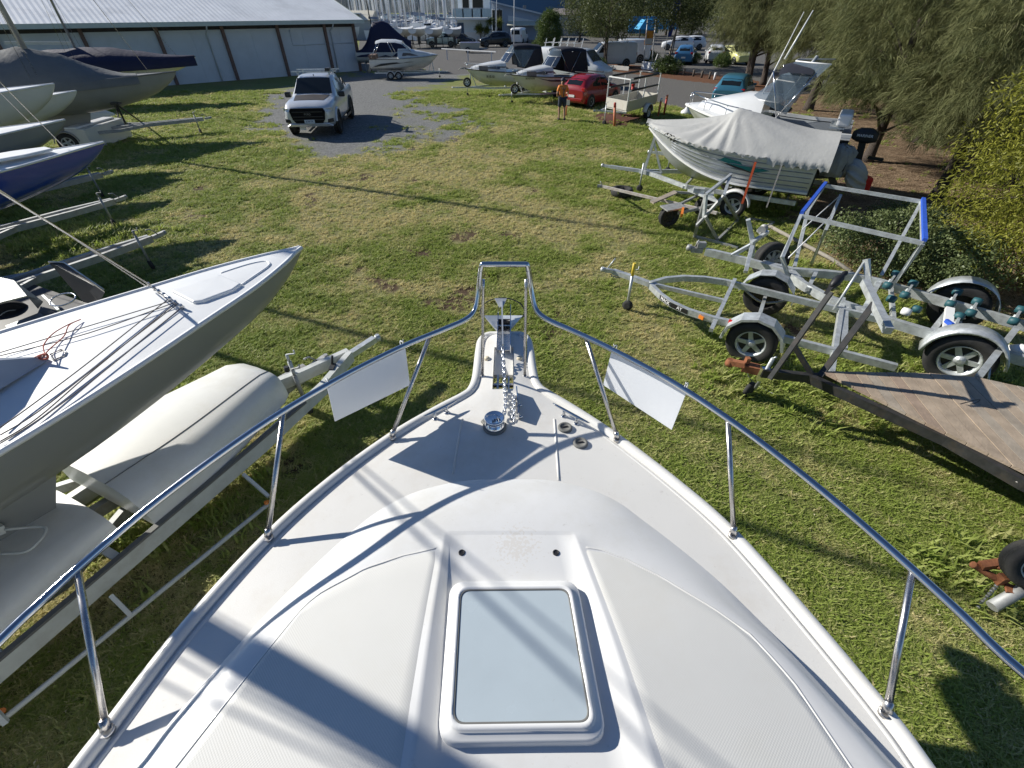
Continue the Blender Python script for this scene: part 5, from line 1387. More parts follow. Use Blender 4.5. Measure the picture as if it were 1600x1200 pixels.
ty = P(971, 305, .0); mb = MB(); mb.lathe([(.17, .0), (.28, .01), (.31, .06), (.31, .13), (.28, .19), (.18, .2), (.16, .1)], ty, n=24); o = build('loose_tyre', mb, RUBBER); tag(o, 'worn loose tyre lying flat on the grass under the thin drawbar', 'tyre')
sa = thing('boat_stand', 'galvanised A frame boat stand in front of the silver dinghy', 'boat stand', tuple(P(1125, 365, 0)))
t_, b_ = P(1142, 273, 1.12), P(1131, 306, .95)
mb = MB(); mb.bar(t_, P(1103, 304, 1.0), .06, .06); mb.bar(P(1103, 304, 1.0), P(1100, 340, .55), .06, .06); mb.bar(P(1141, 274, 1.1), b_, .06, .06); build('top_frame', mb, GALV, sa)
for a, b in (((1131, 306, .95), (1089, 352, .35)), ((1131, 306, .95), (1153, 344, .03)), ((1103, 304, 1.0), (1085, 370, .03)), ((1102, 338, .62), (1121, 375, .03)), ((1089, 352, .35), (1085, 369, .03))):
    mb = MB(); mb.bar(P(*a), P(*b), .055, .055); build('leg', mb, GALVD, sa)
mb = MB(); mb.bar(P(1085, 369, .035), P(1153, 387, .035), .05, .05); mb.bar(P(1120, 333, .035), P(1210, 348, .035), .05, .05); mb.bar(P(1121, 375, .045), P(1153, 344, .045), .05, .05); build('base_rail', mb, GALVD, sa)

# ---- lower right: rusty coupling and wheel of another trailer
t4 = thing('rusty_trailer', 'old trailer at the right edge with a rusty red coupling and one tyre', 'trailer', tuple(P(1600, 930, 0)))
mb = MB(); mb.tube(catmull([P(1520, 882, .38), P(1532, 889, .36), P(1550, 900, .36), P(1568, 908, .36)], 5), [.03] * 16, 8); mb.bar(P(1532, 884, .40), P(1560, 880, .44), .06, .06); mb.tube(catmull([P(1553, 885, .44), P(1562, 873, .46), P(1568, 880, .46), P(1560, 889, .44)], 5), .012, 6); build('coupling', mb, RUST, t4)
mb = MB(); mb.tube([P(1550, 948, .25), P(1600, 920, .36), P(1680, 880, .45)], .045, 10); build('tow_tube', mb, GALVD, t4)
mb = MB(); mb.slab(PB([(1568, 905), (1600, 915), (1680, 930), (1690, 925), (1600, 908), (1570, 902)], .40), (0, 0, .03)); build('timber_rail', mb, WOOD[0], t4)
mb = MB(); mb.slab(PB([(1568, 912), (1590, 918), (1585, 930), (1571, 926)], .34), (0, 0, .02)); mb.box(P(1565, 905, .38), (.06, .06, .1)); build('bracket', mb, RUST, t4)
wheel(t4, P(1621, 884, .62), (-.35, -.85, .35), .21, .15, GALV, 5)
mb = MB()
for k in range(10): mb.lathe([(.014, -.01), (.014, .01)], P(1560 - k * 3.5, 912 + k * 4, max(.02, .3 - k * .04)), (1, k % 2, .4), 8)
build('safety_chain', mb, GALVD, t4)
# ================================================================== VEHICLES
def paint(name, c, rough=.28, metal=0.0): return M(name, c, rough, metal, var=.03, vs=1.5, coat=.7)
CARW, CARWH, CARRED = paint('silver_white_paint', (.60, .62, .65), .3, .25), paint('white_car_paint', (.72, .73, .74)), paint('red_car_paint', (.26, .008, .014))
CARTEAL, CARBLUE, CARBLK, CARYEL = paint('teal_blue_paint', (.05, .19, .28), .3, .3), paint('mid_blue_paint', (.06, .20, .42), .3, .3), paint('black_car_paint', (.015, .017, .02)), paint('pale_yellow_paint', (.62, .62, .25))
HLAMP = M('headlamp_lens', (.62, .65, .68), .12, .2, var=.15, vs=20, coat=.5)
TLAMP = M('tail_lamp_lens', (.40, .01, .012), .2, var=.1, coat=.5)
PLATE = M('number_plate', (.72, .72, .70), .5, var=.02)
class Car:
    """st: stations (x, zbottom, zbelt, ztop, wbelt, wtop) front(+x) to rear; local frame"""
    def __init__(s, name, label, cat, loc, heading, st, pm, S=1.0, group=None):
        s.S = S; s.st = st
        s.th = thing(name, label, cat, (loc[0], loc[1], 0), math.atan2(heading[1], heading[0]), group)
        s.secs = []
        for x, zb, zl, zt, wb, wt in st:
            h = [(wb * .93, zb), (wb * .99, zb + .12), (wb, lerp(zb, zl, .55)), (wb * .985, lerp(zb, zl, .86)), (wb * .95, zl), (lerp(wb * .95, wt, .5), lerp(zl, zt, .52)), (wt, zt - min(.05, (zt - zl) * .3)), (wt * .82, zt), (wt * .4, zt + .015), (0, zt + .02)]
            s.secs.append([V((x, y, z)) * S for y, z in h] + [V((x, -y, z)) * S for y, z in h[:-1][::-1]])
        mb = MB(); mb.loft(s.secs, closed=True, cap=True)
        s.body = build('body', mb, pm, s.th, False)
    def sta(s, x):
        st = s.st
        for i in range(len(st) - 1):
            if st[i][0] >= x >= st[i + 1][0]:
                t = (st[i][0] - x) / (st[i][0] - st[i + 1][0] + 1e-9); return [lerp(a, b, t) for a, b in zip(st[i], st[i + 1])]
        return st[0] if x > st[0][0] else st[-1]
    def side_pt(s, x, t, sgn, off=.012):
        _, zb, zl, zt, wb, wt = s.sta(x)
        if t >= 0: y = lerp(wb * .95, wt, t); z = lerp(zl, zt - .05, t)
        else: y = lerp(wb * .95, wb, min(1, -t * 3)); z = lerp(zl, zb, -t)
        return V((x, sgn * (y + off), z)) * s.S
    def side_panel(s, name, quad, mat, sides=(1, -1), off=.012, label=None):
        for g in sides:
            mb = MB(); q = [s.side_pt(x, t, g, off) for x, t in quad]; mb.slab(q, V((0, -g * .015, 0))); build(name, mb, mat, s.th, False, label=label)
    def top_quad(s, x, w, off=.014):
        _, zb, zl, zt, wb, wt = s.sta(x); return [V((x, wt * w, zt + off)) * s.S, V((x, 0, zt + off + .02)) * s.S, V((x, -wt * w, zt + off)) * s.S]
    def screen(s, name, x0, x1, w0, w1, mat, n=4):
        mb = MB(); rows = [s.top_quad(lerp(x0, x1, k / n), lerp(w0, w1, k / n)) for k in range(n + 1)]
        mb.grid(rows); return build(name, mb, mat, s.th, False)
    def box(s, name, c, size, mat, rz=0, parent=None, bevel=.01):
        mb = MB(); mb.box(V(c) * s.S, V(size) * s.S, rz); return build(name, mb, mat, parent or s.th, False, bevel=bevel)
    def wheels(s, xf_, xr_, r=.33, tw=.22, rim=GALV, w=None):
        for x in (xf_, xr_):
            for g in (1, -1):
                wb = (w or s.sta(x)[4]); c = V((x, g * (wb - .09), r)) * s.S
                mb = MB(); mb.lathe([(r * 1.16 * s.S, -.03), (r * 1.16 * s.S, .008), (r * .9 * s.S, .008)], V((x, g * (wb + .002), r * 1.02)) * s.S, (0, g, 0), 22); build('wheel_arch', mb, BLACK, s.th, False)
                wheel(s.th, c + V((0, g * .015 * s.S, 0)), (0, g, 0), r * s.S, tw * s.S, rim, 6, .66, world=False)
def hatchback(name, label, loc, hd, pm, S=1, kind='hatch', plate=None, group=None, detail=True, cat='car'):
    if kind == 'hatch':
        st = [(2.0, .30, .60, .66, .62, .50), (1.9, .22, .70, .76, .78, .66), (1.35, .20, .86, .95, .84, .72), (.95, .20, .90, 1.0, .85, .70), (.30, .20, .92, 1.42, .86, .60), (-.3, .20, .93, 1.49, .86, .60), (-1.1, .20, .95, 1.45, .86, .58), (-1.55, .22, .97, 1.30, .85, .56), (-1.85, .26, .98, 1.04, .82, .64), (-1.95, .34, .80, .84, .74, .62)]
    elif kind == 'suv':
        st = [(2.2, .36, .74, .84, .70, .56), (2.1, .28, .84, .94, .86, .72), (1.4, .26, 1.0, 1.10, .92, .78), (1.0, .26, 1.04, 1.14, .93, .76), (.35, .26, 1.06, 1.60, .93, .66), (-.4, .26, 1.07, 1.68, .93, .66), (-1.5, .26, 1.09, 1.65, .93, .64), (-1.95, .28, 1.10, 1.48, .92, .62), (-2.2, .32, 1.10, 1.16, .90, .72), (-2.3, .42, .9, .95, .82, .7)]
    elif kind == 'van':
        st = [(2.35, .34, .72, .80, .72, .58), (2.25, .26, .92, 1.0, .88, .74), (1.75, .24, 1.10, 1.22, .93, .80), (1.55, .24, 1.12, 1.30, .94, .80), (.95, .24, 1.14, 1.88, .95, .76), (.5, .24, 1.15, 1.97, .95, .78), (-2.2, .24, 1.15, 1.97, .95, .80), (-2.42, .26, 1.15, 1.90, .94, .78), (-2.5, .36, 1.1, 1.75, .90, .74)]
    c = Car(name, label, cat, loc, hd, st, pm, S, group)
    if kind == 'van':
        c.screen('windscreen', 1.52, .98, .9, .9, DKGLASS)
        c.side_panel('side_window', [(1.35, .06), (.5, .06), (.5, .82), (.95, .82)], DKGLASS)
        if detail: c.side_panel('door_handle', [(.45, -.16), (.30, -.16), (.30, -.2), (.45, -.2)], BLACK, off=.01)
        mb = MB(); mb.slab([V((-2.50, .62, 1.2)) * S, V((-2.50, -.62, 1.2)) * S, V((-2.47, -.58, 1.7)) * S, V((-2.47, .58, 1.7)) * S], (-.04, 0, 0)); build('rear_window', mb, DKGLASS, c.th, False)
        c.wheels(1.55, -1.5, .33); xr_ = -2.5; zl = 1.0
        for g in (1, -1): c.box('tail_lamp', (-2.47, g * .84, 1.0), (.06, .12, .35), TLAMP); c.box('headlamp', (2.22, g * .68, .86), (.10, .28, .14), HLAMP)
    else:
        k = 1 if kind == 'hatch' else 1.1
        x0, x1 = (.92, .33) if kind == 'hatch' else (.97, .38)
        c.screen('windscreen', x0, x1, .92, .9, DKGLASS)
        a = -1.55 if kind == 'hatch' else -1.9
        c.side_panel('side_window', [(x1 + .32, .1), (-.28, .1), (-.28, .86), (x1 - .02, .86)], DKGLASS)
        c.side_panel('side_window', [(-.36, .1), (a + .45, .12), (a + .5, .84), (-.36, .86)], DKGLASS)
        if kind == 'hatch': c.screen('rear_window', -1.5, -1.83, .85, .72, DKGLASS, 2)
        else: c.screen('rear_window', -1.9, -2.17, .88, .76, DKGLASS, 2)
        c.wheels(1.25 * k, -1.25 * k, .31 * (1.12 if kind == 'suv' else 1))
        xe = -1.9 if kind == 'hatch' else -2.22
        for g in (1, -1):
            c.box('tail_lamp', (xe + .05, g * .70 * k, .90 * k), (.16, .22, .20), TLAMP, bevel=.03); c.box('headlamp', (1.86 * k, g * .62 * k, .66 * k), (.16, .28, .12), HLAMP, bevel=.03)
            mb = MB(); q = c.side_pt(x1 + .3, .1, g, .10); mb.box(q, V((.1, .18, .13)) * S); build('wing_mirror', mb, pm, c.th, False, bevel=.03)
        c.box('rear_bumper', (xe - .02, 0, .42 * k), (.10, 1.4 * k, .16), pm, bevel=.03)
    xe = {'hatch': -1.955, 'suv': -2.30, 'van': -2.51}[kind]
    c.box('number_plate', (xe - .015, 0, .62 if kind != 'hatch' else .58), (.02, .38, .11), PLATE, bevel=0)
    return c
# ---- the ute on the gravel
A, B = P(533, 221), P(549, 193); hd = (A - B).normalized()
hd = V((hd.x * .8, hd.y, 0)).normalized()
S = 1.03
loc = P(492, 213) - hd * 2.45 * S
st = [(2.66, .52, .84, .95, .72, .62), (2.55, .40, .92, 1.05, .88, .76), (2.2, .36, 1.04, 1.15, .93, .80), (1.5, .34, 1.10, 1.20, .94, .82), (1.05, .34, 1.12, 1.24, .945, .80), (.35, .34, 1.14, 1.74, .945, .68), (-.1, .34, 1.15, 1.82, .945, .68), (-.95, .34, 1.16, 1.80, .945, .66), (-1.25, .34, 1.17, 1.62, .945, .66), (-1.38, .36, 1.18, 1.22, .945, .84), (-2.6, .40, 1.20, 1.23, .94, .86), (-2.7, .46, 1.18, 1.21, .93, .86)]
ute = Car('utility_truck', 'silver white dual cab utility truck with black bonnet panel parked on gravel', 'ute', loc, hd, st, CARW, S)
ute.screen('windscreen', 1.02, .37, .93, .93, DKGLASS)
ute.screen('bonnet_panel', 2.05, 1.16, .70, .82, M('brown_black_wrap', (.040, .032, .027), .55, var=.25, vs=5))
ute.side_panel('side_window', [(.72, .08), (-.25, .08), (-.25, .86), (.33, .86)], DKGLASS)
ute.side_panel('side_window', [(-.33, .08), (-1.18, .10), (-1.0, .84), (-.33, .86)], DKGLASS)
ute.side_panel('side_step', [(1.0, -.96), (-1.0, -.96), (-1.0, -1.06), (1.0, -1.06)], BLACK, off=.06)
ute.wheels(1.78, -1.52, .40, .27, BLACK)
mb = MB(); gq = [V((2.66, y, z)) * S for y, z in ((-.60, 1.00), (.60, 1.00), (.66, .90), (.60, .62), (.50, .50), (-.50, .50), (-.60, .62), (-.66, .90))]
mb.slab(gq, V((.06, 0, 0))); gr_ = build('grille', mb, M('matt_black_grille', (.008, .008, .009), .75, spec=.15), ute.th, False, bevel=.02)
for z in (.62, .72, .88): 
    mb = MB(); mb.bar(V((2.735, -.56, z)) * S, V((2.735, .56, z)) * S, .03, .03); build('grille_bar', mb, DARKST, gr_, False)
me_ = text_mesh('FORD', .10, .004, True); me_.materials.clear(); me_.materials.append(GREY)
o = bpy.data.objects.new('badge_lettering', me_); COL.objects.link(o); o.parent = gr_; o.matrix_local = Matrix.Translation(V((2.745, 0, .80)) * S) @ Matrix(((0, 0, 1), (1, 0, 0), (0, 1, 0))).to_4x4()
npl = ute.box('number_plate', (2.75, .02, .56), (.02, .38, .13), M('blue_white_plate', (.45, .52, .60), .5), bevel=0)
me_ = text_mesh('S 74 TY', .085, .003, True); me_.materials.clear(); me_.materials.append(M('plate_ink', (.03, .06, .2), .5))
o = bpy.data.objects.new('plate_lettering', me_); COL.objects.link(o); o.parent = npl; o.matrix_local = Matrix.Translation(V((2.763, .02, .56)) * S) @ Matrix(((0, 0, 1), (1, 0, 0), (0, 1, 0))).to_4x4()
for g in (1, -1):
    mb = MB(); mb.slab([V((x, g * y, z)) * S for x, y, z in ((2.62, .62, .97), (2.50, .90, .99), (2.42, .93, .86), (2.62, .70, .84))], V((.05, 0, .01))); build('headlamp', mb, HLAMP, ute.th, False, bevel=.015)
    mb = MB(); mb.slab([V((x, g * y, z)) * S for x, y, z in ((2.64, .70, .62), (2.56, .90, .64), (2.56, .90, .52), (2.64, .68, .50))], V((.03, 0, 0))); build('fog_lamp', mb, BLACK, ute.th, False)
    mb = MB(); mb.box(V((.78, g * 1.06, 1.22)) * S, V((.14, .24, .19)) * S); build('wing_mirror', mb, BLACK, ute.th, False, bevel=.04)
    for x in (1.78, -1.52):
        mb = MB(); rows = []
        for k in range(11):
            t = R(8 + 164 * k / 10); rows.append([V((x + .52 * math.cos(t), g * .93, .42 + .50 * math.sin(t))) * S, V((x + .50 * math.cos(t), g * .985, .42 + .48 * math.sin(t))) * S, V((x + .45 * math.cos(t), g * .985, .42 + .43 * math.sin(t))) * S])
        mb.grid(rows); build('guard_flare', mb, BLACK if x < 0 else CARW, ute.th, False)
mb = MB(); mb.slab([V((x, y, z)) * S for x, y, z in ((2.68, -.72, .50), (2.68, .72, .50), (2.62, .86, .42), (2.62, -.86, .42))], V((.04, 0, -.04))); build('skid_plate', mb, CARW, ute.th, False)
for x in (.15, -.75):
    mb = MB(); mb.bar(V((x, -.86, 1.93)) * S, V((x, .90, 1.93)) * S, .05, .04)
    for g in (-1, 1): mb.bar(V((x, g * .62, 1.80)) * S, V((x, g * .62, 1.93)) * S, .05, .05)
    build('roof_rack', mb, GALV, ute.th, False)
mb = MB(); mb.box(V((.1, .58, 2.0)) * S, V((.3, .16, .10)) * S); mb.bar(V((.2, .5, 1.96)) * S, V((-.8, .5, 1.97)) * S, .05, .05); build('awning_bracket', mb, BLACK, ute.th, False)
mb = MB(); mb.tube([V((-1.3, .84, 1.22)) * S, V((-1.4, .78, 1.55)) * S, V((-1.9, .82, 1.25)) * S], .03, 6); mb.tube([V((-1.3, -.84, 1.22)) * S, V((-1.4, -.78, 1.55)) * S, V((-1.9, -.82, 1.25)) * S], .03, 6); build('sports_bar', mb, BLACK, ute.th, False)
mb = MB(); mb.lathe([(.02, 0), (.03, .02), (.006, .06)], V((.25, 0, 1.80)) * S, n=8); build('aerial', mb, BLACK, ute.th, False)
mb = MB(); mb.box(V((2.5, -.35, .30)) * S, V((.03, .22, .12)) * S); build('tow_flap', mb, PLATE, ute.th, False)

# ---- red hatchback, blue wagon, vans
h = (P(950, 148) - P(916, 166)); h = V((h.x, h.y * .5, 0)).normalized()
red = hatchback('red_hatchback', 'red hatchback with dark roof bars parked behind the person in orange', P(896, 168) + h * 1.6, h, CARRED, .95)
for x in (.1, -.9): red.box('roof_bar', (x, 0, 1.56), (.06, 1.2, .05), BLACK)
h = V((.52, .85, 0)).normalized()
suv = hatchback('blue_wagon', 'teal blue wagon seen from behind next to the white fishing boat', P(1130, 172) + h * 2.1, h, CARTEAL, .86, 'suv')
h = V((.86, -.5, 0)).normalized()
van = hatchback('work_van', 'white work van with a ladder rack behind the two canopied boats', P(896, 133), h, CARWH, 1.05, 'van', cat='van')
mb = MB()
for k in range(5):
    x = -1.9 + k * .5; mb.bar(V((x, -.7, 2.2)) * 1.05, V((x, .7, 2.2)) * 1.05, .04, .04); mb.bar(V((x, .6, 2.0)) * 1.05, V((x + .1, .6, 2.42)) * 1.05, .04, .04); mb.bar(V((x, -.6, 2.0)) * 1.05, V((x + .1, -.6, 2.42)) * 1.05, .04, .04)
build('ladder_rack', mb, WHITE, van.th, False)
v2 = hatchback('delivery_van', 'white delivery van facing left under the slender trees', P(950, 104), V((-1, -.12, 0)), CARWH, .92, 'van', cat='van')
v3 = hatchback('delivery_van', 'white van mostly hidden behind the delivery van on its right', P(976, 96), V((-1, .1, 0)), CARWH, .92, 'van', cat='van')
hatchback('blue_hatchback', 'bright blue hatchback parked beyond the mulch strip', P(1068, 99), V((.35, .9, 0)), CARBLUE, .98)
hatchback('white_wagon', 'white wagon with black windows, left of two behind the blue hatchback', P(1056, 78), V((-1, .2, 0)), CARWH, .86, 'suv')
hatchback('white_wagon', 'white wagon with a roof box, right of two behind the blue hatchback', P(1076, 77), V((-1, .2, 0)), CARWH, .86, 'suv')
hatchback('white_hatchback', 'white hatchback parked in the shade of the she oaks', P(1114, 97), V((.25, .95, 0)), CARWH, .95)
hatchback('yellow_hatchback', 'pale yellow hatchback half hidden by drooping she oak branches', P(1145, 99), V((.2, -.97, 0)), CARYEL, .95)
hatchback('black_wagon', 'black wagon parked between the two palms and the white building', P(772, 73), V((-.9, -.3, 0)), CARBLK, 1.0, 'suv')
hatchback('dark_sedan', 'dark car parked by the clubhouse behind the trailer tubs', P(722, 71), V((1, -.2, 0)), CARBLK, .95)
hatchback('silver_ute', 'pale green car under the row of racing yachts', P(690, 73), V((-1, -.15, 0)), paint('pale_green_paint', (.35, .45, .45)), .95, 'suv')
cv_ = hatchback('camper_van', 'white high roof camper van backed up to the white building', P(812, 68), V((.25, .95, 0)), CARWH, .98, 'van', cat='van')

# ---- generic trailer for powerboats (local frame of thing, +x forward)
def ptrailer(label, loc, hd, x0, x1, S=1, tandem=False, spare=False, wx=None, wid=1.6, mat=GALV, fmat=None, group=None, post=1.1, jx=.5):
    th = thing('boat_trailer', label, 'boat trailer', (loc[0], loc[1], 0), math.atan2(hd[1], hd[0]), group); z = .50
    for g in (1, -1):
        mb = MB(); mb.beam([V((x0, g * wid * .46, z)), V((x1 - 2.4, g * wid * .46, z)), V((x1 - 1.2, g * .12, z)), V((x1 - .9, g * .04, z))], .06, .10); build('side_rail', mb, mat, th, False)
    mb = MB(); mb.bar(V((x1 - 1.5, 0, z)), V((x1, 0, z)), .08, .08); mb.bar(V((x1, 0, z)), V((x1 + .22, 0, z)), .06, .06); mb.lathe([(.04, -.04), (.05, 0), (.03, .05)], V((x1 + .24, 0, z)), n=10)
    for x in (x0 + .2, x0 + 1.5, x0 + 2.6): mb.bar(V((x, -wid * .46, z - .02)), V((x, wid * .46, z - .02)), .05, .07)
    build('drawbar', mb, mat, th, False)
    wx = x0 + 1.3 if wx is None else wx
    for x in ((wx - .36, wx + .36) if tandem else (wx,)):
        for g in (1, -1):
            c = V((x, g * (wid * .5 + .14), .30)); wheel(th, c, (0, g, 0), .30, .18, GALV, 5, world=False); fender(th, c, (0, g, 0), .37, .23, fmat or mat, world=False)
        mb = MB(); mb.bar(V((x, -wid * .5, .3)), V((x, wid * .5, .3)), .05, .05); build('axle', mb, GALVD, th, False)
    mb = MB(); px = x1 - 1.0; mb.bar(V((px, 0, z)), V((px - .15, 0, z + post)), .07, .07); mb.bar(V((px - .5, 0, z)), V((px - .13, 0, z + post * .8)), .05, .05); mb.box(V((px - .2, 0, z + post)), (.12, .2, .12)); build('winch_post', mb, mat, th, False)
    mb = MB(); mb.cyl(V((x1 - jx, .16, z + .25)), V((x1 - jx, .16, .16)), .025, n=8); j = build('jockey_stand', mb, mat, th, False)
    mb = MB(); mb.lathe([(.05, -.03), (.09, -.02), (.09, .02), (.05, .03)], V((x1 - jx, .16, .09)), (0, 1, 0), 14); build('jockey_wheel', mb, RUBBER, j, False)
    if spare: wheel(th, V((px + .18, .14, z + .32)), (.15, 1, 0), .29, .17, WHITE, 5, world=False)
    return th
def phull(th, L, B, zk, zs, hm, sm=None, rise=.28, fine=.55, z0=.62, stripe=None, cats=None):
    """hull for a power boat in local frame: x from 0 (transom) to L (bow)"""
    secs = []; sheer = []
    n = 22
    for i in range(n + 1):
        t = i / n; x = L * t
        b = B / 2 * (1 - max(0, (t - .45) / .55) ** 2.3) * lerp(.94, 1, smooth(t * 3)); b = max(b, .015)
        z_s = zs + rise * max(0, t - .2) ** 1.6
        k = zk + (z_s - zk) * max(0, (t - fine) / (1 - fine)) ** 2.6
        xr_ = x - .42 * 0
        ch = lerp(zk + .30, z_s - .05, max(0, (t - .35) / .65) ** 1.7); bc = b * lerp(.86, .55, smooth((t - .3) / .7))
        if t > .97: ch = max(ch, k)
        ch = max(ch, k + .002)
        secs.append([V((x, b, z_s)), V((x, lerp(b, bc, .35), lerp(z_s, ch, .45))), V((x, bc, ch)), V((x, bc * .96, ch - .02 if t < .9 else ch)), V((x, 0, k)), V((x, -bc * .96, ch - .02 if t < .9 else ch)), V((x, -bc, ch)), V((x, -lerp(b, bc, .35), lerp(z_s, ch, .45))), V((x, -b, z_s))])
        sheer.append((x, b, z_s))
    mb = MB(); mb.loft(secs, closed=False, cap=False); mb.add(secs[0], [tuple(range(9))]); hull = build('hull', mb, hm, th, False)
    for g in (1, -1):
        mb = MB(); mb.beam([V((x, g * (b + .01), z - .02)) for x, b, z in sheer], .035, .05); build('rubbing_strake', mb, stripe or BLACK, th, False)
    return hull, sheer
def decktop(th, sheer, x_from, mat, crown=.10, name='deck', rim=None, x_to=99):
    mb = MB(); rows = []
    for x, b, z in sheer:
        if x_from - 1e-6 <= x <= x_to: rows.append([V((x, b * t, z + crown * (1 - t * t) * min(1, b / .5))) for t in (-1, -.7, -.35, 0, .35, .7, 1)])
    mb.grid(rows); return build(name, mb, mat, th, False)
def shf(sheer, x):
    xs = [q[0] for q in sheer]; return interp(x, xs, [q[1] for q in sheer]), interp(x, xs, [q[2] for q in sheer])
CANVN = M('black_navy_canvas', (.012, .014, .024), .75, var=.15, vs=4, bump=.3, bs=9, bdist=.02)
CLEAR = M('clear_vinyl', (.12, .16, .20), .08, var=.15, vs=2, coat=.3)
CLEAR.node_tree.nodes['Principled BSDF'].inputs['Alpha'].default_value = .5
BOATW = M('white_boat_hull', (.66, .67, .66), .28, var=.03, vs=1.5, coat=.4)
DKTINT = M('tinted_screen', (.03, .045, .075), .06, var=.2, vs=3, spec=.8)
def halfcab(label, loc, hd, L, B, zs, canopy=True, boxy=False, rego=None, group=None, hm=None):
    th = thing('half_cabin_boat', label, 'motor boat', (loc[0], loc[1], .0), math.atan2(hd[1], hd[0]), group)
    hull, sh = phull(th, L, B, .56, zs, hm or BOATW, rise=.30)
    decktop(th, sh, 0, BOATW, .06)
    # cabin trunk
    mb = MB(); secs = []
    for x, hgt, wf in ((L * .93, .06, .75), (L * .84, .24, .78), (L * .70, .42, .80), (L * .56, .55, .82), (L * .50, .56, .84), (L * .44, .40, .86), (L * .10, .16, .92)):
        b, z = shf(sh, x); b *= wf; secs.append([V((x, -b, z + .01)), V((x, -b * .9, z + hgt * .75)), V((x, -b * .6, z + hgt)), V((x, 0, z + hgt + .05)), V((x, b * .6, z + hgt)), V((x, b * .9, z + hgt * .75)), V((x, b, z + .01))])
    mb.loft(secs[:5], closed=False, cap=False); build('cabin', mb, BOATW, th, False)
    for g in (1, -1):
        mb = MB(); q = []
        for x, u in ((L * .78, .25), (L * .64, .55), (L * .50, .62), (L * .46, .3), (L * .62, .18)):
            b, z = shf(sh, x); q.append(V((x, g * (b * lerp(.80, .74, u) + .03), z + .04 + u * .42)))
        mb.slab(q, (0, -g * .02, 0)); build('cabin_window', mb, DKTINT, th, False)
    # windscreen : curved, raked
    b, z = shf(sh, L * .50); mb = MB(); rows = []
    for t in (-1, -.75, -.35, 0, .35, .75, 1):
        x0 = L * .56 - .45 * abs(t) ** 2.2; rows.append([V((x0, b * .80 * t, z + .52)), V((x0 - .28, b * .76 * t, z + .86)), V((x0 - .46, b * .70 * t, z + 1.06))])
    mb.grid(rows); build('windscreen', mb, DKTINT, th, False)
    for j in (0, 2):
        mb = MB(); mb.tube([r[j] for r in rows], .018, 6); build('screen_frame', mb, WHITE, th, False)
    for i_ in (1, 3, 5):
        mb = MB(); mb.tube([rows[i_][0], rows[i_][2]], .016, 6); build('screen_pillar', mb, WHITE, th, False)
    zt = z + 1.52
    # clear upper panel from screen to canopy and the canopy
    mb = MB(); r2 = []
    for i_, t in enumerate((-1, -.75, -.35, 0, .35, .75, 1)): r2.append([rows[i_][2], V((L * .40, rows[i_][2].y * 1.05, zt - .05 - .13 * abs(t) ** 3))])
    mb.grid(r2); build('front_clear', mb, CLEAR, th, False)
    mb = MB(); secs = []
    for x, dz in ((L * .40, -.06), (L * .35, .0), (L * .22, .01), (L * .06, -.08)):
        w_ = b * .82; secs.append([V((x, -w_, zt - .20 + dz)), V((x, -w_ * .93, zt - .06 + dz)), V((x, -w_ * .5, zt + dz)), V((x, 0, zt + .02 + dz)), V((x, w_ * .5, zt + dz)), V((x, w_ * .93, zt - .06 + dz)), V((x, w_, zt - .20 + dz))])
    mb.loft(secs, closed=False, cap=False); cp = build('canopy', mb, CANVN, th, False)
    for g in (1, -1):
        x0, x1 = L * .385, L * .06; b0, zz0 = shf(sh, x0); b1, zz1 = shf(sh, x1); w_ = b * .82
        mb = MB(); mb.grid([[V((lerp(x0, x1, t), g * lerp(w_, w_, t), zt - .2 - .04 * t)), V((lerp(x0 - .1, x1, t), g * lerp(b0, b1, t) * .95, lerp(zz0 + .30, zz1 + .04, t)))] for t in (0, .2, .4, .6, .8, 1)]); build('canopy_side', mb, CANVN, th, False)
        if canopy:
            mb = MB(); q = [V((L * .40, g * (w_ + .02), zt - .28)), V((L * .16, g * (w_ + .02), zt - .30)), V((L * .26, g * (b * .92 + .03), z + .24)), V((L * .34, g * (b * .92 + .03), z + .30))]; mb.slab(q, (0, -g * .012, 0)); build('side_clear', mb, CLEAR, cp, False)
        for xa, xb in ((L * .42, L * .30), (L * .14, L * .28)):
            mb = MB(); mb.tube([V((xa, g * (w_ + .035), zt - .2)), V((xb, g * (b * .95 + .04), z + .2))], .012, 5); build('canopy_pole', mb, STEEL, th, False)
    mb = MB(); mb.grid([[V((L * .06, y, zt - .12)), V((.02, y, z + .15))] for y in (-b * .8, 0, b * .8)]); build('canopy_back', mb, CANVN, th, False)
    # bow rail and bow sheet
    for g in (1, -1):
        mb = MB(); pts = []
        for x in (L * .62, L * .75, L * .88, L * .97, L * 1.01):
            bb, z_ = shf(sh, min(x, L)); pts.append(V((x, g * max(bb * .9, .05), z_ + .30)))
        mb.tube(pts, .014, 6)
        for p in pts[:-1]: mb.tube([p, V((p.x, p.y, p.z - .30))], .010, 5)
        build('bow_rail', mb, STEEL, th, False)
        bb, z_ = shf(sh, L * .82); b3, z3_ = shf(sh, L * .73)
        mb = MB(); mb.slab([V((L * .84, g * (bb * .95), z_ + .26)), V((L * .73, g * b3 * .95, z3_ + .26)), V((L * .73, g * (b3 * .98), z3_ - .0)), V((L * .84, g * bb * .98, z_ + .0))], (0, -g * .01, 0)); build('rail_sheet', mb, M('grey_print_sheet', (.16, .14, .15), .5, var=.3, vs=8), th, False)
    mb = MB(); mb.tube([V((L * .99, 0, zs + .24)), V((L * 1.06, 0, zs + .22)), V((L * 1.08, 0, zs + .12))], .03, 6); mb.box(V((L * 1.03, 0, zs + .2)), (.2, .12, .06)); build('bow_roller', mb, GALVD, th, False)
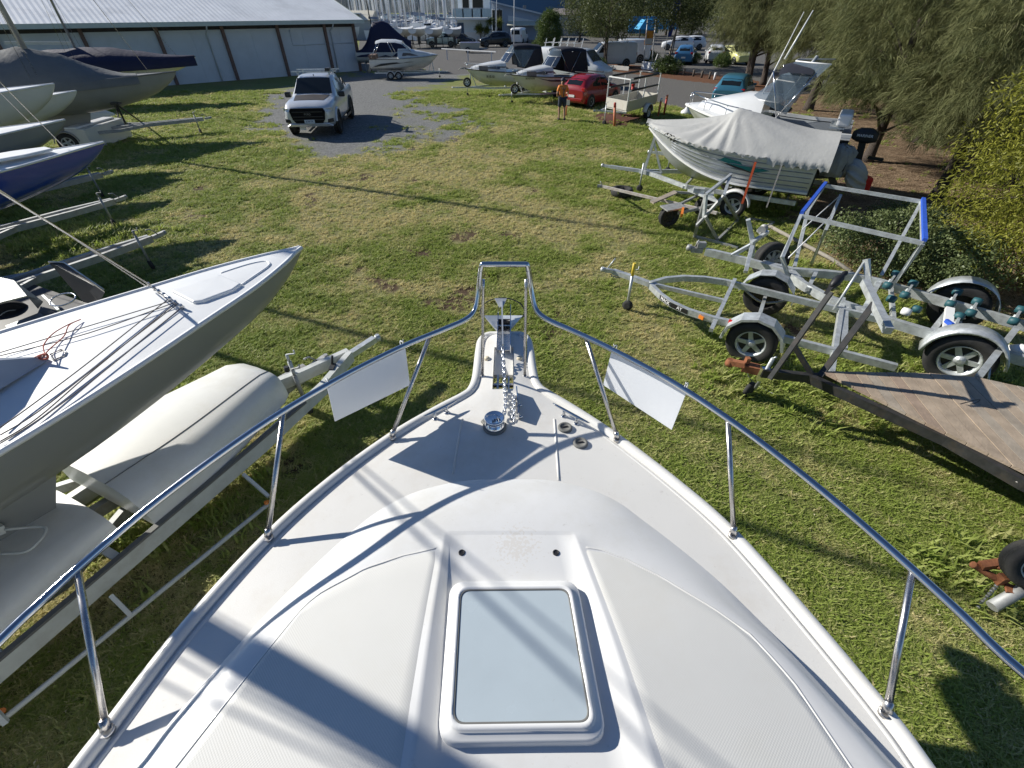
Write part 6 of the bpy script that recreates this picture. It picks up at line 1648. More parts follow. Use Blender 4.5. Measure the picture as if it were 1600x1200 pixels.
    # outboard
    mb = MB(); mb.lathe([(.10, 0), (.19, .06), (.20, .3), (.16, .48), (.05, .55)], V((-.28, 0, zs + .05)), n=14); build('outboard_cowl', mb, GREY, th, False)
    mb = MB(); mb.bar(V((-.28, 0, zs + .1)), V((-.32, 0, .50)), .14, .10); mb.bar(V((-.1, 0, zs - .1)), V((-.3, 0, zs)), .12, .1); build('outboard_leg', mb, GREY, th, False)
    # side accent
    for g in (1, -1):
        mb = MB(); q = []
        for x, dz in ((L * .18, -.30), (L * .55, -.26), (L * .72, -.10), (L * .45, -.16), (L * .18, -.20)):
            bb, z_ = shf(sh, x); q.append(V((x, g * (bb * .965 + .015), z_ + dz)))
        mb.slab(q, (0, -g * .02, 0)); build('side_flash', mb, M('dark_flash', (.05, .02, .03), .4), th, False) if boxy else None
    if rego:
        body, xr_, dz, size, mt = rego
        bb, z_ = shf(sh, L * xr_); g = 1
        me = text_mesh(body, size, .004, True); me.materials.clear(); me.materials.append(mt)
        b2, z2_ = shf(sh, L * (xr_ - .06)); b3, _ = shf(sh, L * (xr_ + .06))
        xd = V((-L * .12, b2 - b3, 0)).normalized(); up = V((0, .22, 1)).normalized(); nn = xd.cross(up).normalized(); up = nn.cross(xd)
        o = bpy.data.objects.new('hull_lettering', me); COL.objects.link(o); o.parent = th
        o.matrix_local = Matrix.Translation(V((L * xr_, bb * .965, z_ + dz)) + nn * .03) @ Matrix((xd, up, nn)).transposed().to_4x4()
    return th, sh
INK = M('black_lettering', (.02, .02, .022), .5)
hA = V((-.985, -.17, 0)).normalized(); LA = 5.6; kA = .83
bowA = P(727, 107, 1.62 * kA); locA = V((bowA.x, bowA.y, 0)) - hA * LA * kA
hat, _s = halfcab('white half cabin boat with black canopy, left of the two on the grass', locA, hA, LA, 2.1, 1.42, rego=('R1510', .70, -.33, .22, INK))
pta = ptrailer('trailer with a white spare wheel under the left canopied boat', locA, hA, .1, LA + .75, spare=True, jx=.8, wid=1.55)
hB = V((-.90, -.44, 0)).normalized(); LB = 5.5; kB = .82
bowB = P(798, 116, 1.62 * kB); locB = V((bowB.x, bowB.y, 0)) - hB * LB * kB
hbt, shb = halfcab('white half cabin boat with framed screen, right of the two on the grass', locB, hB, LB, 2.15, 1.40, boxy=True, canopy=False, rego=('BOSTON', .80, -.13, .15, INK))
ptb = ptrailer('trailer with a black spare tyre under the right canopied boat', locB, hB, .1, LB + .6, spare=True, jx=.6, wid=1.55)

for o_, k_ in ((hat, kA), (pta, kA), (hbt, kB), (ptb, kB)): o_.scale = (k_, k_, k_)
# ---- cuddy cruiser at the corner of the shed, bow to the right
hC = V((.97, .10, 0)).normalized(); LC = 6.2
kC = .80; bC = P(684, 83, 1.9 * kC); locC = V((bC.x, bC.y, 0)) - hC * LC * kC
cth = thing('cuddy_cruiser', 'white cabin cruiser on tandem trailer with dark flash at the shed corner', 'motor boat', (locC.x, locC.y, 0), math.atan2(hC.y, hC.x))
hull, shc = phull(cth, LC, 2.3, .62, 1.55, BOATW, rise=.34, stripe=GREY)
decktop(cth, shc, LC * .40, BOATW, .22)
mb = MB(); secs = []
for x, hgt in ((LC * .88, .16), (LC * .72, .42), (LC * .55, .60), (LC * .42, .62)):
    b, z = shf(shc, x); b *= .84; secs.append([V((x, -b, z)), V((x, -b * .88, z + hgt * .8)), V((x, 0, z + hgt + .04)), V((x, b * .88, z + hgt * .8)), V((x, b, z))])
mb.loft(secs, closed=False, cap=False); build('cabin', mb, BOATW, cth, False)
b, z = shf(shc, LC * .42)
mb = MB(); secs = []
for x, dz in ((LC * .50, -.12), (LC * .40, 0), (LC * .20, .02), (LC * .12, -.1)):
    secs.append([V((x, -b * .78, z + 1.15 + dz)), V((x, -b * .6, z + 1.30 + dz)), V((x, 0, z + 1.36 + dz)), V((x, b * .6, z + 1.30 + dz)), V((x, b * .78, z + 1.15 + dz))])
mb.loft(secs, closed=False, cap=False); build('hard_top', mb, BOATW, cth, False)
for g in (1, -1):
    mb = MB(); mb.tube([V((LC * .50, g * b * .80, z + 1.05)), V((LC * .62, g * b * .8, z + .5))], .03, 6); mb.tube([V((LC * .14, g * b * .80, z + 1.05)), V((LC * .04, g * b * .9, z + .1))], .03, 6); mb.tube([V((LC * .3, g * b * .8, z + 1.15)), V((LC * .36, g * b * .9, z + .3))], .025, 6); build('canopy_pole', mb, STEEL, cth, False)
    mb = MB(); q = [];
    for x, dz in ((LC * .72, .10), (LC * .60, .34), (LC * .50, .40), (LC * .48, .16)):
        bb, zz = shf(shc, x); q.append(V((x, g * (bb * .80 + .03), zz + dz)))
    mb.slab(q, (0, -g * .03, 0)); build('cabin_window', mb, DKTINT, cth, False)
    mb = MB(); q = []
    for x, dz in ((LC * .02, -.62), (LC * .30, -.42), (LC * .66, -.30), (LC * .34, -.26), (LC * .16, -.34)):
        bb, zz = shf(shc, x); q.append(V((x, g * (bb * .96 + .012), zz + dz)))
    mb.slab(q, (0, -g * .02, 0)); build('side_flash', mb, BLACK, cth, False)
mb = MB(); mb.grid([[V((LC * .60, y, z + .55)), V((LC * .48, y * .95, z + 1.2))] for y in (-b * .75, -b * .3, b * .3, b * .75)]); build('windscreen', mb, CLEAR, cth, False)
mb = MB(); mb.box(V((.3, 0, z + .10)), (.6, 1.7, .35)); build('stern_seat', mb, M('brown_vinyl', (.16, .10, .07), .6), cth, False, bevel=.05)
mb = MB(); mb.bar(V((-.1, 0, 1.1)), V((-.25, 0, .55)), .25, .2); mb.lathe([(.02, 0), (.16, .02), (.02, .05)], V((-.42, 0, .5)), (1, 0, 0), 10); build('stern_drive', mb, GREY, cth, False)
ptc = ptrailer('tandem trailer with white wheel guards under the cabin cruiser', locC, hC, .3, LC + .5, tandem=True, wx=2.1, wid=1.8, fmat=WHITE)

for o_ in (cth, ptc): o_.scale = (kC, kC, kC)
# ---- big boat shrouded in a navy tarp beside it
cN = P(597, 110); tn_ = thing('shrouded_boat', 'boat shrouded in a tall navy tarp between the shed and the cabin cruiser', 'motor boat', (cN.x, cN.y, 0), math.atan2(.12, .99))
mb = MB(); rows = []
prof_ = [(-2.3, 1.55, .95), (-1.7, 1.75, 1.1), (-1.1, 2.3, 1.1), (-.6, 3.2, 1.05), (-.2, 3.75, .95), (.7, 3.85, .95), (1.3, 3.7, .95), (1.9, 3.2, .95), (2.8, 2.6, .8), (3.5, 2.3, .4)]
for i, (x, h_, w_) in enumerate(prof_):
    row = []
    for k in range(13):
        t = -1 + k / 6; wob = .05 * math.sin(i * 2.3 + k * 1.7) 
        zz = 1.15 + (h_ - 1.15) * (1 - abs(t) ** 3.2) ; yy = w_ * t * (1 - .25 * (zz - 1.15) / 2.7) + wob
        row.append(V((x + wob, yy, zz)))
    rows.append(row)
mb.grid(rows); build('tarp', mb, TARPN, tn_, False)
mb = MB(); secs = []
for x, b_ in ((-2.4, 1.0), (-1, 1.08), (1.5, 1.0), (2.8, .7), (3.7, .05)): secs.append([V((x, -b_, 1.5)), V((x, -b_ * .85, 1.0)), V((x, 0, .62 + max(0, x - 2) * .4)), V((x, b_ * .85, 1.0)), V((x, b_, 1.5))])
mb.loft(secs, closed=False, cap=False); mb.add(secs[0], [(0, 1, 2, 3, 4)]); build('hull', mb, BOATW, tn_, False)
mb = MB(); mb.tube([V((-.4, 0, 3.6)), V((-.7, 0, 7.5))], .05, 8); build('mast', mb, DARKST, tn_, False)
mb = MB()
for x in (-1.6, .5, 2.2): mb.bar(V((x, -.6, .02)), V((x, -.6, 1.05)), .07, .07); mb.bar(V((x, .6, .02)), V((x, .6, 1.05)), .07, .07); mb.bar(V((x, -.7, .62)), V((x, .7, .62)), .08, .08)
build('cradle', mb, GALVD, tn_, False)
tn_.scale = (.78, .78, .86)

# ---- silver dinghy (tinny) under a pale grey cover
ALU = M('ribbed_aluminium', (.58, .60, .63), .38, .35, var=.08, vs=4)
ALUR = M('aluminium_rib', (.26, .28, .31), .45, .3, var=.1)
zsh = 1.30
bT = P(1014, 190, 1.72); sT = P(1283, 243, 1.38)
hT = V((bT.x - sT.x, bT.y - sT.y, 0)); LT = hT.length; hT.normalize()
tin = thing('aluminium_dinghy', 'ribbed silver dinghy with teal flash under a pale grey fabric cover', 'motor boat', (sT.x, sT.y, 0), math.atan2(hT.y, hT.x))
TB = 2.25
hull, sht = phull(tin, LT, TB, .46, 1.42, ALU, rise=.38, fine=.5, stripe=ALU)
def tside(x, u, g, off=.0):
    # u 0 = sheer, 1 = chine
    t = x / LT; b, z_s = shf(sht, x)
    k = .46 + (z_s - .46) * max(0, (t - .5) / .5) ** 2.6
    ch = max(lerp(.76, z_s - .05, max(0, (t - .35) / .65) ** 1.7), k + .002); bc = b * lerp(.86, .55, smooth((t - .3) / .7))
    m1 = (lerp(b, bc, .35), lerp(z_s, ch, .45))
    if u < .45: q = u / .45; y, z = lerp(b, m1[0], q), lerp(z_s, m1[1], q)
    else: q = (u - .45) / .55; y, z = lerp(m1[0], bc, q), lerp(m1[1], ch, q)
    return V((x, g * (y + off), z))
for g in (1, -1):
    for u in (.18, .34, .50, .66, .82):
        mb = MB(); mb.tube([tside(LT * t, u, g, .004) for t in np.linspace(.01, .80, 22)], .011, 5); build('pressed_rib', mb, ALUR, hull, False)
    mb = MB(); mb.beam([tside(LT * t, 1.0, g, .015) for t in np.linspace(0, .985, 24)], .05, .04); build('chine_strip', mb, WHITE, tin, False)
    TEALP = M('teal_paint', (.01, .20, .19), .4)
    mb = MB(); q = [tside(LT * x, u, g, .02) for x, u in ((.68, .12), (.45, .20), (.22, .40), (.30, .52), (.47, .33))]; mb.slab(q, (0, -g * .012, 0)); build('side_flash', mb, TEALP, tin, False)
    mb = MB(); q = [tside(LT * x, u, g, .024) for x, u in ((.62, .26), (.36, .44), (.26, .60), (.40, .46))]; mb.slab(q, (0, -g * .012, 0)); build('side_flash', mb, INK, tin, False)
# which side faces the viewer
gv = 1 if (Matrix.Rotation(math.atan2(hT.y, hT.x), 3, 'Z') @ V((0, 1, 0))).y < 0 else -1
def hull_text(th, body, size, fn, x, u, g, mat, L):
    p = fn(x, u, g, .02); d = (fn(x - .3, u, g, .02) - fn(x + .3, u, g, .02)) * (1 if g == 1 else -1)
    d.normalize(); up = (fn(x, u - .2, g, .02) - fn(x, u + .2, g, .02)).normalized(); nn = d.cross(up).normalized(); up = nn.cross(d)
    me = text_mesh(body, size, .004, True); me.materials.clear(); me.materials.append(mat)
    o = bpy.data.objects.new('hull_lettering', me); COL.objects.link(o); o.parent = th
    o.matrix_local = Matrix.Translation(p + nn * .012) @ Matrix((d, up, nn)).transposed().to_4x4()
hull_text(tin, '933', .22, tside, LT * .80, .10, gv, INK, LT)
# pale fabric cover with folds from the peak
COVER = M('pale_grey_fabric', (.42, .42, .405), .8, var=.05, vs=3, bump=.25, bs=14, bdist=.02)
pk = LT * .50
mb = MB(); rows = []
NX, NY = 90, 25
for i in range(NX + 1):
    x = lerp(-.22, LT * 1.01, i / NX); b, z = shf(sht, max(0, min(x, LT))); b = max(b, .06)
    # ridge height: peak above the screen, flat towards the stern, low at the bow
    if x > pk: rh = lerp(.68, .06, min(1, (x - pk) / (LT * .97 - pk)) ** .62)
    else: rh = lerp(.68, .42, smooth((pk - x) / (pk * .95)))
    pw_ = lerp(2.4, 1.25, smooth((x - pk * .2) / pk))
    row = []
    for j in range(NY + 1):
        t = -1 + 2 * j / NY
        ang = math.atan2((x - pk) / LT * 2.2, t * .6 + .0001); rad = math.hypot((x - pk) / LT * 2.2, t)
        fold = .036 * math.sin(ang * 19) * smooth(rad * 1.6) * smooth((1.45 - rad) / .5) + .010 * math.sin(ang * 31 + 1)
        fold *= .3 + .7 * (x > pk * .9)
        h_ = rh * (1 - abs(t) ** pw_)
        row.append(V((x, b * t * 1.02, z + .03 + h_ + fold * (1 - abs(t) * .4))))
    hang = .05 + .025 * math.sin(i * .9) + .025 * math.sin(i * 2.3 + 1) + (.10 if x < LT * .25 else 0)
    lo_, hi_ = [], []
    for k in range(1, 4):
        u = k / 3
        lo_.append(V((x, -b * 1.02 - .03 - .012 * math.sin(i * 1.7 + k), z + .03 - hang * u))); hi_.append(V((x, b * 1.02 + .03 + .012 * math.sin(i * 1.7 + k), z + .03 - hang * u)))
    rows.append(lo_[::-1] + row + hi_)
mb.grid(rows); end = rows[0]; mb.add([p + V((-.001, 0, 0)) for p in end], [tuple(range(len(end)))]); end = rows[-1]; mb.add(end, [tuple(range(len(end)))])
cvr = build('boat_cover', mb, COVER, tin, False)
# outboard under its own cover, red skeg wrapped in a bag
mb = MB(); rows = []
for i, (r_, h_) in enumerate(((.22, .0), (.24, .14), (.25, .36), (.22, .52), (.16, .62), (.05, .66))):
    rows.append([V((-.34 + (r_ + .045 * math.sin(k * 4.1 + i * .7) + .02 * math.sin(k * 2.3 + i * 2)) * math.cos(k * math.pi / 9) * 1.25, (r_ + .04 * math.sin(k * 3.7 + i)) * math.sin(k * math.pi / 9), 1.0 + h_)) for k in [q * .5 for q in range(36)]])
mb.loft(rows, closed=True, cap=True); build('outboard_cover', mb, M('mid_grey_cover', (.34, .35, .345), .8, var=.15, vs=5, bump=.6, bs=7, bdist=.06), tin, False)
mb = MB(); mb.bar(V((-.30, 0, 1.05)), V((-.55, 0, .75)), .12, .12); mb.bar(V((.0, 0, .95)), V((-.3, 0, 1.0)), .14, .14); mb.box(V((-.02, 0, .9)), (.05, 1.5, .5)); build('transom_bracket', mb, BLACK, tin, False)
mb = MB(); rows = []
for i, (s_, r_) in enumerate(((0, .12), (.15, .24), (.4, .28), (.62, .24), (.75, .14))):
    rows.append([V((-.62 - s_ * .62, 0, 1.12 - s_ * .25)) + V((.25 * math.sin(k * .349) * r_, (r_ * 1.1 + .06 * math.sin(k * 3.1 + i * .3)) * math.cos(k * .349), (r_ * 1.1 + .06 * math.sin(k * 3.1 + i * .3)) * math.sin(k * .349))) for k in [q * .45 for q in range(40)]])
mb.loft(rows, closed=True, cap=True); build('propeller_bag', mb, COVER, tin, False)
mb = MB(); mb.loft([[V((-1.03 + x, y, z + .28)) for x, y, z in ((0, -.09, .45), (0, .09, .45), (.02, .1, .82), (.02, -.1, .82))], [V((-1.22 + x, y, z + .24)) for x, y, z in ((0, -.05, .50), (0, .05, .50), (.02, .06, .80), (.02, -.06, .80))]], smooth=False); build('skeg', mb, RED, tin, False, bevel=.03)
for u, m_, x in ((.0, M('orange_strap', (.62, .10, .03), .7), .30), (.0, ROPE, .17)):
    mb = MB(); p0 = tside(LT * x, .0, gv, .05) ; p1 = V((p0.x, gv * (TB / 2 + .10), .42)); mb.bar(p0 + Z3 * -.1, p1, .05 if x > .2 else .03, .012); build('tie_strap', mb, m_, tin, False)
# trailer
ptt = ptrailer('trailer with white wheel guards carrying the covered silver dinghy', sT, hT, .15, LT + .9, wx=1.45, wid=1.85, fmat=WHITE, post=.95, jx=1.0)

# ---- white fishing boat with rods behind it
hF = V((-.93, .36, 0)).normalized()
bF = P(1071, 167, 1.80); LF = 7.0; sF = P(1322, 224, 1.30)
hF = V((bF.x - sF.x, bF.y - sF.y, 0)); LF = hF.length; hF.normalize()
fb = thing('fishing_boat', 'white and black fishing boat with tall rods, clears and a black outboard', 'motor boat', (sF.x, sF.y, 0), math.atan2(hF.y, hF.x))
FH = M('white_topsides', (.70, .71, .71), .3, var=.03, coat=.4)
hull, shf_ = phull(fb, LF, 2.35, .70, 1.36, FH, rise=.42, fine=.5, stripe=WHITE)
decktop(fb, shf_, LF * .45, FH, .14); decktop(fb, shf_, 0, M('cockpit_grey', (.22, .24, .26), .6), -.12, 'cockpit_sole', x_to=LF * .46)
def fside(x, u, g, off=0): b, z = shf(shf_, x); return V((x, g * (b * (1 - .05 * u) + off), z - .62 * u))
for g in (1, -1):
    mb = MB(); mb.slab([fside(LF * x, u, g, .012) for x, u in ((.0, .06), (.45, .06), (.80, .06), (.72, .30), (.45, .42), (.0, .48))], (0, -g * .02, 0)); build('black_band', mb, INK, fb, False)
    mb = MB(); mb.beam([fside(LF * x, .50, g, .015) for x in np.linspace(0, .6, 10)], .03, .03); build('white_line', mb, WHITE, fb, False)
    mb = MB(); mb.beam([V((x, g * (b - .04), z + .04)) for x, b, z in shf_ if x < LF * .6], .14, .07); build('coaming', mb, FH, fb, False)
mb = MB(); secs = []
for x, hgt in ((LF * .90, .10), (LF * .76, .34), (LF * .62, .54), (LF * .50, .58)):
    b, z = shf(shf_, x); b *= .80; secs.append([V((x, -b, z)), V((x, -b * .9, z + hgt * .8)), V((x, 0, z + hgt + .05)), V((x, b * .9, z + hgt * .8)), V((x, b, z))])
mb.loft(secs, closed=False, cap=False); mb.add(secs[-1], [(0, 1, 2, 3, 4)]); build('cabin', mb, FH, fb, False)
b, z = shf(shf_, LF * .5)
mb = MB(); rows = []
for t in (-1, -.7, -.3, .3, .7, 1):
    x0 = LF * .62 - .9 * abs(t) ** 2; rows.append([V((x0, b * .80 * t, z + .52)), V((x0 - .5, b * .76 * t, z + .95)), V((x0 - .8, b * .72 * t, z + 1.35))])
mb.grid(rows); build('windscreen', mb, CLEAR, fb, False)
for j in (0, 1, 2):
    mb = MB(); mb.tube([r[j] for r in rows], .016, 6); build('screen_frame', mb, WHITE, fb, False)
mb = MB(); secs = []
for x, dz in ((LF * .47, -.06), (LF * .42, 0), (LF * .30, -.02)):
    w_ = b * .8; secs.append([V((x, -w_, z + 1.16 + dz)), V((x, -w_ * .7, z + 1.27 + dz)), V((x, 0, z + 1.32 + dz)), V((x, w_ * .7, z + 1.27 + dz)), V((x, w_, z + 1.16 + dz))])
mb.loft(secs, closed=False, cap=False); build('bimini', mb, CANVN, fb, False)
for g in (1, -1):
    mb = MB(); mb.slab([V((LF * .46, g * b * .82, z + 1.12)), V((LF * .31, g * b * .82, z + 1.10)), V((LF * .36, g * b * .88, z + .3)), V((LF * .50, g * b * .86, z + .5))], (0, -g * .01, 0)); build('side_clear', mb, CLEAR, fb, False)
    for xa, xb in ((.50, .40), (.28, .42)):
        mb = MB(); mb.tube([V((LF * xa, g * b * .84, z + 1.18)), V((LF * xb, g * b * .92, z + .15))], .016, 6); build('bimini_pole', mb, STEEL, fb, False)
    mb = MB(); pts = []
    for x in (.55, .7, .85, .97): bb, zz = shf(shf_, LF * x); pts.append(V((LF * x, g * bb * .9, zz + .30)))
    mb.tube(pts, .014, 6)
    for p in pts: mb.tube([p, p - Z3 * .3], .010, 5)
    build('bow_rail', mb, STEEL, fb, False)
RF = RM[fb].inverted()
for (a, b_) in (((1184, 168), (1250, 38)), ((1219, 116), (1262, 42))):
    p0 = P(a[0], a[1], 1.95) if a[1] > 130 else P(1212, 128, 2.9); yy = p0.y; p1 = PY(b_[0], b_[1], yy + .1)
    if a[1] < 130: p0 = PY(a[0], a[1], yy)
    mb = MB(); mb.tube([p0, lerp(p0, p1, .4), p1], [.02, .016, .008], 6); build('rod', mb, WHITE, fb)
mb = MB(); q0, q1 = P(1224, 165, 2.0), P(1266, 112, 3.2); q1 = PY(1266, 112, q0.y); mb.tube([q0, q1], .02, 6); mb.tube([q1 - (q1 - q0).normalized() * .4, q1 + (q1 - q0).normalized() * .1], .045, 8); build('rocket_launcher', mb, GALV, fb)
mb = MB(); mb.box(V((.25, 0, 1.62)), (.30, .95, .28)); build('bait_board', mb, WHITE, fb, False, bevel=.05)
mb = MB(); mb.box(V((.35, -.1, 1.44)), (.34, 1.0, .05)); mb.bar(V((.3, .2, 1.1)), V((.3, .2, 1.5)), .06, .06); mb.bar(V((.3, -.3, 1.1)), V((.3, -.3, 1.5)), .06, .06); build('bait_stand', mb, GALV, fb, False)
mb = MB(); secs = []
for x, w_, h0, h1 in ((-.05, .11, 1.20, 1.36), (-.2, .14, 1.14, 1.44), (-.45, .14, 1.12, 1.45), (-.62, .09, 1.16, 1.36)): secs.append([V((x, -w_, h0)), V((x, w_, h0)), V((x, w_, h1 - .1)), V((x, w_ * .6, h1)), V((x, -w_ * .6, h1)), V((x, -w_, h1 - .1))])
mb.loft(secs); oc = build('outboard_cowl', mb, BLACK, fb, False, bevel=.03)
mb = MB(); mb.bar(V((-.33, 0, 1.2)), V((-.45, 0, .55)), .16, .12); mb.bar(V((-.6, 0, .8)), V((-.95, 0, .78)), .1, .06); build('outboard_leg', mb, BLACK, fb, False)
def ftext(body, size, x, zt_, g, y, mat=WHITE, parent=None, nm='hull_lettering'):
    me = text_mesh(body, size, .004, True); me.materials.clear(); me.materials.append(mat)
    o = bpy.data.objects.new(nm, me); COL.objects.link(o); o.parent = parent or fb
    d = V((-1 if g > 0 else 1, 0, 0)); n_ = V((0, g, 0)); o.matrix_local = Matrix.Translation(V((x, y, zt_))) @ Matrix((d, n_.cross(d), n_)).transposed().to_4x4()
gF = 1 if (Matrix.Rotation(math.atan2(hF.y, hF.x), 3, 'Z') @ V((0, 1, 0))).y < 0 else -1
ftext('MARINER', .085, -.33, 1.29, gF, gF * .148, parent=oc)
fb.location.z = .24
p = fside(.52, .72, gF, .02); ftext('933', .26, p.x, p.z, gF, p.y + gF * .012, INK)
ptrailer('trailer hidden beneath the white and black fishing boat', sF, hF, .2, LF + .6, wx=2.0, tandem=True, wid=1.9)
# ================================================================== BOX TRAILER, MARKER POSTS, PERSON
bt = thing('box_trailer', 'cream box trailer with a tall frame of black padded rails', 'trailer', tuple(P(985, 180, 0)))
CREAMB = M('cream_trailer_paint', (.55, .53, .46), .5, var=.08, dirt=(.3, .22, .15), dscale=4, damt=.4)
zb = .55; A, B, C, D = [P(*q, zb) for q in ((947, 166), (979, 173), (1025, 160), (995, 155))]
mb = MB(); mb.slab([A, B, C, D], (0, 0, -.06)); build('tray', mb, CREAMB, bt)
for a, b in ((A, B), (B, C), (C, D), (D, A)):
    mb = MB(); mb.slab([a, b, b + Z3 * .36, a + Z3 * .36], (b - a).cross(Z3).normalized() * .03); build('side_panel', mb, CREAMB, bt)
tops = [q + Z3 * 1.15 for q in (A, B, C, D)]
for q, t_ in zip((A, B, C, D), tops):
    mb = MB(); mb.bar(q + Z3 * .2, t_, .045, .045); build('frame_post', mb, WHITE, bt)
for a, b in ((lerp(A, D, .5), None), (lerp(B, C, .5), None)):
    mb = MB(); mb.bar(a + Z3 * .3, a + Z3 * 1.15, .045, .045); build('frame_post', mb, WHITE, bt)
for i, (a, b) in enumerate(((tops[0], tops[1]), (tops[1], tops[2]), (tops[2], tops[3]), (tops[3], tops[0]))):
    mb = MB(); mb.bar(a, b, .04, .04); build('top_rail', mb, WHITE, bt)
    if i != 0:
        mb = MB(); mb.tube([lerp(a, b, .08) + Z3 * .01, lerp(a, b, .92) + Z3 * .01], .045, 8); build('foam_pad', mb, BLACK, bt)
for a, b in ((A, D), (B, C)):
    mb = MB(); mb.bar(a + Z3 * .72, b + Z3 * .72, .035, .035); build('mid_rail', mb, WHITE, bt)
    mb = MB(); mb.tube([lerp(a, b, .06) + Z3 * .73, lerp(a, b, .94) + Z3 * .73], .042, 8); build('foam_pad', mb, BLACK, bt)
ax_ = (C - B).normalized(); nn = V((ax_.y, -ax_.x, 0)); nn = nn if nn.y < 0 else -nn
for q, g in ((lerp(B, C, .62), 1), (lerp(A, D, .62), -1)):
    c = V((q.x, q.y, .29)) + nn * g * .16; wheel(bt, c, nn * g, .29, .18, GALV, 5); fender(bt, c, nn * g, .36, .22, WHITE)
mb = MB(); h0 = lerp(A, B, .5) - Z3 * .08; h1 = P(938, 173, .47); mb.bar(A - Z3 * .08, h1, .06, .06); mb.bar(B - Z3 * .08, h1, .06, .06); mb.bar(h1, h1 + (h1 - h0).normalized() * .25, .06, .06); mb.lathe([(.04, -.04), (.05, 0), (.03, .05)], h1 + (h1 - h0).normalized() * .28, n=10); build('drawbar', mb, GALV, bt)
j = P(946, 176, .47); jockey(bt, j + Z3 * .3, V((j.x, j.y, 0)))
ORG = M('faded_orange_paint', (.62, .20, .10), .6, var=.15, vs=10); REDP = M('red_post_paint', (.42, .045, .03), .6, var=.2, vs=10)
def marker(label, b, t, r, m1, m2, cap=True, group='marker posts around the box trailer'):
    p = P(*b); q = PY(t[0], t[1], p.y); th = thing('marker_post', label, 'bollard', tuple(p), group=group)
    mb = MB(); mb.tube([p - Z3 * .05, lerp(p, q, .8)], r, 10); build('post', mb, m1, th)
    mb = MB(); mb.tube([lerp(p, q, .8), lerp(p, q, .98), q], [r * 1.02, r * 1.02, r * .6], 10); build('post_top', mb, m2, th)
marker('pale orange marker post in the grass in front of the box trailer', (960, 198), (961, 160), .055, ORG, REDP)
marker('leaning pink orange post right of the box trailer wheel', (1028, 181), (1034, 153), .05, ORG, WHITE)
marker('brighter red orange post just right of the leaning one', (1037, 180), (1043, 148), .05, REDP, ORG)
marker('thick red post standing behind the box trailer frame', (986, 158), (990, 129), .09, REDP, RED)
marker('short red post between the red hatchback and the box trailer', (953, 158), (953, 137), .09, REDP, RED)
marker('thin orange and white pole standing beside the person', (884, 181), (888, 139), .03, ORG, WHITE)
mb = MB(); p = P(886, 165, .5); q = PY(887, 160, P(884, 181).y); mb.box(q + V((0, -.04, 0)), (.20, .015, .22)); o = build('paper_notice', mb, WHITE); tag(o, 'white card fixed to the thin orange and white pole', 'notice')

# ---- person, seen from behind
SKIN = M('skin', (.42, .25, .17), .55, var=.06); ORT = M('orange_work_shirt', (.72, .22, .04), .75, var=.12, vs=9, bump=.3, bs=30); NAVY = M('navy_shorts', (.025, .035, .06), .8, var=.15, vs=9)
CAPM = M('dark_cap', (.03, .03, .05), .7); BOOT = M('dark_boots', (.05, .035, .025), .7)
def skin_obj(name, verts, edges, radii, root, mat, parent, sub=2, extra=None):
    me = bpy.data.meshes.new(name); me.from_pydata([tuple(v) for v in verts], edges, [])
    ob = bpy.data.objects.new(name, me); COL.objects.link(ob)
    sk = ob.modifiers.new('skin', 'SKIN'); sk.use_smooth_shade = True
    for i, r in enumerate(radii):
        sv = me.skin_vertices[0].data[i]; sv.radius = (r, r) if not isinstance(r, tuple) else r; sv.use_root = (i == root)
    sb = ob.modifiers.new('sub', 'SUBSURF'); sb.levels = sub; sb.render_levels = sub
    dg = bpy.context.evaluated_depsgraph_get(); dg.update()
    m2 = bpy.data.meshes.new_from_object(ob.evaluated_get(dg)); bpy.data.objects.remove(ob)
    m2.name = name; m2.materials.clear(); m2.materials.append(mat)
    if extra:
        bm = bmesh.new(); bm.from_mesh(m2)
        for e in extra:
            t = bpy.data.meshes.new('t'); t.from_pydata(e.v, [], e.f); bm.from_mesh(t)
        bm.to_mesh(m2); bm.free()
    m2.polygons.foreach_set('use_smooth', [True] * len(m2.polygons))
    o = bpy.data.objects.new(name, m2); COL.objects.link(o); o.parent = parent
    return o
pl = P(877, 188)
pe = thing('person', 'person in an orange shirt and dark shorts standing with bent arms, seen from behind', 'person', tuple(pl), R(12))
H_ = 1.66 / 1.75
def J(x, y, z): return V((x, y, z)) * H_
# faces +y (away from the viewer), head tipped forward
jn = dict(pel=J(0, 0, .94), sp=J(0, .02, 1.12), ch=J(0, .05, 1.32), nk=J(0, .09, 1.47), hd=J(.02, .14, 1.58), ht=J(.02, .17, 1.70),
          ls=J(-.18, .05, 1.40), le=J(-.27, .03, 1.13), lw=J(-.20, .25, 1.03), rs=J(.18, .05, 1.40), re=J(.29, .06, 1.14), rw=J(.26, .28, 1.10),
          lh=J(-.10, 0, .90), lk=J(-.13, .04, .49), la=J(-.14, -.02, .09), lt=J(-.16, .14, .03), rh=J(.10, 0, .90), rk=J(.13, .02, .49), ra=J(.14, -.04, .09), rt=J(.17, .12, .03))
names = list(jn); ix = {k: i for i, k in enumerate(names)}
ed = [(ix[a], ix[b]) for a, b in (('pel', 'sp'), ('sp', 'ch'), ('ch', 'nk'), ('nk', 'hd'), ('hd', 'ht'), ('ch', 'ls'), ('ls', 'le'), ('le', 'lw'), ('ch', 'rs'), ('rs', 're'), ('re', 'rw'), ('pel', 'lh'), ('lh', 'lk'), ('lk', 'la'), ('la', 'lt'), ('pel', 'rh'), ('rh', 'rk'), ('rk', 'ra'), ('ra', 'rt'))]
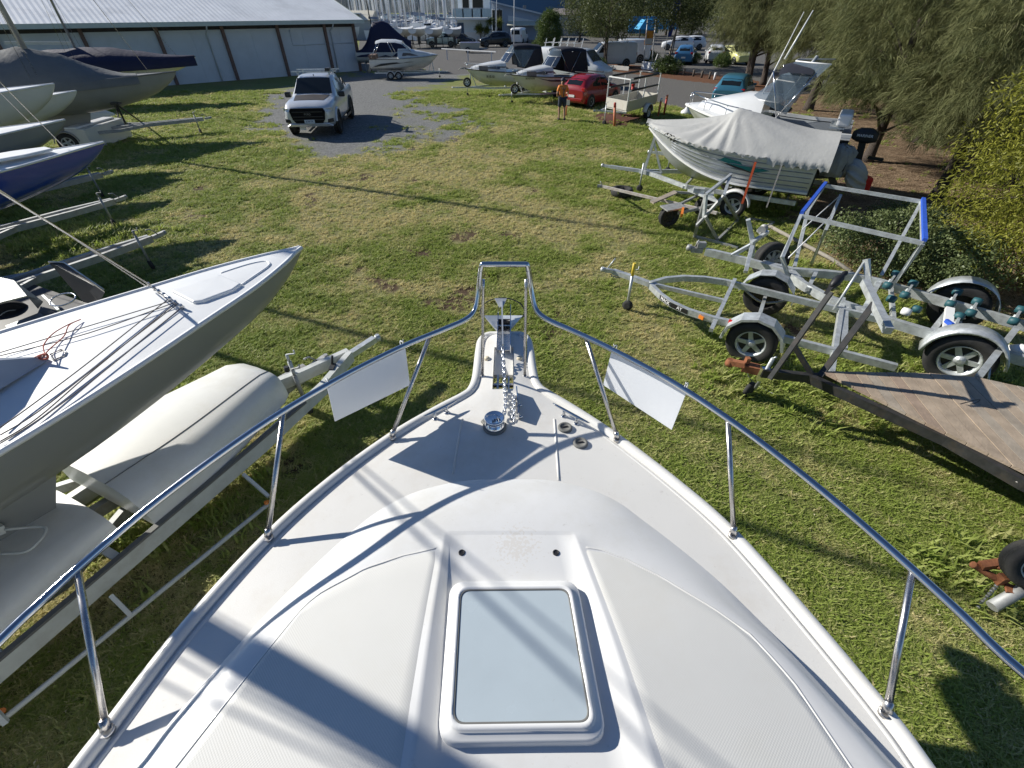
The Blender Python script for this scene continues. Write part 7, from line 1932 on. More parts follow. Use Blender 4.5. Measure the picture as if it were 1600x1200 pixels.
rad = dict(pel=.13, sp=.12, ch=.14, nk=.058, hd=.098, ht=.075, ls=.062, le=.044, lw=.030, rs=.062, re=.044, rw=.030, lh=.085, lk=.060, la=.040, lt=.030, rh=.085, rk=.060, ra=.040, rt=.030)
fing = []
for w_, e_ in (('lw', 'le'), ('rw', 're')):
    d = (jn[w_] - jn[e_]).normalized(); sx = d.cross(Z3).normalized(); m = MB()
    m.tube([jn[w_] - d * .02, jn[w_] + d * .04, jn[w_] + d * .085], [.026, .036, .030], 8); 
    for k in range(4):
        b_ = jn[w_] + d * .08 + sx * (-.024 + .016 * k); L_ = (.055, .068, .064, .05)[k]
        m.tube([b_, b_ + d * L_ * .55 - Z3 * .008, b_ + d * L_ * .85 - Z3 * .03], [.009, .008, .006], 6)
    tb = jn[w_] + d * .03 + sx * .03; m.tube([tb, tb + d * .03 + sx * .025, tb + d * .055 + sx * .028 - Z3 * .01], [.011, .010, .007], 6); fing.append(m)
# ears and nose
m = MB(); hc = jn['hd']
for g in (-1, 1): m.lathe([(.006, -.006), (.026, 0), (.006, .006)], hc + V((g * .088, .02, .02)), (g, 0, .1), 8)
m.tube([hc + V((0, .09, .04)), hc + V((0, .118, .0)), hc + V((0, .095, -.012))], [.008, .014, .008], 6); fing.append(m)
body = skin_obj('body', [jn[k] for k in names], ed, [rad[k] for k in names], 0, SKIN, pe, 2, fing)
sv = ['sp0', 'sp', 'ch', 'ls', 'le2', 'rs', 're2', 'nk2']
pts = dict(sp0=J(0, 0, .93), sp=jn['sp'], ch=jn['ch'], ls=jn['ls'], le2=lerp(jn['ls'], jn['le'], .8), rs=jn['rs'], re2=lerp(jn['rs'], jn['re'], .8), nk2=lerp(jn['ch'], jn['nk'], .62))
skin_obj('shirt', [pts[k] for k in sv], [(0, 1), (1, 2), (2, 3), (3, 4), (2, 5), (5, 6), (2, 7)], [.155, .145, .165, .083, .068, .083, .068, .085], 0, ORT, pe)
sh = dict(a=J(0, 0, .98), lh=jn['lh'], lk=lerp(jn['lh'], jn['lk'], .88), rh=jn['rh'], rk=lerp(jn['rh'], jn['rk'], .88))
skin_obj('shorts', [sh[k] for k in sh], [(0, 1), (1, 2), (0, 3), (3, 4)], [.15, .112, .092, .112, .092], 0, NAVY, pe)
mb = MB(); hc = jn['ht']; mb.lathe([(.107, -.075), (.108, -.03), (.09, .025), (.05, .055), (.005, .065)], hc + V((0, -.025, -.015)), n=18); mb.slab([hc + V((-.07, .06, -.07)), hc + V((.07, .06, -.07)), hc + V((.05, .17, -.085)), hc + V((-.05, .17, -.085))], (0, 0, .012)); build('cap', mb, CAPM, pe, False)
for g, a_ in ((-1, 'la'), (1, 'ra')):
    f = jn[a_]; mb = MB(); mb.loft([[f + V((x, y, z)) for x, y, z in ((-.05, -.09, -.088), (.05, -.09, -.088), (.048, -.08, .0), (-.048, -.08, .0))], [f + V((x, y, z)) for x, y, z in ((-.052, .05, -.088), (.052, .05, -.088), (.045, .06, .03), (-.045, .06, .03))], [f + V((x, y, z)) for x, y, z in ((-.052, .16, -.088), (.052, .16, -.088), (.04, .16, -.03), (-.04, .16, -.03))], [f + V((x, y, z)) for x, y, z in ((-.03, .20, -.088), (.03, .20, -.088), (.025, .20, -.06), (-.025, .20, -.06))]]); build('boot', mb, BOOT, pe, False, bevel=.01)
mb = MB(); mb.tube([J(-.08, -.13, 1.38), J(.0, -.15, 1.25), J(.08, -.13, 1.38)], .018, 6); mb.tube([J(.0, -.15, 1.25), J(0, -.15, 1.0)], .018, 6); build('harness', mb, NAVY, pe, False)
# ================================================================== BUILDINGS AND BACKGROUND
SHW = M('white_cement_sheet', (.62, .65, .69), .6, var=.05, vs=.8, dirt=(.45, .46, .46), dscale=.9, damt=.35)
SHR = M('white_steel_roof', (.84, .85, .85), .45, var=.06, vs=.6, dirt=(.45, .44, .42), dscale=.5, damt=.4)
POSTM = M('weathered_red_brown_post', (.17, .105, .085), .7, var=.2, vs=6)
FASC = M('pale_green_fascia', (.55, .60, .54), .5, var=.05)
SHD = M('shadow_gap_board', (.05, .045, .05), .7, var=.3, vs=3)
e1, e0 = P(563, 110), P(277, 132); wd_ = (e0 - e1).normalized(); wn_ = V((-wd_.y, wd_.x, 0)); wn_ = wn_ if wn_.y < 0 else -wn_
posts = [(P(x, y) - e1).dot(wd_) for x, y in ((563, 110), (519, 113), (449, 118), (369, 124), (277, 132))]
bay = posts[-1] / 4
WH = 3.35; WL = bay * 9
W_ = lambda s, o, z: e1 + wd_ * s + wn_ * o + Z3 * z
sh_ = thing('boat_shed', 'long white boat shed with brown posts and a pale low roof', 'shed', tuple(W_(WL / 2, -6, 0)))
sp_ = [0]; 
for p in posts[1:]: sp_.append(p)
while sp_[-1] < WL: sp_.append(sp_[-1] + (sp_[-1] - sp_[-2]))
WL = sp_[-1]
for a, b in zip(sp_[:-1], sp_[1:]):
    mb = MB(); mb.slab([W_(a + .06, 0, -.1), W_(b - .06, 0, -.1), W_(b - .06, 0, WH - .42), W_(a + .06, 0, WH - .42)], wn_ * -.12); build('wall_panel', mb, SHW, sh_)
    mb = MB(); mb.bar(W_((a + b) / 2, .012, 0), W_((a + b) / 2, .012, WH - .45), .05, .02, up=wn_); build('joint_strip', mb, SHW, sh_)
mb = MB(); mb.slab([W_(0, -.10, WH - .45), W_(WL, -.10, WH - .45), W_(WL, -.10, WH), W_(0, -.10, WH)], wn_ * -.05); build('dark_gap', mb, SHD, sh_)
for a in sp_:
    mb = MB(); mb.bar(W_(a, .10, -.1), W_(a, .10, WH - .04), .20, .18, up=wn_); build('post', mb, POSTM, sh_)
    mb = MB(); mb.bar(W_(a, -.05, WH - .1), W_(a, .75, WH - .02), .12, .14); build('rafter_end', mb, POSTM, sh_)
ov, wid_ = .85, 13.0; rise_ = 2.1
mb = MB(); rows = []; n = int((WL + 2) / .30); ridge = []
for i in range(2 * n + 1):
    s = -.55 + (WL + 1.4) * i / (2 * n); dz = .014 * (i % 2)
    rows.append([W_(s, ov, WH + .02 + dz), W_(s, -wid_ * .5, WH + rise_ + dz), W_(s, -wid_ - ov, WH + .02 + dz)])
mb.grid(rows, smooth=False); build('roof', mb, SHR, sh_)
mb = MB(); mb.slab([W_(-.6, ov + .02, WH - .20), W_(WL + .9, ov + .02, WH - .20), W_(WL + .9, ov + .02, WH + .04), W_(-.6, ov + .02, WH + .04)], wn_ * .13); build('gutter', mb, FASC, sh_)
mb = MB(); mb.slab([W_(-.56, ov, WH - .2), W_(-.56, -wid_ * .5, WH + rise_ - .2), W_(-.56, -wid_ * .5, WH + rise_ + .03), W_(-.56, ov, WH + .03)], wd_ * -.04); build('barge_board', mb, FASC, sh_)
mb = MB(); mb.slab([W_(0, -.12, -.1), W_(0, -wid_, -.1), W_(0, -wid_, WH), W_(0, -wid_ * .5, WH + rise_ - .1), W_(0, -.12, WH - .1)], wd_ * .12); build('end_wall', mb, SHW, sh_)
mb = MB(); mb.slab([W_(0.2, -wid_, -.1), W_(WL, -wid_, -.1), W_(WL, -wid_, WH), W_(.2, -wid_, WH)], wn_ * .12); build('rear_wall', mb, SHW, sh_)
for s in (sp_[1] - .45, sp_[3] + 1.1):
    mb = MB(); mb.tube([W_(s, ov + .02, WH - .18), W_(s, ov - .2, WH - .4), W_(s, .10, WH - .62), W_(s, .08, 0)], .05, 8); build('downpipe', mb, SHW, sh_)
mb = MB(); mb.tube([W_(sp_[2] - .9, .03, WH - .5), W_(sp_[2] - .9, .03, 1.9), W_(sp_[1] + .2, .03, 1.9), W_(.2, .03, 1.9)], .035, 6); build('conduit', mb, SHW, sh_)
for s0, s1 in ((sp_[6] + .3, sp_[7] - .9),):
    mb = MB(); mb.slab([W_(s0, .03, 1.35), W_(s1, .03, 1.35), W_(s1, .03, 2.2), W_(s0, .03, 2.2)], wn_ * .06); wf_ = build('window', mb, GALVD, sh_)
    mb = MB(); mb.slab([W_(s0 + .1, .095, 1.43), W_(s1 - .1, .095, 1.43), W_(s1 - .1, .095, 2.12), W_(s0 + .1, .095, 2.12)], wn_ * .01); build('pane', mb, DKGLASS, wf_)

def block(name, label, cat, corners, h, wallm, roofm, rise=0, hip=False, group=None):
    c = sum(corners, V()) / len(corners); th = thing(name, label, cat, (c.x, c.y, 0), group=group)
    mb = MB(); mb.prism(corners, -.2, h); build('wall', mb, wallm, th)
    mb = MB(); o = [c + (p - c) * 1.06 for p in corners]
    if rise: 
        m1 = (o[0] + o[3]) / 2; m2 = (o[1] + o[2]) / 2
        mb.add([V((p.x, p.y, h + .02)) for p in o] + [V((m1.x, m1.y, h + rise)), V((m2.x, m2.y, h + rise))], [(0, 1, 5, 4), (2, 3, 4, 5), (0, 4, 3), (1, 2, 5), (0, 3, 2, 1)])
    else: mb.prism(o, h, h + .25)
    build('roof', mb, roofm, th); return th
GRW = M('grey_wall', (.33, .35, .37), .7, var=.06); BLW = M('pale_blue_wall', (.66, .75, .82), .6, var=.05, vs=.8); WHW = M('bright_white_wall', (.72, .73, .74), .5, var=.03); DKR = M('brown_grey_roof', (.22, .19, .18), .7, var=.1); BLR = M('deep_blue_roof', (.03, .10, .22), .5, var=.08)
def quad_at(px0, px1, pyb, depth, skew=0.0):
    a, b = P(px0, pyb), P(px1, pyb); b = V((b.x, b.y + skew, 0)); n = V((0, 1, 0)); return [a, b, b + n * depth, a + n * depth]
block('store_building', 'low grey store with a cream hip roof behind the shed corner', 'building', quad_at(548, 584, 62, 7), 2.6, GRW, M('cream_roof', (.62, .58, .48), .5, var=.05), rise=1.3)
# clubhouse : two storey, balcony
cq = quad_at(716, 766, 67, 9); ch_ = thing('clubhouse', 'two storey pale blue clubhouse with a glass balcony', 'building', tuple(cq[0]))
x0, x1, y0 = cq[0].x, cq[1].x, cq[0].y
def zpx(py): return PY(800, py, y0).z
z48, z29, z16 = zpx(49), zpx(30), zpx(15)
mb = MB(); mb.box(((x0 + x1) / 2, y0 + 4.5, z29 / 2), (x1 - x0, 9, z29)); build('ground_floor', mb, BLW, ch_)
mb = MB(); mb.box(((x0 + x1) / 2 + .6, y0 - .06, z48 / 2 - .1), ((x1 - x0) * .74, .12, z48)); build('plinth_wall', mb, WHW, ch_)
mb = MB(); mb.box(((x0 + x1) / 2 - .6, y0 + 3.6, z29 + .08), (x1 - x0 + 1.6, 11, .22)); build('balcony_slab', mb, WHW, ch_)
mb = MB(); mb.box(((x0 + x1) / 2, y0 + 6.0, z29 + 1.7), (x1 - x0, 6, 3.2)); build('upper_floor', mb, M('light_blue_wall', (.80, .86, .90), .6, var=.04), ch_)
mb = MB(); mb.box(((x0 + x1) / 2, y0 + 5.5, z29 + 3.4), (x1 - x0 + 1, 8, .25)); build('roof', mb, WHW, ch_)
for u in (.02, .27, .52, .76):
    mb = MB(); a = lerp(x0 - .5, x1, u); mb.box((a + .85, y0 - 1.85, z29 + .72), (1.55, .04, 1.0)); build('glass_panel', mb, M('pale_glass', (.50, .62, .66), .15, var=.08), ch_)
mb = MB(); mb.bar((x0 - .7, y0 - 1.85, z29 + 1.28), (x1 + .1, y0 - 1.85, z29 + 1.28), .07, .07); build('hand_rail', mb, WHW, ch_)
for u, w__ in ((.25, 1.0), (.62, 1.6)):
    mb = MB(); a = lerp(x0, x1, u); mb.box((a, y0 + 2.97, z29 + 1.55), (w__ + .3, .1, 2.2)); wf_ = build('window', mb, WHW, ch_)
    mb = MB(); mb.box((a, y0 + 2.91, z29 + 1.55), (w__, .04, 2.0)); build('pane', mb, DKGLASS, wf_)
mb = MB(); a = lerp(x0, x1, .10); mb.box((a, y0 - .04, 1.3), (1.0, .08, 2.3)); dr_ = build('door', mb, M('dark_blue_door', (.04, .08, .16), .5), ch_); mb = MB(); mb.box((a + .35, y0 - .1, 1.2), (.08, .06, .2)); build('handle', mb, STEEL, dr_)
mb = MB(); mb.bar((x0 - 1.2, y0 - 1.7, 0), (x0 - 1.2, y0 - 1.7, z29), .16, .16); mb.bar((x1 + .2, y0 - 1.7, 0), (x1 - .1, y0 - 1.7, z29), .14, .14); build('column', mb, WHW, ch_)
# white gable building
g0 = P(767, 62); gy = g0.y; gx0, gx1 = P(767, 62).x, P(872, 62).x
zg = lambda py: PY(800, py, gy).z
gb = thing('gabled_hall', 'white hall with one long sloping roof edge and tall windows', 'building', ((gx0 + gx1) / 2, gy, 0))
zl_, zr_ = zg(4), zg(30)
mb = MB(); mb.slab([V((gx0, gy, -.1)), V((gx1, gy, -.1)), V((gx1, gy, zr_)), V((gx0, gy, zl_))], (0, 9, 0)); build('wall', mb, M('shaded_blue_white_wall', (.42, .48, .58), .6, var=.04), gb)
mb = MB(); mb.slab([V((gx0 - .3, gy - .6, zl_ + .1)), V((gx1 + .6, gy - .6, zr_ - .08)), V((gx1 + .6, gy - .6, zr_ + .14)), V((gx0 - .3, gy - .6, zl_ + .32))], (0, .12, 0)); build('barge_board', mb, WHW, gb)
mb = MB(); mb.slab([V((gx0 - .3, gy - .48, zl_ + .30)), V((gx1 + .6, gy - .48, zr_ + .12)), V((gx1 + .6, gy + 10, zr_ + .12)), V((gx0 - .3, gy + 10, zl_ + .30))], (0, 0, -.1)); build('roof', mb, DKR, gb)
for px_ in (772, 779, 783):
    a = P(px_, 62).x; mb = MB(); mb.box((a, gy - .05, (zg(50) + zg(14)) / 2), (.62, .1, zg(14) - zg(50))); wf_ = build('window', mb, WHW, gb)
    mb = MB(); mb.box((a, gy - .11, (zg(50) + zg(14)) / 2), (.44, .04, zg(14) - zg(50) - .3)); build('pane', mb, DKGLASS, wf_)
mb = MB(); a, b = P(794, 62).x, P(842, 62).x; mb.slab([V((a, gy - .02, zg(24))), V((b, gy - .02, zg(34))), V((b, gy - .02, zg(40))), V((a, gy - .02, zg(42)))], (0, -.05, 0)); build('white_panel', mb, WHW, gb)
mb = MB(); mb.slab([V((a, gy - .05, zg(33))), V((b, gy - .05, zg(33))), V((b + .2, gy - 1.8, zg(39))), V((a - .2, gy - 1.8, zg(39)))], (0, 0, -.06)); build('awning', mb, M('cream_awning', (.62, .62, .50), .6, var=.05), gb)
mb = MB(); mb.box((P(816, 8).x * 0 + lerp(gx0, gx1, .5), gy + 2, lerp(zl_, zr_, .5) + .5), (.5, .5, .5)); build('roof_vent', mb, GALVD, gb)
bq = quad_at(760, 880, 52, 12); block('blue_building', 'wide blue building rising behind the white hall', 'building', bq, 6.5, M('strong_blue_wall', (.05, .13, .24), .5, var=.06), BLR)
bq = quad_at(866, 905, 56, 8); block('back_building', 'small grey building in tree shade right of the white hall', 'building', bq, 3.2, GRW, DKR, rise=1.0)

# ---- water, hills
mb = MB(); mb.grid([[V((-75, 96, -.0)), V((6, 96, -.0))], [V((-400, 700, 0)), V((60, 700, 0))]], smooth=False)
mw = M('harbour_water', (.03, .06, .08), .12, var=.2, vs=.2, bump=.4, bs=1.2, bdist=.2)
water = build('water', mb, mw); water['kind'] = 'structure'
mb = MB(); rows = []
rn = random.Random(4)
xs_ = np.linspace(-1600, 1600, 200)
hh = N1.fbm(xs_ * .004 + 7, xs_ * 0 + 2, 5) * 60 + N2.at(xs_ * .03, xs_ * 0 + 1) * 8 + 22
for k, (dy, f) in enumerate(((0, 0), (25, .35), (80, .7), (160, .92), (260, 1.0), (380, .8))):
    rows.append([V((float(x), 900 + dy, float(h * f * (1 + .25 * (rn.random() - .5) * (0 < k))) - 1)) for x, h in zip(xs_, hh)])
mb.grid(rows, smooth=False); hill = build('hills', mb, M('wooded_hill', (.10, .13, .14), .9, var=.4, vs=.05)); hill['kind'] = 'structure'

# ---- racing yachts on stands, sterns to the yard
RY = M('race_yacht_hull', (.50, .50, .46), .35, var=.04, coat=.3)
def racer(label, px, pyb):
    p = P(px, pyb); th = thing('racing_yacht', label, 'sailing boat', (p.x, p.y, 0), R(75), group='racing yachts on stands in a row'); th.scale = (.78, .78, .88)
    mb = MB(); secs = []
    for s, b, zt, zk_ in ((0, .78, 2.35, 1.75), (1.2, 1.0, 2.32, 1.42), (2.6, 1.08, 2.34, 1.3), (4.2, .7, 2.42, 1.45), (5.4, .28, 2.5, 1.8), (6.0, .03, 2.58, 2.4)):
        secs.append([V((s, -b, zt)), V((s, -b * .92, lerp(zt, zk_, .5))), V((s, -b * .6, lerp(zt, zk_, .85))), V((s, 0, zk_)), V((s, b * .6, lerp(zt, zk_, .85))), V((s, b * .92, lerp(zt, zk_, .5))), V((s, b, zt))])
    mb.loft(secs, closed=False, cap=False); build('hull', mb, RY, th, False)
    mb = MB(); mb.add(secs[0], [tuple(range(7))]); mb.v = [(x - .004, y, z) for x, y, z in mb.v]; build('transom', mb, WHW, th, False)
    mb = MB(); mb.grid([[q[0], (q[0] + q[6]) / 2 + Z3 * .06, q[6]] for q in secs]); build('deck', mb, WHW, th, False)
    mb = MB(); mb.tube([V((3.6, 0, 2.4)), V((3.5, 0, 12))], .06, 6); build('mast', mb, MASTM, th, False)
    mb = MB()
    for x in (1.0, 4.0):
        for g in (-1, 1): mb.bar(V((x, g * .7, 0)), V((x, g * .55, 1.55)), .08, .08)
        mb.bar(V((x, -.75, .5)), V((x, .75, .5)), .08, .08)
    mb.bar(V((1.0, 0, .5)), V((4.0, 0, .5)), .1, .1); mb.box(V((2.5, 0, .9)), (1.0, .12, .9)); build('cradle', mb, DARKST, th, False)
    return th
racer('leftmost of the four racing yachts on stands, under a small yellow flag', 626, 76)
racer('second from the left of the four racing yachts on stands', 647, 76)
racer('third from the left of the four racing yachts on stands, its mast base dark', 673, 77)
racer('rightmost of the four racing yachts on stands, next to the clubhouse', 703, 77)
# trailer tub with a long pole lying across
tb = P(735, 82); th = thing('tub_trailer', 'low pale tub trailer on the asphalt in front of the dark car', 'trailer', (tb.x, tb.y, 0), R(4))
mb = MB(); mb.loft([[V((x, y * 1.0, .35)) for x, y in ((-1.1, -.6), (1.0, -.6), (1.0, .6), (-1.1, .6))], [V((x, y, .95)) for x, y in ((-1.3, -.75), (1.25, -.75), (1.25, .75), (-1.3, .75))]], smooth=False); build('tub', mb, M('pale_tub', (.42, .44, .40), .5, var=.05), th, False)
mb = MB(); mb.box((0, 0, .97), (2.3, 1.3, .06)); build('blue_lid', mb, M('slate_blue_lid', (.16, .18, .30), .5), th, False)
for g in (-1, 1): wheel(th, V((-.3, g * .72, .28)), (0, g, 0), .28, .16, GALV, 5, world=False)
mb = MB(); mb.bar((1.0, 0, .42), (2.0, 0, .42), .07, .07); build('drawbar', mb, GALV, th, False)
pp0, pp1 = P(690, 76, .9), P(775, 81, .9); mb = MB(); mb.bar(pp0, pp1, .08, .08); 
for t in (.1, .5, .92): q = lerp(pp0, pp1, t); mb.bar(V((q.x, q.y, 0)), V((q.x, q.y, .86)), .10, .10)
o = build('barrier_rail', mb, WHW); tag(o, 'long white barrier rail across the asphalt before the clubhouse', 'barrier')

# ---- yachts in the marina
yt = thing('moored_yacht', 'white yacht moored in the marina, its bare mast among many others', 'sailing boat', (0, 0, 0), group='yachts moored in the marina')
mb = MB(); secs = []
for s, b, zt, zk_ in ((-4.8, 1.0, 1.2, .1), (-2, 1.6, 1.15, -.3), (1, 1.55, 1.25, -.3), (3.6, .8, 1.4, -.1), (5.4, .04, 1.6, .9)): secs.append([V((s, -b, zt)), V((s, -b * .8, .0)), V((s, 0, zk_)), V((s, b * .8, .0)), V((s, b, zt))])
mb.loft(secs, closed=False, cap=False); mb.add(secs[0], [(0, 1, 2, 3, 4)]); build('hull', mb, WHW, yt, False)
mb = MB(); mb.grid([[q[0], (q[0] + q[4]) / 2 + Z3 * .08, q[4]] for q in secs]); build('deck', mb, WHW, yt, False)
mb = MB(); mb.loft([[V((-2.6, -1.1, 1.2)), V((-2.6, -.9, 1.75)), V((-2.6, .9, 1.75)), V((-2.6, 1.1, 1.2))], [V((1.8, -.9, 1.25)), V((1.2, -.7, 1.65)), V((1.2, .7, 1.65)), V((1.8, .9, 1.25))]], closed=False, smooth=False); mb.box((-.6, 0, 1.55), (2.6, 1.86, .18), mi=1); build('cabin', mb, [WHW, DKGLASS], yt, False)
mb = MB(); mb.tube([V((.6, 0, 1.3)), V((.6, 0, 14))], .16, 6); mb.bar(V((.6, -1.1, 7.5)), V((.6, 1.1, 7.5)), .06, .06); mb.bar(V((.6, -.9, 10.8)), V((.6, .9, 10.8)), .06, .06); build('mast', mb, M('pale_mast', (.76, .78, .80), .4, .1), yt, False)
mb = MB(); mb.bar(V((.5, 0, 2.6)), V((-3.6, 0, 2.7)), .34, .3); build('sail_cover', mb, M('grey_blue_sail_cover', (.16, .20, .28), .7), yt, False)
mb = MB(); mb.tube([V((5.3, 0, 1.7)), V((.6, 0, 13.8))], .05, 5); mb.tube([V((-4.7, 0, 1.3)), V((.6, 0, 13.9))], .025, 5); build('rigging', mb, STEELW, yt, False)
ORD = ('first', 'second', 'third', 'fourth', 'fifth', 'sixth', 'seventh', 'eighth', 'ninth', 'tenth', 'eleventh', 'twelfth', 'thirteenth', 'fourteenth', 'fifteenth')
yt['label'] = 'white yacht moored just behind the cream roofed store, leftmost of the masts'
rn = random.Random(9); k = 0; yt.location = (P(566, 40).x, 118, 0); yt.rotation_euler = (0, 0, R(80))
for ri, (row_y, n_, xa, xb) in enumerate(((104, 11, 556, 706), (128, 14, 552, 712), (158, 15, 545, 730), (195, 12, 550, 765))):
    for i in range(n_):
        px_ = lerp(xa, xb, (i + rn.uniform(.1, .9)) / n_); x = (px_ - 800) / FPX * (row_y * CT + CH * ST)
        c = copy_tree(yt, (x, row_y + rn.uniform(-4, 4), 0), R(rn.choice((80, 260)) + rn.uniform(-6, 6)), 'white yacht moored in the %s row of masts, %s from the left' % (('front', 'second', 'third', 'furthest')[ri], ORD[i]))
        s_ = rn.uniform(.75, 1.25); c.scale = (s_, s_, s_ * rn.uniform(.9, 1.25))
# motor launch with a white cabin in the marina
ml = thing('motor_launch', 'white motor launch with a flat roof moored left of the masts', 'motor boat', ((585 - 800) / FPX * 92, 99, 0), R(8))
mb = MB(); secs = []
for s, b, zt in ((-5, 1.6, 1.5), (0, 1.8, 1.6), (3.5, 1.2, 1.9), (5.4, .05, 2.2)): secs.append([V((s, -b, zt)), V((s, -b * .85, .1)), V((s, 0, -.2)), V((s, b * .85, .1)), V((s, b, zt))])
mb.loft(secs, closed=False, cap=False); mb.add(secs[0], [(0, 1, 2, 3, 4)]); build('hull', mb, WHW, ml, False)
mb = MB(); mb.box((-.6, 0, 2.3), (5.0, 2.5, 1.6), taper=.9); build('cabin', mb, GRW, ml, False); mb = MB(); mb.box((-.9, 0, 3.5), (6.4, 3.0, .18)); build('flybridge_roof', mb, WHW, ml, False)
mb = MB()
for x in (-3.4, 1.6):
    for y in (-1.2, 1.2): mb.bar((x, y, 1.6), (x, y, 3.45), .1, .1)
build('roof_post', mb, WHW, ml, False)

# ---- flagpoles, feather flag, sign, low posts, kerb wall
def pole(label, b, t, r, name='flag_pole', cat='pole', group=None):
    p = P(*b); q = PY(t[0], t[1], p.y); mb = MB(); mb.tube([p - Z3 * .1, lerp(p, q, .5), q], [r, r * .9, r * .7], 8); mb.lathe([(r * 2, 0), (r * 2.2, .06), (r, .1)], p, n=10); o = build(name, mb, WHW); tag(o, label, cat, group)
pole('tall white pole standing in front of the white hall', (803, 70), (804, -60), .07)
pole('thin pole between the palms and the white hall', (775, 72), (777, -60), .04)
pole('white pole at the left corner of the clubhouse balcony', (707, 72), (707, -60), .06)
fp = P(1035, 103); fl = thing('feather_flag', 'tall blue and white feather flag among the dark trees', 'flag', tuple(fp))
mb = MB(); rows = []
for i in range(14):
    t = i / 13; z = lerp(zat(fp, 58), 9.0, t); wv = .10 * math.sin(t * 7); rows.append([V((fp.x + .10 * t * 4 + wv * .3, fp.y + wv, z)), V((fp.x + .10 * t * 4 + lerp(.35, .62, math.sin(t * 3.1)), fp.y + wv * 1.5 + .05, z + .1))])
mb.grid(rows[:7]); build('flag_cloth', mb, M('royal_blue_flag', (.03, .06, .36), .7), fl)
mb = MB(); mb.grid(rows[6:]); build('flag_top', mb, M('pale_flag', (.55, .62, .72), .7), fl)
mb = MB(); mb.tube([fp, V((fp.x, fp.y, 4)), V((fp.x + .4, fp.y, 9.1))], .03, 6); build('pole', mb, GALV, fl)
gw = P(1015, 108); gt = thing('sign_frame', 'white pole frame on a low white wall with an orange and yellow banner', 'sign', tuple(gw))
mb = MB(); a, b = P(1003, 108), P(1028, 111); mb.slab([a, b, b + Z3 * .55, a + Z3 * .55], (0, .3, 0)); build('low_wall', mb, WHW, gt)
for px_ in (1005, 1018, 1021):
    p = P(px_, 104); q = PY(px_ + 7, 30 if px_ != 1021 else 84, p.y); mb = MB(); mb.tube([p, q], .045, 6); build('pole', mb, WHW, gt)
p0 = PY(1011, 48, P(1011, 104).y); p1 = PY(1017, 70, p0.y); mb = MB(); mb.box(((p0.x + p1.x) / 2, p0.y, (p0.z + p1.z) / 2), (abs(p1.x - p0.x) + .15, .03, abs(p1.z - p0.z))); bn = build('banner', mb, M('orange_banner', (.70, .30, .05), .6, var=.4, vs=3), gt)
mb = MB(); mb.box(((p0.x + p1.x) / 2, p0.y - .025, p1.z + .25), (abs(p1.x - p0.x) + .1, .01, .4)); build('banner_foot', mb, WHW, bn)
bq = P(1030, 84); th = thing('blue_awning_stall', 'bright blue canopy stall behind the sign frame', 'stall', (bq.x, bq.y, 0))
mb = MB(); mb.box((bq.x - .5, bq.y + 1.5, 2.7), (4.6, 3, .9), taper=.7); build('canopy', mb, M('sky_blue_canvas', (.04, .28, .50), .7, var=.1), th); mb = MB(); mb.box((bq.x - 1.6, bq.y + 3, 2.6), (3.6, .2, 1.6)); build('back_board', mb, M('blue_board', (.03, .18, .36), .6), th)
mb = MB()
for dx in (-2.6, 1.6): mb.bar((bq.x + dx, bq.y + .2, 0), (bq.x + dx, bq.y + .2, 2.4), .1, .1)
build('post', mb, DARKST, th)
LOGM = M('dark_timber_bollard', (.10, .08, .065), .8, var=.2)
pts_ = [(1046, 113), (1058, 115), (1068, 117), (1083, 119), (1096, 121), (1108, 123), (1116, 124), (1134, 127)]
for i, (a, b) in enumerate(pts_):
    p = P(a, b); mb = MB(); mb.tube([p - Z3 * .1, p + Z3 * .42], .085, 8); o = build('timber_bollard', mb, LOGM if i not in (6,) else WHW)
    lab = {0: 'leftmost dark timber bollard in the mulch strip', 6: 'only white painted bollard in the mulch strip', 7: 'rightmost dark timber bollard in the mulch strip near the she oak trunk'}.get(i, '%s dark timber bollard from the left in the mulch strip' % ('', 'second', 'third', 'fourth', 'fifth', 'sixth', '', '')[i])
    tag(o, lab, 'bollard', 'bollards along the mulch strip')
for i, (a, b) in enumerate(((918, 106), (952, 108))):
    p, q = P(a, b), P(a + 30, b + 3); mb = MB(); mb.slab([p, q, q + Z3 * .30, p + Z3 * .30], (0, .2, 0)); o = build('concrete_kerb', mb, M('pale_concrete', (.42, .41, .39), .8, var=.1), bevel=.02); tag(o, ('pale concrete kerb block below the white delivery van', 'pale concrete kerb block left of the sign frame')[i], 'kerb')
LOGW = M('weathered_grey_log', (.24, .22, .19), .9, var=.25, vs=9)
th = thing('log_edge', 'long weathered log lying at the edge of the leaf litter', 'log', tuple(P(1330, 425)))
mb = MB(); mb.tube([P(1200, 352, .04), P(1300, 405, .04), P(1330, 425, .05)], .04, 8); build('log', mb, LOGW, th)
# stern ladder poles beside the fishing boat, white plastic bag on the ground
p = P(1072, 178); mb = MB(); mb.lathe([(.30, 0), (.26, .12), (.12, .22), (.05, .34), (.09, .38)], p, n=12); o = build('plastic_bag', mb, WHW); tag(o, 'tied white plastic bag on the grass below the fishing boat bow', 'bag')
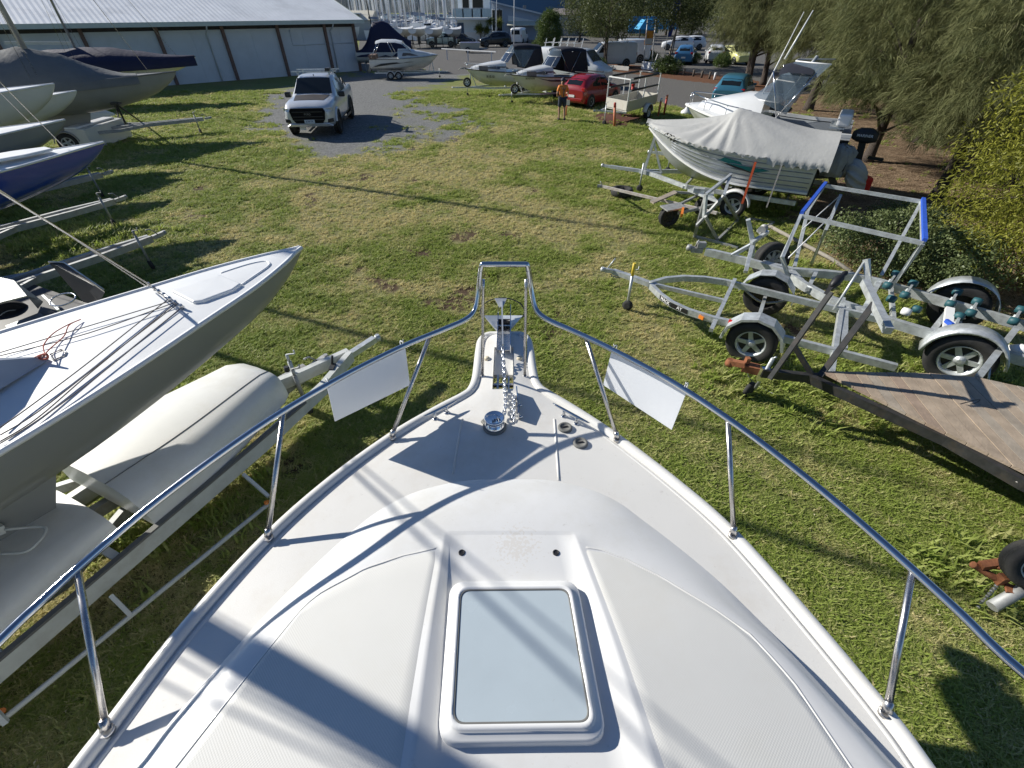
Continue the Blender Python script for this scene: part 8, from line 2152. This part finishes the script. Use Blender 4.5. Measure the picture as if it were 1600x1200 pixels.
# ================================================================== VEGETATION
def foliage_mesh(name, C, D, L, Wd, droop, tint, mat, seg=2):
    """C centres, D unit directions (n,3); each leaf a bent strip"""
    n = len(C); r = np.random.RandomState(n % 9973)
    up = r.normal(0, 1, (n, 3)); sd = np.cross(D, up); sd /= np.linalg.norm(sd, axis=1, keepdims=True) + 1e-9
    vs = []; pos = C.copy(); d = D.copy(); st = (L / seg)[:, None]
    for k in range(seg + 1):
        wk = Wd * (1.0 if k == 0 else (1.0 if k < seg else .25))
        if seg == 2 and k == 0: wk = Wd * .55
        vs.append(pos - sd * wk[:, None]); vs.append(pos + sd * wk[:, None])
        d = d + np.array([0, 0, -1]) * droop[:, None]; d /= np.linalg.norm(d, axis=1, keepdims=True); pos = pos + d * st
    m = 2 * (seg + 1); A = np.stack(vs, 1).reshape(-1, 3); b = (np.arange(n) * m)[:, None]
    F = np.concatenate([b + np.array([2 * k, 2 * k + 1, 2 * k + 3, 2 * k + 2]) for k in range(seg)], 1).reshape(-1, 4)
    me = bpy.data.meshes.new(name); me.vertices.add(len(A)); me.vertices.foreach_set('co', A.astype(np.float32).ravel())
    me.loops.add(F.size); me.loops.foreach_set('vertex_index', F.astype(np.int32).ravel())
    me.polygons.add(len(F)); me.polygons.foreach_set('loop_start', (np.arange(len(F)) * 4).astype(np.int32))
    at = me.attributes.new('shade', 'FLOAT', 'POINT'); at.data.foreach_set('value', np.repeat(tint, m).astype(np.float32))
    me.update(calc_edges=True); me.materials.append(mat); return me
BARK = M('dark_rough_bark', (.075, .058, .048), .9, var=.3, vs=9, bump=.8, bs=25, aniso=(3, 3, .6), bdist=.04)
BARKP = M('pale_bark', (.26, .22, .18), .85, var=.3, vs=7, bump=.5, bs=25, aniso=(3, 3, .5), bdist=.03)
OAK = leaf_mat('she_oak_needles', (.052, .070, .022), (.235, .24, .105), .30, .7, 'shade')
GUM = leaf_mat('gum_leaves', (.028, .045, .013), (.125, .145, .045), .28, .55, 'shade')
WAT = leaf_mat('wattle_leaves', (.065, .08, .010), (.36, .36, .055), .34, .5, 'shade')
SHB = leaf_mat('shrub_leaves', (.055, .085, .028), (.20, .24, .10), .25, .45, 'shade')
HDG = leaf_mat('hedge_leaves', (.035, .065, .014), (.12, .17, .04), .25, .5, 'shade')
def crown_oak(seed, h=9.0, rad=3.2, zmin=1.2, nb=150, per=40, ned=10):
    r = np.random.RandomState(seed); tips = []; limbs = []
    for i in range(nb):
        z = zmin + .9 + (h - zmin - .9) * r.rand() ** .95; a = r.rand() * 6.283
        prof = math.sin(min(1, (z - zmin + .6) / (h - zmin + .6)) * math.pi) ** .55
        q = rad * prof * math.sqrt(r.uniform(.25, 1.0)); tips.append((math.cos(a) * q, math.sin(a) * q, z))
        if i % 6 == 0: limbs.append((math.cos(a) * q * .85, math.sin(a) * q * .85, z))
    T = np.array(tips); k = np.repeat(np.arange(nb), per); n0 = len(k)
    out = T[k] * np.array([1, 1, 0]); out /= np.linalg.norm(out, axis=1, keepdims=True) + 1e-6
    spread = r.normal(0, 1, (n0, 3)) * np.array([.42, .42, .30]); C0 = T[k] + spread + np.array([0, 0, -1]) * (np.abs(r.normal(0, .45, n0)))[:, None]
    C0[:, 2] = np.maximum(C0[:, 2], zmin + .35 + .2 * r.rand(n0))
    D0 = out * r.uniform(.2, 1.1, n0)[:, None] + r.normal(0, .35, (n0, 3)) + np.array([0.0, 0, -.35]); D0 /= np.linalg.norm(D0, axis=1, keepdims=True)
    C = np.repeat(C0, ned, 0) + r.normal(0, .055, (n0 * ned, 3)); D = np.repeat(D0, ned, 0) + r.normal(0, .30, (n0 * ned, 3)); D /= np.linalg.norm(D, axis=1, keepdims=True)
    n = len(C); bt_ = r.rand(nb); tint = np.clip(.2 + .55 * np.repeat(bt_[k], ned) + .25 * np.repeat(r.rand(n0), ned) + r.normal(0, .08, n), 0, 1)
    return foliage_mesh('crown', C, D, r.uniform(.20, .46, n), r.uniform(.005, .010, n), r.uniform(.18, .5, n), tint, OAK), limbs
def crown_leafy(seed, h, rad, zmin, nb, per, ll, lw, mat, flat=1.0, sq=.55, sig=.38):
    r = np.random.RandomState(seed); tips = []; limbs = []
    for i in range(nb):
        u = r.rand(); z = zmin + (h - zmin) * u; prof = math.sin((u * .92 + .08) * math.pi) ** sq; a = r.rand() * 6.283; q = rad * prof * math.sqrt(r.uniform(.2, 1)); tips.append((math.cos(a) * q, math.sin(a) * q * flat, z))
        if i % 7 == 0: limbs.append(tuple(c * .85 if j < 2 else c for j, c in enumerate(tips[-1])))
    T = np.array(tips); k = np.repeat(np.arange(nb), per); n = len(k)
    off = r.normal(0, 1, (n, 3)); off *= (r.rand(n) ** .33 / np.linalg.norm(off, axis=1))[:, None] * sig * 1.7 * (r.uniform(.6, 1.3, nb)[k])[:, None]; off[:, 2] *= .75
    C = T[k] + off; C[:, 2] = np.maximum(C[:, 2], max(.04, zmin * .5)); D = off + r.normal(0, .35, (n, 3)) + np.array([0, 0, -.1]); D /= np.linalg.norm(D, axis=1, keepdims=True)
    tint = np.clip(.15 + .5 * r.rand(nb)[k] + .35 * r.rand(n) + r.normal(0, .1, n), 0, 1)
    return foliage_mesh('crown', C, D, r.uniform(.6, 1.3, n) * ll, r.uniform(.7, 1.2, n) * lw, r.uniform(.0, .35, n), tint, mat), limbs
def trunk_mesh(h, r0, limbs, seed, lean=(0, 0), forks=1, mat=None):
    rn = random.Random(seed); mb = MB()
    for f in range(forks):
        a = rn.uniform(0, 6.28); o = (0 if forks == 1 else .12 + .06 * f); b = V((math.cos(a + f * 2.1) * o, math.sin(a + f * 2.1) * o, -.1)); top = V((lean[0] + math.cos(a + f * 2.1) * .5 * f, lean[1] + math.sin(a + f * 2.1) * .5 * f, h * .82))
        pts = catmull([b, lerp(b, top, .3) + V((rn.uniform(-.12, .12), rn.uniform(-.12, .12), 0)), lerp(b, top, .65) + V((rn.uniform(-.2, .2), rn.uniform(-.2, .2), 0)), top], 5)
        n = len(pts); rr0 = r0 * (1 if f == 0 else .75); mb.tube(pts, [rr0 * (1.35 - .35 * min(1, i / 2)) * (1 - .8 * i / n) for i in range(n)], 9)
        if f == 0: main = pts
    for l in limbs:
        l = V(l); z = max(.5, l.z - rn.uniform(.5, 1.8)); q = min(main, key=lambda p: abs(p.z - z)); m = lerp(q, l, .5) + Z3 * rn.uniform(0, .4); mb.tube(catmull([q, m, l], 3), [r0 * .32 * (1 - .8 * i / 6) for i in range(7)], 5)
    return mb
OAKS = []
for sd_, kw in ((1, dict(nb=170)), (2, dict(nb=165, rad=3.5)), (3, dict(nb=150, rad=2.9, zmin=.9))):
    me, lb = crown_oak(sd_, **kw); OAKS.append((me, meshdata('trunk', trunk_mesh(9, .23, lb, sd_, lean=((-.5, .6, .2)[sd_ - 1], .3), forks=(2, 1, 1)[sd_ - 1]), BARK)))
def plant_tree(name, label, cat, base, variant, s=1.0, rz=0.0, group=None, sz=None, zoff=0.0):
    me, tm = variant; th = thing(name, label, cat, (base[0], base[1], 0), rz, group)
    for nm, d in (('trunk', tm), ('crown', me)):
        o = bpy.data.objects.new(nm, d); COL.objects.link(o); o.parent = th; o.scale = (s, s, sz or s)
        if nm == 'crown': o.location.z = zoff
    return th
og = 'she oaks along the right side of the yard'
plant_tree('she_oak', 'she oak with twin dark trunks beyond the teal blue wagon', 'tree', P(1165, 134), OAKS[0], .95, .3, og, zoff=.5)
plant_tree('she_oak', 'she oak with one dark trunk just right of the twin trunks', 'tree', P(1192, 132), OAKS[1], .9, 2.0, og, zoff=.7)
plant_tree('she_oak', 'she oak whose thick trunk stands behind the fishing boat canopy', 'tree', P(1262, 172), OAKS[2], .95, 4.1, og, zoff=.75)
plant_tree('she_oak', 'she oak with a leaning trunk behind the black outboard of the fishing boat', 'tree', P(1352, 262) + V((.6, .9, 0)), OAKS[1], .72, 1.1, og, zoff=.55)
plant_tree('she_oak', 'she oak leaning right behind the dark green shrub', 'tree', P(1440, 312) + V((.6, .3, 0)), OAKS[0], .60, 5.0, og, zoff=.35)
plant_tree('she_oak', 'she oak filling the upper right behind the leaning trunks', 'tree', P(1420, 190), OAKS[2], 1.0, 2.7, og, zoff=.2)
plant_tree('she_oak', 'big she oak at the top right corner of the yard', 'tree', P(1540, 230), OAKS[0], .95, 1.9, og, zoff=.0)
plant_tree('she_oak', 'she oak deep in the grove, above the fishing rods', 'tree', P(1315, 150), OAKS[1], 1.0, 3.6, og, zoff=.3)
plant_tree('she_oak', 'she oak furthest back in the grove at the right', 'tree', P(1440, 140), OAKS[0], 1.1, .8, og)
plant_tree('she_oak', 'she oak half hidden behind the yellow green wattle', 'tree', P(1620, 330), OAKS[2], .8, .2, og)
plant_tree('she_oak', 'low she oak drooping beside the black outboard', 'tree', P(1420, 225) + V((.5, .3, 0)), OAKS[1], .62, 3.3, og, zoff=.0)
plant_tree('she_oak', 'drooping she oak between the leaning trunk and the wattle', 'tree', P(1490, 262) + V((.4, .3, 0)), OAKS[2], .72, 2.2, og, zoff=.05)
plant_tree('she_oak', 'broad she oak closing the gap above the wattle', 'tree', P(1590, 285), OAKS[0], .8, 4.4, og, zoff=.0)
plant_tree('she_oak', 'she oak hanging over the parked yellow hatchback', 'tree', P(1225, 118), OAKS[2], 1.0, .9, og, zoff=.6)
plant_tree('she_oak', 'she oak at the far end of the car park road', 'tree', P(1320, 108), OAKS[1], 1.2, 5.5, og)
# wattle and shrub at the right edge
me, lb = crown_leafy(21, 3.6, 1.75, .30, 230, 230, .062, .0085, WAT, sq=.45, sig=.26)
wt = (me, meshdata('trunk', trunk_mesh(3.4, .09, lb, 5, mat=BARK), BARK))
plant_tree('wattle_tree', 'bright yellow green wattle bush at the right edge', 'tree', P(1622, 450), wt, 1.2, .4)
me, lb = crown_leafy(31, 1.05, 1.15, .08, 110, 110, .055, .016, SHB, sq=.45, sig=.20)
sbm = meshdata('stem', trunk_mesh(.9, .04, lb, 6), BARK)
for i, (a, b, s_, rz, lab) in enumerate(((1365, 415, .85, 0, 'dense dark green shrub inside the blue topped frame, left half'), (1455, 440, .85, 2.1, 'dense dark green shrub inside the blue topped frame, right half'), (1400, 372, .65, 4.0, 'smaller dark shrub behind the two dense ones'))):
    p = P(a, b); th = thing('shrub', lab, 'shrub', (p.x, p.y, 0), rz, 'shrubs by the trailers')
    for nm, d in (('stem', sbm), ('foliage', me)): o = bpy.data.objects.new(nm, d); COL.objects.link(o); o.parent = th; o.scale = (s_, s_, s_)
# trees of the car park and beyond
me, lb = crown_leafy(41, 8.0, 3.6, 1.7, 190, 70, .20, .034, GUM, sq=.6, sig=.55); SL = (me, meshdata('trunk', trunk_mesh(7, .14, lb, 7, forks=2), BARK))
me, lb = crown_leafy(42, 10.0, 4.2, 1.6, 190, 60, .26, .05, GUM, sq=.5, sig=.75); BG = (me, meshdata('trunk', trunk_mesh(9, .22, lb, 8), BARK))
me, lb = crown_leafy(43, 9.0, 3.6, .4, 170, 60, .28, .055, GUM, sq=.45, sig=.70); BG2 = (me, meshdata('trunk', trunk_mesh(8, .2, lb, 9), BARK))
plant_tree('gum_tree', 'slender forked tree in front of the white delivery van', 'tree', P(945, 106), SL, .85, .5, zoff=1.0)
plant_tree('gum_tree', 'slender pale trunked tree beside the blue feather flag', 'tree', P(1044, 106), (SL[0], meshdata('trunk', trunk_mesh(7, .12, [], 12), BARKP)), .9, 2.5, zoff=1.5)
tg = 'dark trees beyond the car park'
far_spots = [(905, 66, .85), (935, 58, .9), (965, 62, .8), (1000, 56, 1.0), (1040, 55, 1.0), (1080, 54, 1.05), (1120, 60, .95), (1160, 58, 1.0), (1210, 66, 1.0), (1260, 62, 1.1), (1330, 70, 1.0), (1400, 66, 1.1), (1480, 80, 1.1), (1580, 76, 1.2), (1700, 90, 1.2), (1850, 90, 1.3), (890, 44, 1.1), (990, 40, 1.4), (1090, 40, 1.4), (1190, 42, 1.4), (1310, 46, 1.4), (1450, 50, 1.4)]
FARL = ['dense tree in the far belt, ' + q for q in ('left edge, by the grey building', 'behind the slender forked tree', 'behind the white delivery van', 'behind the blue awning stall', 'behind the feather flag', 'behind the two white wagons', 'behind the white hatchback', 'above the yellow hatchback', 'behind the twin trunked she oak', 'behind the end of the car park road', 'deep in the shade above the fishing rods', 'above the fishing boat stern', 'above the leaning she oak', 'above the wattle bush', 'beyond the right edge of the frame, nearer', 'beyond the right edge of the frame, further', 'second line, behind the grey building', 'second line, above the delivery van', 'second line, above the blue hatchback', 'second line, above the yellow hatchback', 'second line, above the fishing rods', 'second line, above the shrub')]
for i, (a, b, s_) in enumerate(far_spots):
    plant_tree('dense_tree', FARL[i], 'tree', P(a, b), (BG, BG2)[i % 2], s_, i * 1.7, tg)
me, lb = crown_leafy(51, 4.6, 1.9, .3, 170, 150, .13, .035, HDG, sq=.5, sig=.42); HT = (me, meshdata('trunk', trunk_mesh(4, .12, lb, 3), BARK))
plant_tree('round_tree', 'rounded mid green tree in front of the white hall', 'tree', P(857, 78), HT, .82, 0)
sbm2, lb = crown_leafy(52, 1.0, .9, .06, 60, 70, .10, .022, HDG, sq=.5, sig=.22)
for a, b, s_, lab in ((1040, 114, 1.0, 'low dark bush in the mulch strip right of the white wall'), (930, 108, .8, 'low dark bush in the mulch below the delivery van'), (1013, 96, .8, 'low olive bush behind the sign frame wall'), (843, 74, .9, 'low bush at the foot of the rounded green tree'), (1080, 98, .8, 'dark low bush right of the blue hatchback'), (1128, 104, .9, 'dark low bush under the pale parked cars')):
    p = P(a, b); th = thing('low_bush', lab, 'shrub', (p.x, p.y, 0), a * .7); o = bpy.data.objects.new('foliage', sbm2); COL.objects.link(o); o.parent = th; o.scale = (s_ * 1.3, s_, s_)
# palms beside the clubhouse
PALM = leaf_mat('palm_fronds', (.07, .10, .02), (.26, .27, .07), .3, .5, 'shade')
def palm(label, px, pyb, h, n, seed):
    p = P(px, pyb); th = thing('palm', label, 'palm tree', (p.x, p.y, 0)); r = np.random.RandomState(seed); rn = random.Random(seed); C = []; D = []
    mb = MB()
    for k in range(n):
        a = 6.28 * k / n + rn.uniform(-.3, .3); tp = V((math.cos(a) * .7, math.sin(a) * .35, h * rn.uniform(.7, 1.0))); mb.tube(catmull([V((math.cos(a) * .1, math.sin(a) * .1, -.05)), lerp(V((0, 0, 0)), tp, .5) + V((-.05, 0, 0)), tp], 4), [.08, .075, .07, .065, .06, .06, .06, .06, .06], 7)
        for q in range(260):
            C.append(tuple(tp)); d = r.normal(0, 1, 3) + np.array([0, 0, .25]); D.append(d / np.linalg.norm(d))
    build('trunk', mb, BARKP, th, False)
    C = np.array(C) + r.normal(0, .05, (len(C), 3)); me = foliage_mesh('fronds', C, np.array(D), r.uniform(.5, .95, len(C)), r.uniform(.018, .03, len(C)), r.uniform(.1, .4, len(C)), r.rand(len(C)), PALM); o = bpy.data.objects.new('fronds', me); COL.objects.link(o); o.parent = th
palm('spiky palm with thin stems against the white plinth wall', 754, 68, 2.3, 3, 4)
palm('bushy spiky palm by the window corner of the clubhouse', 773, 68, 2.7, 2, 5)
# leaf litter and fallen twigs under the she oaks
def chip_obj():
    mb = MB(); rn = random.Random(3)
    for _ in range(7):
        a = rn.uniform(0, 3.14); c = V((rn.uniform(-.09, .09), rn.uniform(-.09, .09), rn.uniform(.0, .012))); d = V((math.cos(a), math.sin(a), rn.uniform(-.1, .15))) * rn.uniform(.02, .07); s_ = V((-d.y, d.x, 0)).normalized() * rn.uniform(.002, .006)
        mb.add([c - d - s_, c - d + s_, c + d + s_, c + d - s_], [(0, 1, 2, 3)])
    me = bpy.data.meshes.new('litter_chip'); me.from_pydata(mb.v, [], mb.f); me.materials.append(leaf_mat('dry_litter', (.13, .085, .05), (.50, .37, .25), .1, .8)); return bpy.data.objects.new('litter_chip', me)
n = 60000; yl = rs.uniform(5, 32, n); xlt = rs.uniform(4, 30, n); z_ = zones(xlt, yl); kp = (z_[3] > .35); xlt, yl = xlt[kp], yl[kp]
zl2 = (N1.fbm(xlt * .5, yl * .5) - .5) * .05 * np.clip(1 - np.maximum(np.abs(yl) - 26, 0) / 10, 0, 1) - .018
lt = scatter('leaf_litter', np.stack([xlt, yl, zl2], -1), rs.rand(len(xlt)) * 6.28, rs.uniform(.8, 2.0, len(xlt)), rs.rand(len(xlt)), chip_obj()); tag(lt, 'brown needles and twigs fallen under the she oaks', 'leaf litter')

# pale fallen leaves and longer weeds in the lawn
n = 5000; yl = -.3 + 17 * rs.rand(n) ** 1.3; xlt = rs.uniform(-1, 1, n) * (3.5 + 1.3 * yl); z_ = zones(xlt, yl); kp = (z_[0] < .4) & (z_[1] < .3) & ((np.abs(xlt) > 1.5) | (yl > 2.6)); xlt, yl = xlt[kp], yl[kp]
zl2 = (N1.fbm(xlt * .5, yl * .5) - .5) * .05 + .012
mb = MB(); mb.add([(-.012, -.004, 0), (.0, -.007, .004), (.014, 0, .001), (0, .006, .005)], [(0, 1, 2, 3)]); me = bpy.data.meshes.new('leaf'); me.from_pydata(mb.v, [], mb.f); me.materials.append(leaf_mat('pale_fallen_leaf', (.40, .32, .12), (.62, .58, .40), .2, .7))
o = scatter('fallen_leaves', np.stack([xlt, yl, zl2], -1), rs.rand(len(xlt)) * 6.28, rs.uniform(.4, 1.2, len(xlt)), rs.rand(len(xlt)), bpy.data.objects.new('leaf', me)); tag(o, 'tiny pale leaves and straw scattered over the grass', 'leaves')
px_, py_ = [], []
for (a, b, r_, k) in ((120, 372, .9, 260), (60, 345, .8, 160), (200, 230, .8, 160), (1165, 590, .35, 60), (1320, 610, .7, 120), (1480, 610, .6, 90), (1120, 350, .5, 120), (1190, 325, .5, 90), (1160, 545, .4, 70), (1240, 420, .5, 70), (300, 640, .5, 120), (250, 780, .6, 150), (760, 150, 1.2, 160), (820, 158, 1.2, 160), (620, 112, 1.5, 120), (1000, 175, .8, 80), (1560, 900, .35, 60)):
    q = P(a, b); px_ += list(q.x + rs.normal(0, r_, k)); py_ += list(q.y + rs.normal(0, r_ * .6, k))
px_, py_ = np.array(px_), np.array(py_); zl2 = (N1.fbm(px_ * .5, py_ * .5) - .5) * .05 - .02
o = scatter('long_grass', np.stack([px_, py_, zl2], -1), rs.rand(len(px_)) * 6.28, rs.uniform(1.6, 3.4, len(px_)), np.clip(rs.normal(.1, .18, len(px_)), 0, 1), tuft_mesh(5, 16, .05, .035, .004)); tag(o, 'longer green grass left unmown around the trailers and stands', 'grass')
